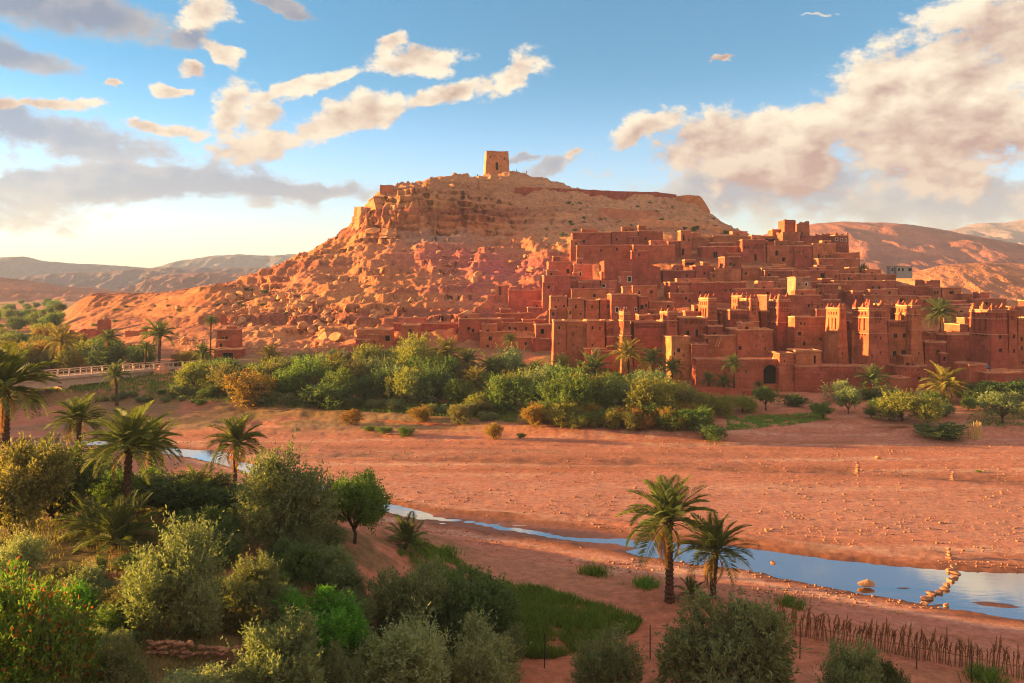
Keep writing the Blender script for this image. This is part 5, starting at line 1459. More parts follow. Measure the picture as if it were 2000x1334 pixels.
palm('dark young palm clump alone on the near sand bank', 788, 1072, 1062, 62, n=30, dry=3, up=.5, kind='palm', name='palm_clump', group='trunkless palm clumps')
palm('tiny young palm shoot on the red terrace edge', 208, 1135, 1125, 46, n=12, dry=0, up=.8, name='palm_clump', group='trunkless palm clumps')
palm('trunkless palm clump at the foot of the river palms', 1350, 1172, 1166, 44, n=16, dry=2, up=.6, name='palm_clump', group='trunkless palm clumps')
palm('half hidden palm clump behind the left grove trees', 90, 930, 905, 70, D=56, n=26, dry=2, name='palm_clump', group='trunkless palm clumps')
# far palms
for (lab, px, pyb, pyc, r, D, kind) in (
    ('bushy palm left of the square hut', 311, 702, 655, 40, 172, 'palm'), ('thin tall palm touching the square hut', 411, 690, 628, 17, 176, 'palm'),
    ('palm left of the bushy palm near the ruins', 214, 690, 662, 30, 182, 'palm'), ('golden green palm at the left of the valley', 116, 700, 668, 42, 175, 'palmlit'),
    ('round low palm below the boulder slope', 525, 708, 694, 30, 166, 'palmlit'), ('palm right in front of the bridge railing', 228, 758, 734, 34, 144, 'palm'),
    ('tall palm with a sunlit skirt in the middle of the grove', 874, 752, 692, 46, 152, 'palmlit'), ('yellowish feathery palm low in the grove', 812, 790, 756, 44, 138, 'palmlit'),
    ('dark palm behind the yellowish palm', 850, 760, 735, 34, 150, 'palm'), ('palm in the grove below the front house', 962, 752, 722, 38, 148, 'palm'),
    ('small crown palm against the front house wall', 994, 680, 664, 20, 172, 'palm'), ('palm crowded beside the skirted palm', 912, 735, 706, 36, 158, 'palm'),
    ('sunlit palm in front of the niche kasbah', 1228, 748, 693, 44, 150, 'palmlit'), ('broad dark palm left of the sunlit kasbah palm', 1160, 750, 726, 50, 144, 'palm'),
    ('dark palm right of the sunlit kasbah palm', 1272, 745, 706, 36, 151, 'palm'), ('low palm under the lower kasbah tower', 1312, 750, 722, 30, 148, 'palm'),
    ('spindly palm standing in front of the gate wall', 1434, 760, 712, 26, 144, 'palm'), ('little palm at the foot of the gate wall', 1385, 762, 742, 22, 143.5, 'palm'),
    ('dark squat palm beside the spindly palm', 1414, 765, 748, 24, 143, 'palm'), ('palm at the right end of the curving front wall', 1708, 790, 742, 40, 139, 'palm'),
    ('golden palm glowing in the evening sun, right of the great kasbah', 1848, 815, 752, 52, 134, 'palmlit'), ('palm rising among the houses behind the great kasbah', 1836, 645, 612, 42, 186, 'palm'),
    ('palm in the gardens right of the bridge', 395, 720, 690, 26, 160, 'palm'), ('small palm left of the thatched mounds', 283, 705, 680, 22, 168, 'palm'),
    ('palm deep in the grove below the westmost house', 720, 745, 705, 34, 156, 'palm'), ('palm above the dark round tree', 650, 760, 715, 34, 150, 'palmlit'), ('palm right of the golden tamarisk', 570, 765, 725, 34, 150, 'palm'),
    ('palm between the yellowish palm and the one-window house', 925, 790, 745, 36, 138, 'palmlit'), ('palm left of the pale feathery tree', 1040, 770, 728, 34, 142, 'palm'), ('palm in front of the plain front kasbah', 1100, 765, 718, 34, 148, 'palmlit'),
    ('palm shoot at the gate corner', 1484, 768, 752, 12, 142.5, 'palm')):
    palm(lab, px, pyb, pyc, r, D, kind=kind, dry=5 if 'skirt' in lab or kind == 'palmlit' else 2, n=40 if 'glowing' in lab else None, up=-.15 if 'glowing' in lab else 0)

# ---- near trees and bushes: (label, kind, px, base row, top row, width, D, shape)
for (lab, kind, px, pyb, pyt, wd, D, shp) in (
    ('brown-green tree at the left edge below the tall palm', 'brown', 25, 1090, 872, 170, 43, 'tree'),
    ('dark tree behind the brown-green tree', 'dark', 100, 1020, 850, 150, 52, 'bush'),
    ('dark leafy tree left of the tall slender palm', 'dark', 160, 985, 870, 130, 53, 'bush'),
    ('large dark green tree right of the tall slender palm', 'dark', 350, 1003, 908, 190, 50, 'bush'),
    ('dark bush filling the gap under the solitary palm', 'dark', 440, 1005, 940, 130, 54, 'bush'),
    ('grey willow-like tree with pale twigs beside the river bend', 'olive', 548, 1075, 885, 165, 56, 'upright'),
        ('round-topped tree with a visible trunk on the near bank', 'green', 692, 1062, 922, 128, 63, 'tree'),
    ('dense dark bush below the brown palm clump', 'dark', 410, 1085, 985, 110, 47, 'bush'),
    ('grey olive tree in the middle of the left slope', 'olive', 350, 1235, 1040, 165, 36.5, 'upright'),
    ('pale olive bush in front of the grey olive tree', 'pale', 388, 1250, 1108, 105, 34.5, 'upright'),
    ('grey-green bush right of the pale olive bush', 'olive', 500, 1225, 1092, 110, 38, 'upright'),
    ('dark green tree behind the bright round bush', 'dark', 560, 1150, 1052, 120, 45, 'bush'),
    ('grey-green tree above the bright round bush', 'olive', 650, 1150, 1072, 110, 46, 'upright'),
    ('bright green round bush, the freshest green on the slope', 'bright', 625, 1290, 1145, 155, 34.5, 'bush'),
    ('dark olive tree left of the green crop field', 'olive', 790, 1255, 1085, 150, 41, 'bush'),
    ('tall dark olive tree touching the green crop field', 'dark', 905, 1262, 1082, 175, 41.5, 'bush'),
    ('olive bush between the two dark olive trees', 'olive', 855, 1250, 1110, 120, 40, 'upright'),
    ('pale olive bush at the bottom centre', 'pale', 775, 1400, 1222, 200, 33, 'upright'),
    ('pale bush right of the bottom centre bush', 'pale', 945, 1390, 1210, 170, 35, 'upright'),
    ('grey-green bush at the bottom below the bright bush', 'olive', 560, 1410, 1215, 180, 31, 'upright'),
    ('red-flowered pomegranate bush at the left bottom corner', 'flower', 65, 1400, 1080, 210, 28.5, 'bush'),
    ('second red-flowered bush under the first', 'flower', 20, 1420, 1200, 180, 27, 'bush'),
    ('pale bush with upright shoots in front of the red-flowered bush', 'pale', 112, 1410, 1212, 100, 28, 'upright'),
    ('pale bush at the left edge above the red-flowered bush', 'pale', 25, 1150, 1055, 110, 37, 'upright'),
    ('low grey-green bush along the bottom edge, left of the rubble wall', 'olive', 235, 1395, 1250, 110, 29.5, 'upright'),
    ('low pale bush in front of the rubble wall', 'pale', 360, 1420, 1318, 180, 29, 'upright'),
    ('dark bush on the terrace edge under the palm clumps', 'dark', 255, 1110, 1075, 60, 39, 'bush'),
    ('small dark bush beside the red-flowered bush', 'bright', 150, 1225, 1130, 80, 34, 'bush'),
    ('grey bush at the bottom beside the wire fence', 'olive', 1185, 1385, 1238, 135, 37, 'upright'),
    ('large grey-green tree under the two river palms', 'olive', 1420, 1400, 1145, 225, 38.5, 'bush'),
    ('brushy brown-green bush right of the large grey tree', 'brown', 1500, 1385, 1225, 110, 38, 'upright'),
    ('grey bush in front of the reed fence', 'olive', 1672, 1400, 1262, 120, 37, 'upright'),
    ('small bush at the bottom right of the reed fence', 'dark', 1745, 1390, 1300, 70, 37.5, 'upright'),
    ('bush at the foot of the solitary palm', 'green', 480, 990, 940, 80, 64, 'bush'),
    ('bush at the foot of the round-topped tree', 'olive', 640, 1075, 1020, 70, 60, 'bush'),
    ('dark hedge bush at the edge of the green crop field', 'green', 985, 1250, 1165, 70, 43, 'bush'),
    ('grey bush at the near edge of the slope, bottom left of centre', 'olive', 455, 1410, 1308, 110, 30.5, 'upright'),
    ('bush in the dark grove left of the willow-like tree', 'green', 250, 1000, 905, 120, 55, 'bush'),
    ('pale tree at the far left behind the palms', 'olive', 60, 930, 872, 120, 60, 'bush'),
    ('low bush left of the pale bottom bush', 'olive', 665, 1400, 1262, 100, 32, 'upright'),
    ('low bush in front of the tall dark olive', 'dark', 850, 1300, 1200, 110, 38, 'bush'),
    ('bright sprig-topped bush behind the grey olive tree', 'lime', 365, 1130, 1035, 60, 43, 'upright')):
    tree(lab, kind, px, pyb, pyt, wd, None, shp, name='tree' if 'tree' in lab.split(' ')[:4] or 'olive tree' in lab else 'bush')

# small bushes that fill the slope between them
g = random.Random(5)
for i in range(84):
    px, py = g.uniform(-10, 1000), g.uniform(1090, 1380)
    if py < 1150 and not (330 < px < 640 or px < 130): continue
    if px > 700 and py < 1240: continue
    if 280 < px < 500 and py > 1255: continue
    kind = g.choice(['olive', 'pale', 'olive', 'green', 'brown'])
    lab = {'olive': 'small grey-green bush', 'pale': 'small silvery bush', 'green': 'small green bush', 'brown': 'small brownish bush'}[kind] + (' on the lower left slope' if px < 330 else (' in the middle of the near slope' if px < 660 else ' near the crop field')) + (', upper part' if py < 1220 else (', middle part' if py < 1300 else ', along the bottom edge'))
    wd = g.uniform(55, 105)
    tree(lab, kind, px, py, py - wd * g.uniform(.6, 1.0), wd, None, g.choice(['upright', 'bush', 'upright']), name='bush', group='small bushes filling the near slope')
# ---- far bank: named ones
for (lab, kind, px, pyb, pyt, wd, D, shp) in (
    ('large golden tamarisk on the far bank', 'gold', 483, 800, 705, 92, 139, 'bush'),
    ('dark green round tree on the edge of the far bank', 'dark', 636, 808, 745, 96, 134, 'bush'),
    ('orange tuft bush on the low retaining wall, left one', 'gold', 686, 838, 797, 44, 123, 'bush'),
    ('orange bush in the middle of the retaining wall', 'gold', 823, 826, 784, 44, 124, 'bush'),
    ('dark orange bush at the right end of the retaining wall', 'brown', 897, 828, 785, 46, 121, 'bush'),
    ('small yellow bush standing alone on the river sand', 'gold', 964, 858, 822, 38, 111.5, 'bush'),
    ('low green bush on the sand below the retaining wall, nearest the orange tuft', 'green', 722, 843, 828, 26, None, 'bush'),
    ('low green bush on the sand, second from the orange tuft', 'green', 752, 848, 831, 32, None, 'bush'),
    ('low green bush on the sand, farthest from the orange tuft', 'green', 794, 851, 831, 36, None, 'bush'),
    ('little green bush beside the yellow bush on the sand', 'green', 1018, 856, 843, 18, None, 'bush'),
    ('dark clipped bush at the right end of the golden hedge', 'dark', 1390, 862, 826, 62, 109.5, 'bush'),
    ('tall feathery tree in front of the western houses', 'lime', 805, 740, 650, 70, 154, 'upright'),
    ('pale grey feathery tree below the small crown palm', 'pale', 1000, 742, 675, 66, 150, 'upright'),
    ('yellow-green tree west of the gate path', 'lime', 1360, 825, 765, 58, 124, 'upright'),
    ('slim yellow-green tree beside the gate path grove', 'lime', 1412, 825, 768, 40, 125, 'upright'),
    ('yellow-topped tree near the straw heap', 'lime', 1450, 825, 770, 50, 126, 'upright'),
    ('small olive tree with bare trunk by the straw heap', 'green', 1496, 818, 757, 50, 129, 'tree'),
    ('dark bush below the corner bastion', 'dark', 1555, 808, 768, 52, 132, 'bush'),
    ('small olive tree left of the path', 'green', 1608, 826, 785, 46, 122, 'tree'),
    ('small olive tree at the path bend', 'olive', 1657, 822, 762, 46, 126, 'tree'),
    ('pale bush under the long front wall', 'pale', 1642, 795, 742, 60, 137, 'upright'),
    ('large yellow bush left of the golden palm', 'lime', 1762, 832, 762, 82, 120, 'upright'),
    ('yellow-green bush under the golden palm', 'lime', 1812, 840, 775, 66, 118, 'upright'),
    ('dark trimmed bush below the golden palm', 'dark', 1834, 860, 822, 98, 111, 'bush'),
    ('olive tree with forked trunk at the right edge', 'olive', 1958, 838, 765, 74, 118, 'tree'),
    ('dark tree at the right edge behind the forked olive', 'dark', 1975, 800, 735, 110, 131, 'bush'),
    ('dark bush between golden palm and right edge', 'dark', 1905, 800, 755, 50, 131, 'bush'),
    ('grey-green bush behind the large yellow bush', 'olive', 1735, 800, 745, 54, 135, 'bush'),
    ('dark bush at the foot of the wall palm', 'dark', 1712, 795, 762, 50, 137.5, 'bush'),
    ('dark tree on the shoulder of the citadel', 'dark', 1688, 532, 512, 22, 247, 'bush')):
    tree(lab, kind, px, pyb, pyt, wd, D, shp, name='tree' if 'tree' in lab or 'tamarisk' in lab else 'bush')
# ---- the grove on the far bank
topline = np.array([(360, 700), (400, 688), (480, 705), (560, 692), (640, 672), (700, 668), (760, 665), (820, 668), (880, 680), (930, 712), (990, 690), (1060, 700), (1100, 705), (1160, 722), (1230, 722), (1300, 715), (1330, 735), (1380, 765), (1440, 775)])
g = random.Random(21)
GL = {'olive': 'grey-green tree in the dense grove below the village', 'dark': 'dark green tree in the dense grove below the village', 'green': 'mid green tree in the dense grove below the village',
      'lime': 'yellow-tipped tree in the dense grove below the village', 'pale': 'pale silvery tree in the dense grove below the village', 'brown': 'brownish tree in the dense grove below the village'}
cells = []
for i in range(27):
    for j in range(5):
        cells.append((390 + i * 39 + g.uniform(-17, 17), j))
for (px, j) in cells:
    db = float(np.interp(px, BANK[:, 0], BANK[:, 1]))
    dmax = 172 if px < 1060 else 156
    D = db + 7 + (dmax - db - 7) * (j + g.uniform(.1, .9)) / 5
    x = (px - 1000) * D / FP
    z = zt(x, D)
    lim = CAMZ - (float(np.interp(px, topline[:, 0], topline[:, 1])) + g.uniform(0, 16) - HY) * D / FP - z
    h = min(g.uniform(4.0, 7.2), lim)
    if h < 2.0: continue
    kind = g.choice(['olive', 'dark', 'green', 'green', 'green', 'lime', 'lime', 'lime', 'brown'])
    where = ('right of the bridge', 'below the rockfall', 'below the westmost houses', 'below the front house with one window', 'below the plain front kasbah', 'near the gate wall')[int(np.searchsorted([560, 740, 930, 1110, 1290], px))]
    tree(GL[kind].replace('in the dense grove below the village', ('in the front row' if j < 2 else ('in the middle' if j < 3 else 'at the back')) + ' of the grove ' + where).replace('below the front house with one window', 'below the one-window house'), kind, px, 0, 0, 0, shape=g.choice(['bush', 'upright', 'upright']), name='tree', group='trees of the far bank grove', loc=Vector((x, D, z)), hm=h, wm=h * g.uniform(.85, 1.25))
# low golden and green bushes along the front edge of the bank
for i in range(34):
    px = 1035 + i * 10.5 + g.uniform(-5, 5); D = float(np.interp(px, BANK[:, 0], BANK[:, 1])) + g.uniform(2.2, 8.5)
    x = (px - 1000) * D / FP; z = zt(x, D); h = g.uniform(2.0, 3.7)
    kind = g.choice(['gold', 'gold', 'lime', 'lime', 'green'])
    tree(({'gold': 'golden bush in the low hedge on the bank edge', 'brown': 'russet bush in the low hedge on the bank edge', 'lime': 'yellow-green bush in the low hedge on the bank edge', 'green': 'green bush in the low hedge on the bank edge'}[kind]
         + (', west end' if px < 1120 else (', west of the middle' if px < 1190 else (', in the middle' if px < 1260 else (', east of the middle' if px < 1320 else ', east end'))))), kind, px, 0, 0, 0, shape='bush', name='bush', group='hedge bushes on the far bank edge', loc=Vector((x, D, z)), hm=h, wm=h * g.uniform(1.0, 1.4))
for i in range(24):
    px = 340 + i * 27 + g.uniform(-10, 10); D = float(np.interp(px, BANK[:, 0], BANK[:, 1])) + g.uniform(3, 7)
    if 560 < px < 680 and D < 135: continue
    x = (px - 1000) * D / FP; z = zt(x, D); h = g.uniform(1.2, 2.8)
    kind = g.choice(['green', 'olive', 'dark', 'brown'])
    tree({'green': 'low green bush at the front of the grove', 'olive': 'low grey bush at the front of the grove', 'dark': 'low dark bush at the front of the grove', 'brown': 'low russet bush at the front of the grove'}[kind],
         kind, px, 0, 0, 0, shape='bush', name='bush', group='low bushes at the front of the grove', loc=Vector((x, D, z)), hm=h, wm=h * g.uniform(1.1, 1.7))
# ---- trees of the valley at the left
VL = {'olive': 'grey-green tree in the valley gardens at the left', 'dark': 'dark tree in the valley gardens at the left', 'green': 'green tree in the valley gardens at the left', 'lime': 'yellow-green tree in the valley gardens at the left', 'gold': 'golden tree in the valley gardens at the left'}
for i in range(330):
    px = g.uniform(-120, 430); D = g.choice([g.uniform(172, 215), g.uniform(180, 260), g.uniform(230, 420), g.uniform(380, 700)])
    if D > 215 and px > 120 + 0 * D: continue
    if D > 196 and px > 250: continue
    x = (px - 1000) * D / FP; z = zt(x, D); h = g.uniform(3.5, 6.5)
    lim = CAMZ - (float(np.interp(px, [-100, 0, 150, 250, 400, 430], [596, 600, 640, 670, 690, 690])) - HY) * D / FP - z
    if D < 215: h = min(h, lim)
    if h < 1.5: continue
    if 40 < px < 385 and D < 172: continue
    kind = g.choice(['olive', 'dark', 'green', 'lime', 'lime', 'gold'] if D < 260 else ['olive', 'dark', 'green'])
    if D < 260:
        vlab = VL[kind].replace('in the valley gardens at the left', 'in the left valley, ' + ('at the picture edge' if px < 40 else ('left of the ruins' if px < 150 else ('below the ruins' if px < 250 else 'near the square hut'))) + (', nearer row' if D < 195 else (', middle row' if D < 220 else ', farther row')))
    else:
        vlab = 'distant ' + {'olive': 'grey', 'dark': 'dark', 'green': 'green'}[kind] + ' tree in the far valley fields ' + ('at the picture edge' if px < 30 else 'below the red hill') + (', nearer part' if D < 330 else (', middle part' if D < 480 else ', farthest part'))
    tree(vlab, kind, px, 0, 0, 0, shape=g.choice(['bush', 'upright', 'bush']), name='tree', group='trees of the left valley' if D < 260 else 'distant valley trees', loc=Vector((x, D, z)), hm=h, wm=h * g.uniform(.9, 1.4))
# in front of the bridge
for i in range(16):
    px = 195 + i * 13 + g.uniform(-6, 6); D = g.uniform(138, 150) if px > 120 else 150
    D = max(D, float(np.interp(px, BANK[:, 0], BANK[:, 1])) + .5)
    x = (px - 1000) * D / FP; z = zt(x, D); h = g.uniform(.9, 1.7)
    kind = g.choice(['green', 'olive', 'olive', 'dark'])
    tree({'green': 'green bush on the bank below the bridge', 'olive': 'grey bush on the bank below the bridge', 'dark': 'dark bush on the bank below the bridge'}[kind], kind, px, 0, 0, 0, shape='bush', name='bush', group='bushes below the bridge', loc=Vector((x, D, z)), hm=h, wm=h * g.uniform(1.2, 1.7))
for i in range(16):
    px = g.uniform(1690, 2060); D = g.uniform(121, 140)
    if 1560 < px < 1690: continue
    x = (px - 1000) * D / FP; z = zt(x, D); h = g.uniform(1.4, 3.2)
    kind = g.choice(['lime', 'green', 'green', 'dark', 'olive'])
    tree({'lime': 'yellow-green', 'green': 'green', 'dark': 'dark', 'olive': 'grey-green'}[kind] + ' bush in the right-bank gardens ' + ('left of the golden palm' if px < 1830 else ('just right of the golden palm' if px < 1920 else 'at the picture edge')) + (', front' if D < 131 else ', by the walls'), kind, px, 0, 0, 0, shape=g.choice(['bush', 'upright']), name='bush', group='bushes of the right gardens', loc=Vector((x, D, z)), hm=h, wm=h * g.uniform(1.0, 1.5))
# scrub on the slope above the village
for i in range(46):
    px = g.uniform(1090, 1420); D = g.uniform(292, 348)
    x = (px - 1000) * D / FP; z = zt(x, D); h = g.uniform(.7, 1.5)
    tree('dry dark shrub on the bare slope under the rampart', 'dark', px, 0, 0, 0, shape='bush', name='shrub', cat='shrub', group='shrubs on the bare slope', loc=Vector((x, D, z - .1)), hm=h, wm=h * g.uniform(1.2, 1.9))

for i in range(34):
    px = g.uniform(180, 560); D = g.uniform(232, 290)
    x = (px - 1000) * D / FP; z = zt(x, D); h = g.uniform(.6, 1.6)
    tree('dry shrub on the low ridge left of the rockfall' + (', among the ruins' if px < 300 else (', above the square hut' if px < 430 else ', by the terrace walls')), g.choice(['brown', 'dark']), px, 0, 0, 0, shape='bush', name='shrub', cat='shrub', group='shrubs on the low ridge', loc=Vector((x, D, z - .1)), hm=h, wm=h * g.uniform(1.2, 1.9))
# ---- grasses
def blades(n, seed, hmin, hmax, wd, spread=None, pts=None, lean=.35):
    gg = np.random.default_rng(seed)
    b = pts if pts is not None else np.concatenate([gg.normal(size=(n, 2)) * spread, np.zeros((n, 1))], 1)
    n = len(b)
    an = gg.uniform(0, 2 * np.pi, n)
    s = np.stack([np.cos(an), np.sin(an), np.zeros(n)], -1) * wd * .5
    h = gg.uniform(hmin, hmax, (n, 1))
    ln = np.concatenate([gg.normal(size=(n, 2)) * lean, np.zeros((n, 1))], 1) * h
    up = np.array((0, 0, 1.0))
    V = np.stack([b - s, b + s, b + s * .7 + up * h * .55 + ln * .35, b + up * h * .92 + ln, b - s * .7 + up * h * .55 + ln * .35], 1).reshape(-1, 3)
    i = np.arange(n) * 5
    F = np.stack([i, i + 1, i + 2, i + 4], -1); F2 = np.stack([i + 4, i + 2, i + 3, i + 3], -1)
    fl = [tuple(q) for q in F] + [tuple(q[:3]) for q in F2]
    return V, fl
def field(name, label, seed, n, poly, mat, hmin, hmax, wd, clump=.6):
    gg = np.random.default_rng(seed)
    poly = np.array(poly, float)
    out_ = []
    while sum(len(q) for q in out_) < n:
        px = gg.uniform(poly[:, 0].min(), poly[:, 0].max(), 4000); D = gg.uniform(poly[:, 1].min(), poly[:, 1].max(), 4000)
        ins = np.zeros(4000, bool)
        for i in range(len(poly)):
            x1, y1 = poly[i]; x2, y2 = poly[(i + 1) % len(poly)]
            c = ((y1 > D) != (y2 > D)) & (px < (x2 - x1) * (D - y1) / (y2 - y1 + 1e-9) + x1)
            ins ^= c
        x = (px - 1000) * D / FP
        ins &= fbm(x * clump, D * clump, 4.0, 3) > gg.uniform(-.55, .35, 4000)
        z = zground(x, D)[0]
        out_.append(np.stack([x, D, z], -1)[ins])
    pts = np.concatenate(out_)[:n]
    V, fl = blades(n, seed, hmin, hmax, wd, pts=pts)
    o = link(name, mesh_from(name, V, fl), None, FOL[mat])
    tag(o, label, 'grass', None, 'stuff')
field('crop_grass', 'bright green crop growing on the near bank', 3, 16000, [(985, 53.5), (1060, 52.6), (1130, 50.5), (1200, 48.9), (1255, 47.2), (1238, 45.6), (1180, 45.0), (1150, 43.4), (1080, 42.5), (985, 42.5)], 'grass', .15, .62, .055)
field('crop_grass', 'bright green crop behind the dark olive trees', 13, 5000, [(800, 56.5), (900, 55.5), (985, 53), (985, 46), (800, 46)], 'grass', .2, .45, .05)
field('garden_grass', 'strip of green grass behind the retaining wall', 4, 9000, [(620, 134), (920, 123.5), (1010, 119), (1010, 131), (620, 143)], 'grass', .25, .6, .10)
field('garden_grass', 'rough green grass on the bank below the bridge', 14, 12000, [(60, 151), (330, 147), (600, 134), (640, 150), (400, 168), (60, 172)], 'grass', .3, .8, .14)
field('slope_grass', 'grey-green grass between the bushes of the left slope', 5, 26000, [(-20, 60), (330, 56), (640, 47), (760, 42), (760, 27), (-20, 25)], 'drygrass', .12, .38, .03, .35)
field('garden_grass', 'sparse grass under the small olive trees', 6, 4500, [(1420, 113), (1620, 121), (1600, 127), (1420, 122)], 'grass', .2, .45, .09)
field('garden_grass', 'sparse grass at the right edge of the far bank', 7, 2500, [(1880, 116), (2080, 116), (2080, 128), (1900, 126)], 'grass', .15, .4, .09)
V, fl = blades(420, 9, .25, .75, .045, .38, lean=.5)
TUFT = mesh_from('grass_tuft', V, fl); TUFT.materials.append(FOL['grass'])
for (lab, px, py, wpx) in (('grass tuft on the near sand, left of the river palms', 1160, 1122, 58), ('grass tuft beside the trunk of the river palms', 1262, 1146, 60), ('grass tuft on the sand right of the river palms', 1545, 1186, 62),
                           ('tiny grass tuft right of the crop field', 1148, 1184, 26), ('grass tuft at the foot of the young palm clump', 866, 1086, 60), ('small grass tuft under the young palm clump', 782, 1083, 26),
                           ('tiny green weed beside the small right cairn', 1912, 922, 12), ('grass tuft at the bottom right corner', 1925, 1330, 80)):
    p = gpt(px, py); s_ = wpx * p.y / FP / 1.7
    o = link('grass_tuft', TUFT, None, None, p); o.scale = (s_, s_, s_ * .9); o.rotation_euler = (0, 0, px)
    tag(o, lab, 'grass', 'grass tufts on the sand')
# ------------------------------------------------------------------ rocks
def rock_mat():
    m, t, b = new_mat('boulder_rock')
    P = pos(t); oi = t.node('ShaderNodeObjectInfo')
    n = t.noise(P, .9, 5, .65); n2 = t.noise(P, 5.0, 4, .6)
    c = t.mix(t.rng(n, .3, .7), (0.43, 0.17, 0.085), (0.60, 0.32, 0.155))
    c = t.mix(t.math('MULTIPLY', t.rng(oi.outputs['Random'], .5, 1), .5), c, (0.47, 0.19, 0.11))
    t.l.new(c, b.inputs['Base Color'])
    bump(t, b, t.math('ADD', n, t.math('MULTIPLY', n2, .5)), .9, .25)
    return m
M['boulder'] = rock_mat()
def rock_mesh(seed, cuts=2, flat=1.0, rough=.28):
    bm = bmesh.new()
    bmesh.ops.create_icosphere(bm, subdivisions=cuts, radius=1.0)
    g = random.Random(seed)
    pl = [(Vector((g.gauss(0, 1), g.gauss(0, 1), g.gauss(0, .8))).normalized(), g.uniform(.42, .80)) for _ in range(14)]
    for v in bm.verts:
        for n, d in pl:
            e = v.co.dot(n)
            if e > d: v.co -= n * (e - d) * .92
        v.co += v.co.normalized() * rough * .5 * _nz(v.co * 1.7 + Vector((seed, 0, 0)))
        v.co.z *= flat
    me = bpy.data.meshes.new('boulder'); bm.to_mesh(me); bm.free()
    me.materials.append(M['boulder'])
    return me
ROCKS = [rock_mesh(s, 2, f) for s, f in ((1, .8), (2, .7), (3, .95), (4, .6), (5, .85), (6, .75), (7, 1.0))]
g = random.Random(77)
cand = []
def hill_w(px, py):
    """how thick the rubble lies on the slope"""
    w1 = math.exp(-((px - 620) / 190) ** 2 - ((py - 600) / 70) ** 2)
    w2 = .8 * math.exp(-((px - 900) / 150) ** 2 - ((py - 510) / 40) ** 2)
    w3 = .6 * math.exp(-((px - 800) / 180) ** 2 - ((py - 610) / 60) ** 2)
    w4 = .35 * math.exp(-((px - 650) / 120) ** 2 - ((py - 510) / 40) ** 2)
    w5 = .6 * math.exp(-((px - 420) / 100) ** 2 - ((py - 640) / 40) ** 2)
    return max(w1, w2, w3, w4, w5)
tries = 0
while len(cand) < 1500 and tries < 60000:
    tries += 1
    px, py = g.uniform(330, 1110), g.uniform(455, 685)
    if g.random() > hill_w(px, py) * min(1, max(.04, .35 + 2.2 * _nz(Vector((px / 55, py / 30, 3.0))))): continue
    D = float(np.interp(py, [450, 480, 530, 590, 640, 690], [314, 303, 280, 241, 205, 181])) + g.uniform(-2, 2)
    x = (px - 1000) * D / FP
    s = min(2.3, .34 * math.exp(abs(g.gauss(0, .68))) + .05)
    if py < 545: s *= .75
    cand.append((s, px, py, x, D))
zs = zground(np.array([c[3] for c in cand]), np.array([c[4] for c in cand]))[0]
cand = sorted([(s, px, py, x, D, float(z)) for (s, px, py, x, D), z in zip(cand, zs)], key=lambda q: -q[0] / q[4])
def rock_label(px, py):
    size = 'large' if s_now > 1.15 else ('medium' if s_now > .8 else 'small')
    if py < 500: w_ = 'on the rubble slope right under the cliff'
    elif py < 545: w_ = 'on the upper rubble slope' + (' left of the grey band' if px < 780 else ' above the pink rock')
    elif px < 520: w_ = 'at the western foot of the hill near the hut'
    elif px < 720: w_ = 'in the great rockfall on the left flank, ' + ('upper part' if py < 590 else ('middle part' if py < 630 else 'lower part'))
    else: w_ = 'on the rosy slope ' + ('left of the lone hut' if py < 610 else 'just above the western houses')
    return size + ' angular tan boulder ' + w_
big_, small_ = cand[:285], cand[285:]
for (s, px, py, x, D, z) in big_:
    s_now = s
    o = link('boulder', ROCKS[g.randrange(7)], None, None, (x, D, z + s * .25))
    o.scale = (s * g.uniform(.9, 1.5), s * g.uniform(.8, 1.2), s * g.uniform(.7, 1.15))
    o.rotation_euler = (g.uniform(-.4, .4), g.uniform(-.4, .4), g.uniform(0, 6.28))
    tag(o, rock_label(px, py), 'boulder', 'boulders on the hill slope')
def scatter_rocks(name, label, items, mat):
    base = rock_mesh(31, 1, .8, .3)
    bv = np.array([v.co for v in base.vertices]); bf = np.array([p.vertices[:] for p in base.polygons], dtype=np.int32)
    gg = np.random.default_rng(4)
    Vs, Fs = [], []
    for k, (x, y, z, s) in enumerate(items):
        a = gg.uniform(0, 6.28); c_, s_ = math.cos(a), math.sin(a)
        q = bv * (s * gg.uniform(.7, 1.4, 3))
        q = np.stack([q[:, 0] * c_ - q[:, 1] * s_, q[:, 0] * s_ + q[:, 1] * c_, q[:, 2]], -1) + (x, y, z + s * .15)
        Vs.append(q); Fs.append(bf + k * len(bv))
    o = link(name, mesh_from(name, np.concatenate(Vs), np.concatenate(Fs)), None, mat)
    tag(o, label, 'rocks', None, 'stuff')
scatter_rocks('rubble', 'small rubble between the boulders of the slope', [(x, D, z, s * .8) for (s, px, py, x, D, z) in small_], M['boulder'])
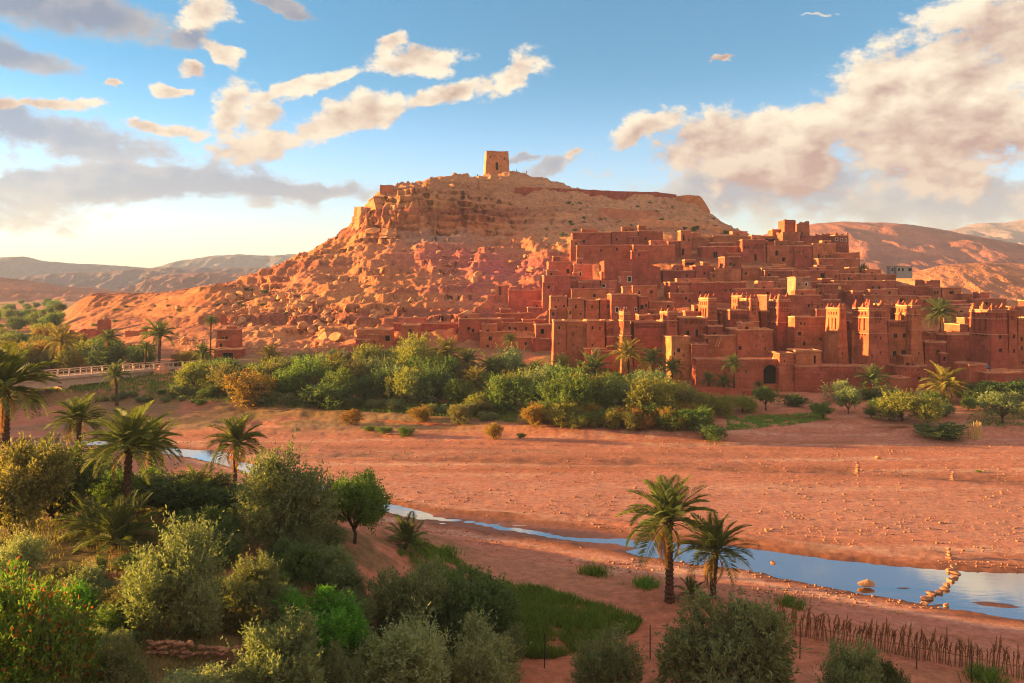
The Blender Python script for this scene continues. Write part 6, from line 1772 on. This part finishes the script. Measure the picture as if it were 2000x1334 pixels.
def crag_mesh(seed):
    gg = random.Random(seed); v, f = [], []
    n = 14; ang = sorted(gg.uniform(0, 6.283) for _ in range(n)); rad = [gg.uniform(.72, 1.05) for _ in range(n)]
    zs_ = [-1.0]
    while zs_[-1] < .95: zs_.append(zs_[-1] + gg.uniform(.12, .4))
    rows = []
    for i, z_ in enumerate(zs_):
        k = gg.uniform(.80, 1.06) * (1 - .10 * max(0, z_))
        for zz in (z_, (zs_[i + 1] if i + 1 < len(zs_) else z_ + .15) - .02):
            rows.append([(math.cos(a) * r * k + gg.uniform(-.03, .03), math.sin(a) * r * k + gg.uniform(-.03, .03), zz + gg.uniform(-.03, .03)) for a, r in zip(ang, rad)])
    for r_ in rows: v += r_
    for i in range(len(rows) - 1):
        for k in range(n):
            k2 = (k + 1) % n; f.append((i*n + k, i*n + k2, (i+1)*n + k2, (i+1)*n + k))
    f.append(tuple((len(rows)-1)*n + k for k in range(n)))
    me = mesh_from('crag', v, f); me.materials.append(M['boulder']); return me
CRAGS = [crag_mesh(s) for s in (3, 8, 15, 22)]
# large single rocks and crags: (label, px, py centre, width px, height px, D, squash)
for (lab, px, py, wpx, hpx, D) in (
    ('huge overhanging crag at the left end of the cliff', 706, 430, 36, 36, 322), ('crag block leaning out under the rampart turret', 737, 408, 30, 30, 320),
    ('sunlit buttress block in the left cliff', 772, 424, 24, 30, 314), ('split crag right of the sunlit buttress', 812, 432, 22, 24, 312),
    ('square rock stump below the left cliff', 702, 487, 22, 18, 300), ('rounded ledge rock under the split crag', 765, 462, 44, 16, 307), ('flat slab fallen at the cliff foot', 730, 452, 40, 14, 312),
    ('long sloping rock beside the westmost house', 660, 658, 46, 20, 185), ('lone pale boulder on the terrace above the huts', 563, 568, 18, 18, 262),
    ('pointed boulder standing among the rockfall', 497, 608, 22, 26, 232), ('leaning boulder at the bottom of the rockfall', 541, 657, 20, 18, 202), ('bulky boulder in the middle of the rockfall', 630, 590, 26, 22, 242),
    ('upright boulder right of the hut', 592, 634, 26, 22, 212), ('large boulder near the long thin-roofed house', 690, 640, 26, 18, 203)):
    p = W(px, py, D)
    o = link('boulder' if 'crag' not in lab and 'buttress' not in lab else 'crag', ROCKS[int(px) % 7] if 'crag' not in lab and 'buttress' not in lab else CRAGS[int(px) % 4], None, None, p)
    sx, sz = wpx * D / FP / 1.7, hpx * D / FP / 1.6
    o.scale = (sx, max(sx, sz) * .8, sz)
    o.rotation_euler = (g.uniform(-.12, .12), g.uniform(-.12, .12), g.uniform(-.6, .6))
    if 'crag' in lab or 'buttress' in lab: o.rotation_euler = (g.uniform(-.3, .3), g.uniform(-.35, .35), g.uniform(0, 6))
    tag(o, lab, 'rock', 'large single rocks of the hill')
# gravel on the river bed
items = []
gg = np.random.default_rng(8)
px = gg.uniform(150, 2060, 20000); D = 32000 / (gg.uniform(860, 1190, 20000) - 570)
x = (px - 1000) * D / FP
z, mk = zground(x, D)
ok = (mk['ch'] < .05) & (mk['flat'] > .5) & (fbm(x * .12, D * .25, 3.0, 3) + gg.uniform(-.4, .4, 20000) > .0)
for i in np.nonzero(ok)[0][:6500]:
    items.append((x[i], D[i], z[i], float(np.clip(.036 * math.exp(abs(gg.normal()) * .75), .025, .17))))
scatter_rocks('gravel', 'pebbles and cobbles strewn over the river bed', items, M['stone'])
# stepping stones
ST = [rock_mesh(60 + i, 2, .5, .2) for i in range(4)]
STM = [tinted(m, M['stone']) for m in ST]
steps = [(1857, 1101, 26), (1862, 1106, 22), (1855, 1112, 20), (1867, 1116, 22), (1865, 1124, 20), (1857, 1132, 20), (1850, 1140, 22), (1844, 1147, 20), (1833, 1153, 22), (1820, 1157, 24), (1818, 1165, 20), (1806, 1166, 24), (1804, 1176, 24), (1794, 1183, 28), (1780, 1189, 24)]
for i, (px, py, wpx) in enumerate(steps):
    D = 20 * FP / (py - HY)
    wd = wpx * D / FP / 1.7
    o = link('stepping_stone', STM[i % 4], None, None, ((px - 1000) * D / FP, D, -.06)); o.scale = (wd, wd * .8, .26 + .05 * (i % 3))
    o.rotation_euler = (0, 0, i * 1.7)
    tag(o, ('first second third fourth fifth sixth seventh eighth ninth tenth eleventh twelfth thirteenth fourteenth last'.split()[i]) + ' flat stepping stone counted from the stone pillar across the river', 'stone', 'stepping stones across the river')
for (lab, px, py, wpx, hpx) in (('big reddish boulder lying in the shallow water', 1690, 1143, 42, 22), ('small rock at the edge of the sand bar', 1848, 1180, 18, 9), ('pale flat stone on the bank by the stepping stones', 1755, 1199, 18, 6),
                                ('white stone on the gravel flat', 1497, 1039, 12, 6), ('pale stone on the far sand near the cairn', 1715, 897, 12, 8), ('dark rock below the clipped bush', 1406, 862, 14, 9), ('stone on the near shore of the pool', 1510, 1096, 16, 6),
                                ('small dark stone by the far shore', 1664, 1070, 12, 5)):
    D = 20 * FP / (py - HY) if py > 1050 else solveD(px, py)
    x = (px - 1000) * D / FP; wd = wpx * D / FP / 1.75
    o = link('rock', ROCKS[int(px) % 7], None, None, (x, D, max(zt(x, D), WATER_Z) + hpx * D / FP * .3)); o.scale = (wd, wd * .8, hpx * D / FP / 1.6)
    o.rotation_euler = (0, 0, px)
    tag(o, lab, 'rock', 'loose rocks by the river')
# cairns
def cairn(label, px, py, hpx, wpx, n, flat=False):
    p = gpt(px, py); k = p.y / FP
    root = empty('cairn', p); tag(root, label, 'cairn', 'stone cairns in the river bed')
    z = 0; hh = hpx * k / n
    for i in range(n):
        o = link('stone', STM[i % 4], root, None, (random.uniform(-.06, .06), random.uniform(-.05, .05), z + hh * .5))
        s_ = wpx * k / 1.8 * (1 - .45 * i / n) * random.uniform(.85, 1.1)
        o.scale = (s_, s_ * .85, hh * 1.15); o.rotation_euler = (0, 0, i * 2.1)
        z += hh
cairn('taller cairn of pale stones beside the dark side channel', 1675, 926, 24, 15, 6)
cairn('shorter cairn at the right on the dark side channel', 1861, 938, 18, 12, 5)
cairn('stout stone pillar at the far end of the stepping stones', 1854, 1092, 22, 18, 4)
# rubble walls at the bottom of the slope
for (lab, px0, px1, py, D) in (('left piece of the rubble wall in the bushes', 292, 372, 1285, None), ('right piece of the rubble wall in the bushes', 386, 474, 1296, None)):
    p = gpt((px0 + px1) / 2, py, D)
    root = empty('rubble_wall', p); tag(root, lab, 'wall', 'rubble walls at the foot of the slope')
    D = p.y; wd = (px1 - px0) * D / FP
    for i in range(64):
        lay = i // 16
        o = link('stone', STM[i % 4], root, None, ((-.5 + (i % 16 + random.uniform(-.2, .2)) / 15) * wd, random.uniform(-.16, .16), .04 + lay * .15))
        s_ = random.uniform(.09, .15); o.scale = (s_ * 1.2, s_, s_ * 1.1); o.rotation_euler = (random.uniform(-.3, .3), random.uniform(-.3, .3), random.uniform(0, 6))

# ------------------------------------------------------------------ built things around the river
def bridge():
    p0, p1 = Vector(((-160 - 1000) * 134 / FP, 134, 4.3)), Vector(((380 - 1000) * 176 / FP, 176, 4.3))
    d = (p1 - p0); L = d.length; rz = math.atan2(d.y, d.x)
    root = empty('footbridge', p0, rz); tag(root, 'pale concrete bridge with balustrade over the side valley', 'bridge')
    mb = MB(); mb.box(0, L, -2.2, 2.2, -.35, 0); mb.build('deck', M['concrete'], root)
    mb = MB(); mb.box(0, L, -1.7, -1.2, -1.7, -.352); mb.build('girder', M['concrete'], root)
    mb = MB(); mb.box(0, L, 1.2, 1.7, -1.7, -.352); mb.build('girder', M['concrete'], root)
    pm = MB(); pm.box(-.09, .09, -.09, .09, 0, 1.08); pme = mesh_from('railing_post', pm.v, pm.f); pme.materials.append(M['concrete'])
    bm_ = MB(); bm_.box(-.04, .04, -.04, .04, .12, .98); bme = mesh_from('baluster', bm_.v, bm_.f); bme.materials.append(M['concrete'])
    for s in (-1, 1):
        mb = MB(); mb.box(0, L, s * 2.05 - .10, s * 2.05 + .10, 1.02, 1.18); mb.build('handrail', M['concrete'], root)
        mb = MB(); mb.box(0, L, s * 2.05 - .08, s * 2.05 + .08, .003, .16); mb.build('kerb', M['concrete'], root)
        n = int(L / 2.1)
        for i in range(n + 1):
            link('railing_post', pme, root, None, (L * i / n, s * 2.05, 0))
        if s < 0:
            for i in range(n * 2):
                if i % 2: continue
                link('baluster', bme, root, None, (L * (i + 1) / (2 * n), s * 2.05, 0))
    for q in (.22, .45, .68, .9):
        z0 = zt(p0.x + d.x * q, p0.y + d.y * q) - 4.3 - .8
        mb = MB(); mb.box(L * q - .6, L * q + .6, -1.6, 1.6, z0, -1.702, -.1, -.1); mb.build('pier', M['concrete'], root)
bridge()
def mound(label, px, py, wpx, hpx, D):
    p = gpt(px, py, D); r = wpx * D / FP / 2; h = hpx * D / FP
    v, f = [], []
    for i in range(8):
        t = i / 7
        for k in range(18):
            an = 2 * math.pi * k / 18
            rr = r * (1 - t ** 1.15) * (1 + .10 * math.sin(an * 5 + i) + random.uniform(-.05, .05))
            v.append((rr * math.cos(an), rr * math.sin(an) * .8, -.2 + (h + .2) * t + random.uniform(-.06, .06)))
    for i in range(7):
        for k in range(18):
            k2 = (k + 1) % 18; f.append((i*18 + k, i*18 + k2, (i+1)*18 + k2, (i+1)*18 + k))
    o = link('thatch_heap', mesh_from('thatch_heap', v, f), None, M['cap'], p)
    tag(o, label, 'heap', 'heaps beside the bridge')
mound('pointed earth heap at the right end of the bridge', 317, 712, 40, 22, 166)
mound('lower earth heap beside the pointed one', 358, 712, 44, 12, 168)
def pylon():
    D = 600; x = (286.5 - 1000) * D / FP; z0 = zt(x, D); h = CAMZ + 36 * D / FP - z0
    root = empty('pylon', (x, D, z0)); tag(root, 'lattice power pylon on the far edge of the low ridge', 'pylon')
    b, t_ = 2.6, .5
    def P(sx, sy, q): w_ = b + (t_ - b) * q; return (sx * w_, sy * w_, h * q)
    for sx in (-1, 1):
        for sy in (-1, 1):
            mb = MB(); mb.tube([P(sx, sy, 0), P(sx, sy, 1)], .11, 5); mb.build('leg', M['metal'], root)
    for i in range(7):
        a, c = i / 7, (i + 1) / 7
        mb = MB()
        for s in (-1, 1):
            mb.tube([P(-1, s, a), P(1, s, c)], .05, 4); mb.tube([P(1, s, a), P(-1, s, c)], .05, 4)
            mb.tube([P(s, -1, a), P(s, 1, c)], .05, 4); mb.tube([P(s, 1, a), P(s, -1, c)], .05, 4)
        mb.build('bracing', M['metal'], root)
    for q, w_ in ((.72, 3.0), (.84, 2.6), (.95, 2.0)):
        mb = MB(); mb.tube([(-w_, 0, h * q), (w_, 0, h * q)], .16, 5); mb.build('crossarm', M['metal'], root)
pylon()
def cabin(label, px0, px1, pyt, pyb, D, wins):
    p = W((px0 + px1) / 2, pyb, D); w_ = (px1 - px0) * D / FP; h = (pyb - pyt) * D / FP
    root = empty('white_cabin', p); tag(root, label, 'cabin', 'white cabins on the ridge')
    mb = MB(); mb.box(-w_/2, w_/2, 0, 2.6, -1.5, h); mb.build('body', M['white'], root)
    mb = MB(); mb.box(-w_/2 - .1, w_/2 + .1, -.1, 2.7, h + .002, h + .14); mb.build('roof', M['metal'], root)
    for (a, b) in wins:
        mb = MB(); mb.box(-w_/2 + a * w_, -w_/2 + b * w_, -.03, .05, h * .35, h * .8); mb.build('window', M['dark'], root)
cabin('white boxy cabin with a dark window on the right ridge', 1751, 1782, 521, 534, 262, ((.1, .2), (.35, .45), (.75, .95)))
cabin('smaller grey-white cabin left of the boxy one', 1739, 1747, 521, 534, 263, ((.3, .7),))
def reed_fence():
    A, B = gpt(1500, 1245, 46.2), gpt(2090, 1360, 39.5)
    root = empty('reed_fence', A); tag(root, 'ragged brown reed fence on the near bank at the right', 'fence')
    ms = []
    for s in range(5):
        gg = random.Random(s); mb = MB()
        h = gg.uniform(1.2, 1.6); lx = gg.uniform(-.22, .30)
        mb.tube([(0, 0, -.15), (lx * .4, .02, h * .5), (lx, .05, h)], [.030, .026, .012], 4)
        for k in range(9):
            t = .55 + .45 * k / 9; an = gg.uniform(0, 6.28)
            q = Vector((lx * t, .04 * t, h * t)); e = q + Vector((math.cos(an) * .10 + lx * .2, math.sin(an) * .06, .22))
            mb.tube([q, e], [.026, .008], 3)
        me = mesh_from('reed', mb.v, mb.f); me.materials.append(M['reed']); ms.append(me)
    n = 190
    for i in range(n):
        t = i / (n - 1) + random.uniform(-.002, .002)
        if random.random() < .10: continue
        p = A.lerp(B, t); p.z = zt(p.x, p.y)
        o = link('reed', ms[random.randrange(5)], root, None, p - A + Vector((0, random.uniform(-.08, .08), 0)))
        s_ = random.uniform(.6, 1.12); o.scale = (s_, s_, s_); o.rotation_euler = (random.uniform(-.1, .1), random.uniform(-.12, .16), random.uniform(-.5, .5))
    mb = MB(); mb.tube([(0, 0, .55), tuple(B - A + Vector((0, 0, .55)))], .018, 4); mb.build('tie_rail', M['reed'], root)
reed_fence()
def wire_fence():
    pts = [gpt(1063, 1325, 41.5), gpt(1270, 1295, 42.5), gpt(1562, 1300, 42.5), gpt(1790, 1308, 41.5), gpt(1898, 1335, 40.0)]
    root = empty('wire_fence', pts[0]); tag(root, 'sagging wire fence on thin rusty posts along the near garden', 'fence')
    for p in pts:
        mb = MB(); mb.tube([(0, 0, -.3), (random.uniform(-.06, .06), 0, 1.75)], .030, 6); mb.build('post', M['iron'], root, p - pts[0])
    for i in range(len(pts) - 1):
        for hh in (.4, .8, 1.2, 1.6):
            a, b = pts[i] - pts[0] + Vector((0, 0, hh)), pts[i+1] - pts[0] + Vector((0, 0, hh))
            m_ = (a + b) / 2 - Vector((0, 0, .06))
            mb = MB(); mb.tube([a, m_, b], .006, 3); mb.build('wire', M['iron'], root)
wire_fence()
def straw_shelter():
    p = gpt(1900, 858, 112); root = empty('straw_screen', p); tag(root, 'glowing straw screen on the sand right of the trimmed bush', 'shelter')
    mb = MB(); mb.tube([(0, 0, -.1), (.02, 0, 1.0), (.06, 0, 2.15)], [.075, .07, .03], 5); me = mesh_from('straw_bundle', mb.v, mb.f); me.materials.append(M['straw'])
    for i in range(30):
        t = i / 29; an = -2.6 + 3.6 * t
        o = link('straw_bundle', me, root, None, (math.cos(an) * 1.05, math.sin(an) * .9, 0)); s_ = random.uniform(.8, 1.08); o.scale = (1.3, 1.3, s_)
        o.rotation_euler = (random.uniform(-.08, .08), random.uniform(-.08, .08), random.uniform(0, 6))
straw_shelter()
def frond_heap(label, px, py, D, n, sp):
    p = gpt(px, py, D); root = empty('dry_frond_heap', p); tag(root, label, 'heap', 'heaps of dry palm fronds')
    for i in range(n):
        x, y = random.uniform(-sp, sp), random.uniform(-sp * .35, sp * .35)
        o = link('frond', tinted(FR['far', 0], FOL['palmdry']), root, None, (x, y, zt(p.x + x, p.y + y) - p.z + .12 + .02 * (i % 5)))
        o.scale = (2.6, 1.2, .5); o.rotation_euler = (0, 0, random.choice([0, 3.1]) + random.uniform(-.5, .5))
frond_heap('heap of dry palm fronds beside the small olive trees', 1535, 815, None, 26, 4.2)
frond_heap('few dry fronds left of the large yellow bush', 1752, 838, None, 7, 1.2)
def ladder():
    D = 155.2; a, b = W(1400, 678, D), W(1406, 656, D + .9)
    root = empty('ladder', a); tag(root, 'wooden ladder leaning on the low roof west of the cube house', 'ladder')
    d = b - a
    for s in (-.28, .28):
        mb = MB(); mb.tube([(s, 0, 0), (s + d.x, d.y, d.z)], .06, 5); mb.build('rail', M['cap'], root)
    for i in range(1, 7):
        q = d * (i / 7); mb = MB(); mb.tube([(q.x - .28, q.y, q.z), (q.x + .28, q.y, q.z)], .045, 4); mb.build('rung', M['cap'], root)
ladder()

# ------------------------------------------------------------------ people
def person_mesh(name, pose, shirt, legs):
    J = {'hip': (0, 0, .95), 'chest': (0, 0, 1.32), 'neck': (0, 0, 1.50), 'head': (0, -.02, 1.62), 'top': (0, -.01, 1.74)}
    if pose == 'sit':
        sh = .50
        J = {k: (v[0], v[1], v[2] - sh) for k, v in J.items()}
        leg = lambda s: [(s * .09, -.05, .42), (s * .11, -.46, .44), (s * .11, -.48, .05), (s * .11, -.62, .03)]
    elif pose == 'walk':
        leg = lambda s: [(s * .09, 0, .90), (s * .10, -.10 * s, .50), (s * .10, .14 * s, .09), (s * .10, .14 * s - .16, .04)]
    else:
        leg = lambda s: [(s * .09, 0, .90), (s * .11, -.02, .50), (s * .11, .02, .09), (s * .12, -.14, .04)]
    z0 = J['chest'][2]
    arm = lambda s: [(s * .19, 0, z0 + .10), (s * .26, .03, z0 - .20), (s * .27, -.06, z0 - .44), (s * .27, -.08, z0 - .56)]
    v, e, r = [], [], []
    def add(p, rad, par=None):
        v.append(p); r.append(rad)
        if par is not None: e.append((par, len(v) - 1))
        return len(v) - 1
    h = add(J['hip'], .15); c = add(J['chest'], .165, h); n = add(J['neck'], .065, c); hd = add(J['head'], .105, n); add(J['top'], .085, hd)
    for s in (-1, 1):
        k = h
        for p, rad in zip(leg(s), (.10, .07, .05, .045)): k = add(p, rad, k)
        k = c
        for p, rad in zip(arm(s), (.065, .05, .04, .035)): k = add(p, rad, k)
    me = bpy.data.meshes.new(name); me.from_pydata(v, e, [])
    o = bpy.data.objects.new(name, me); COL.objects.link(o)
    md = o.modifiers.new('skin', 'SKIN'); sb = o.modifiers.new('sub', 'SUBSURF'); sb.levels = 1
    for i, sv in enumerate(me.skin_vertices[0].data):
        sv.radius = (r[i], r[i] * .85); sv.use_root = (i == 0)
    dg = bpy.context.evaluated_depsgraph_get(); dg.update()
    out_ = bpy.data.meshes.new_from_object(o.evaluated_get(dg))
    bpy.data.objects.remove(o)
    out_.materials.clear()
    for m in (M[shirt], M[legs], M['skin'], M['hair']): out_.materials.append(m)
    hz, nz_ = J['hip'][2], J['neck'][2]
    for p in out_.polygons:
        q = p.center
        p.material_index = 0
        if pose == 'sit' and q.z < hz + .02 and q.y < .0 - .02: p.material_index = 1
        elif q.z < hz - .02 and abs(q.x) < .2: p.material_index = 1
        if q.z > nz_: p.material_index = 3 if (q.z > nz_ + .17 or q.y > .02) else 2
        if abs(q.x) > .2 and q.z < z0 - .45: p.material_index = 2
        p.use_smooth = True
    return out_
for k, c in (('blue', (0.12, 0.28, 0.52)), ('black', (0.02, 0.02, 0.025)), ('jeans', (0.05, 0.07, 0.13)), ('cream', (0.55, 0.48, 0.40)), ('skin', (0.34, 0.18, 0.11)), ('hair', (0.02, 0.015, 0.012)), ('redcloth', (0.35, 0.06, 0.05))):
    M[k] = plain(k + '_cloth' if k not in ('skin', 'hair') else k, c, .85, .1)
PM = {('stand', 'black'): person_mesh('person', 'stand', 'black', 'jeans'), ('walk', 'cream'): person_mesh('person', 'walk', 'cream', 'jeans'), ('stand', 'redcloth'): person_mesh('person', 'stand', 'redcloth', 'black'),
      ('sit', 'blue'): person_mesh('person', 'sit', 'blue', 'jeans'), ('stand', 'blue'): person_mesh('person', 'stand', 'blue', 'black')}
for (lab, key, px, D, rot) in (
    ('person in dark clothes at the left end of the hilltop', ('stand', 'black'), 907.5, 372, .4), ('person in cream top walking near the left end of the hilltop', ('walk', 'cream'), 912.5, 373, 1.2),
    ('person in dark red standing third from the left on the hilltop', ('stand', 'redcloth'), 915.5, 373, -.5), ('person in black standing left of the granary', ('stand', 'black'), 932.5, 374, 0),
    ('person in blue standing just right of the granary', ('stand', 'blue'), 1008.5, 376, 1.0), ('person in black farther right of the granary on the crest', ('stand', 'black'), 1028.5, 376, 2.0)):
    x = (px - 1000) * D / FP
    # stand on the highest ground of that bearing
    ds = np.arange(D - 14, D + 10, 1.0); z = zground(x * ds / D, ds)[0]; pr = HY + (CAMZ - z) * FP / ds; k = int(np.argmin(pr))
    o = link('person', PM[key], None, None, (x * ds[k] / D, float(ds[k]), float(z[k]) + .75)); o.rotation_euler = (0, 0, rot)
    tag(o, lab, 'person', 'visitors on the hilltop')
p = W(1928.5, 724, 147.0)
o = link('person', PM['sit', 'blue'], None, None, (p.x, 147.0, zc(144, 400 + 1152 / 3.51) + .15)); o.rotation_euler = (0, 0, .3)
tag(o, 'person in a blue shirt sitting on the terrace at the right', 'person')
# ------------------------------------------------------------------ the air
def haze():
    mb = MB(); mb.box(-9000, 9000, -300, 14200, -3.2, 245)
    m = bpy.data.materials.new('haze_air'); m.use_nodes = True
    t = NT(m.node_tree); t.n.clear()
    o_ = t.node('ShaderNodeOutputMaterial'); v = t.node('ShaderNodeVolumePrincipled')
    v.inputs['Color'].default_value = (0.50, 0.62, 1.0, 1)
    v.inputs['Density'].default_value = 0.00016
    v.inputs['Anisotropy'].default_value = 0.0
    t.l.new(v.outputs[0], o_.inputs['Volume'])
    o = mb.build('haze', m); o['kind'] = 'stuff'
haze()
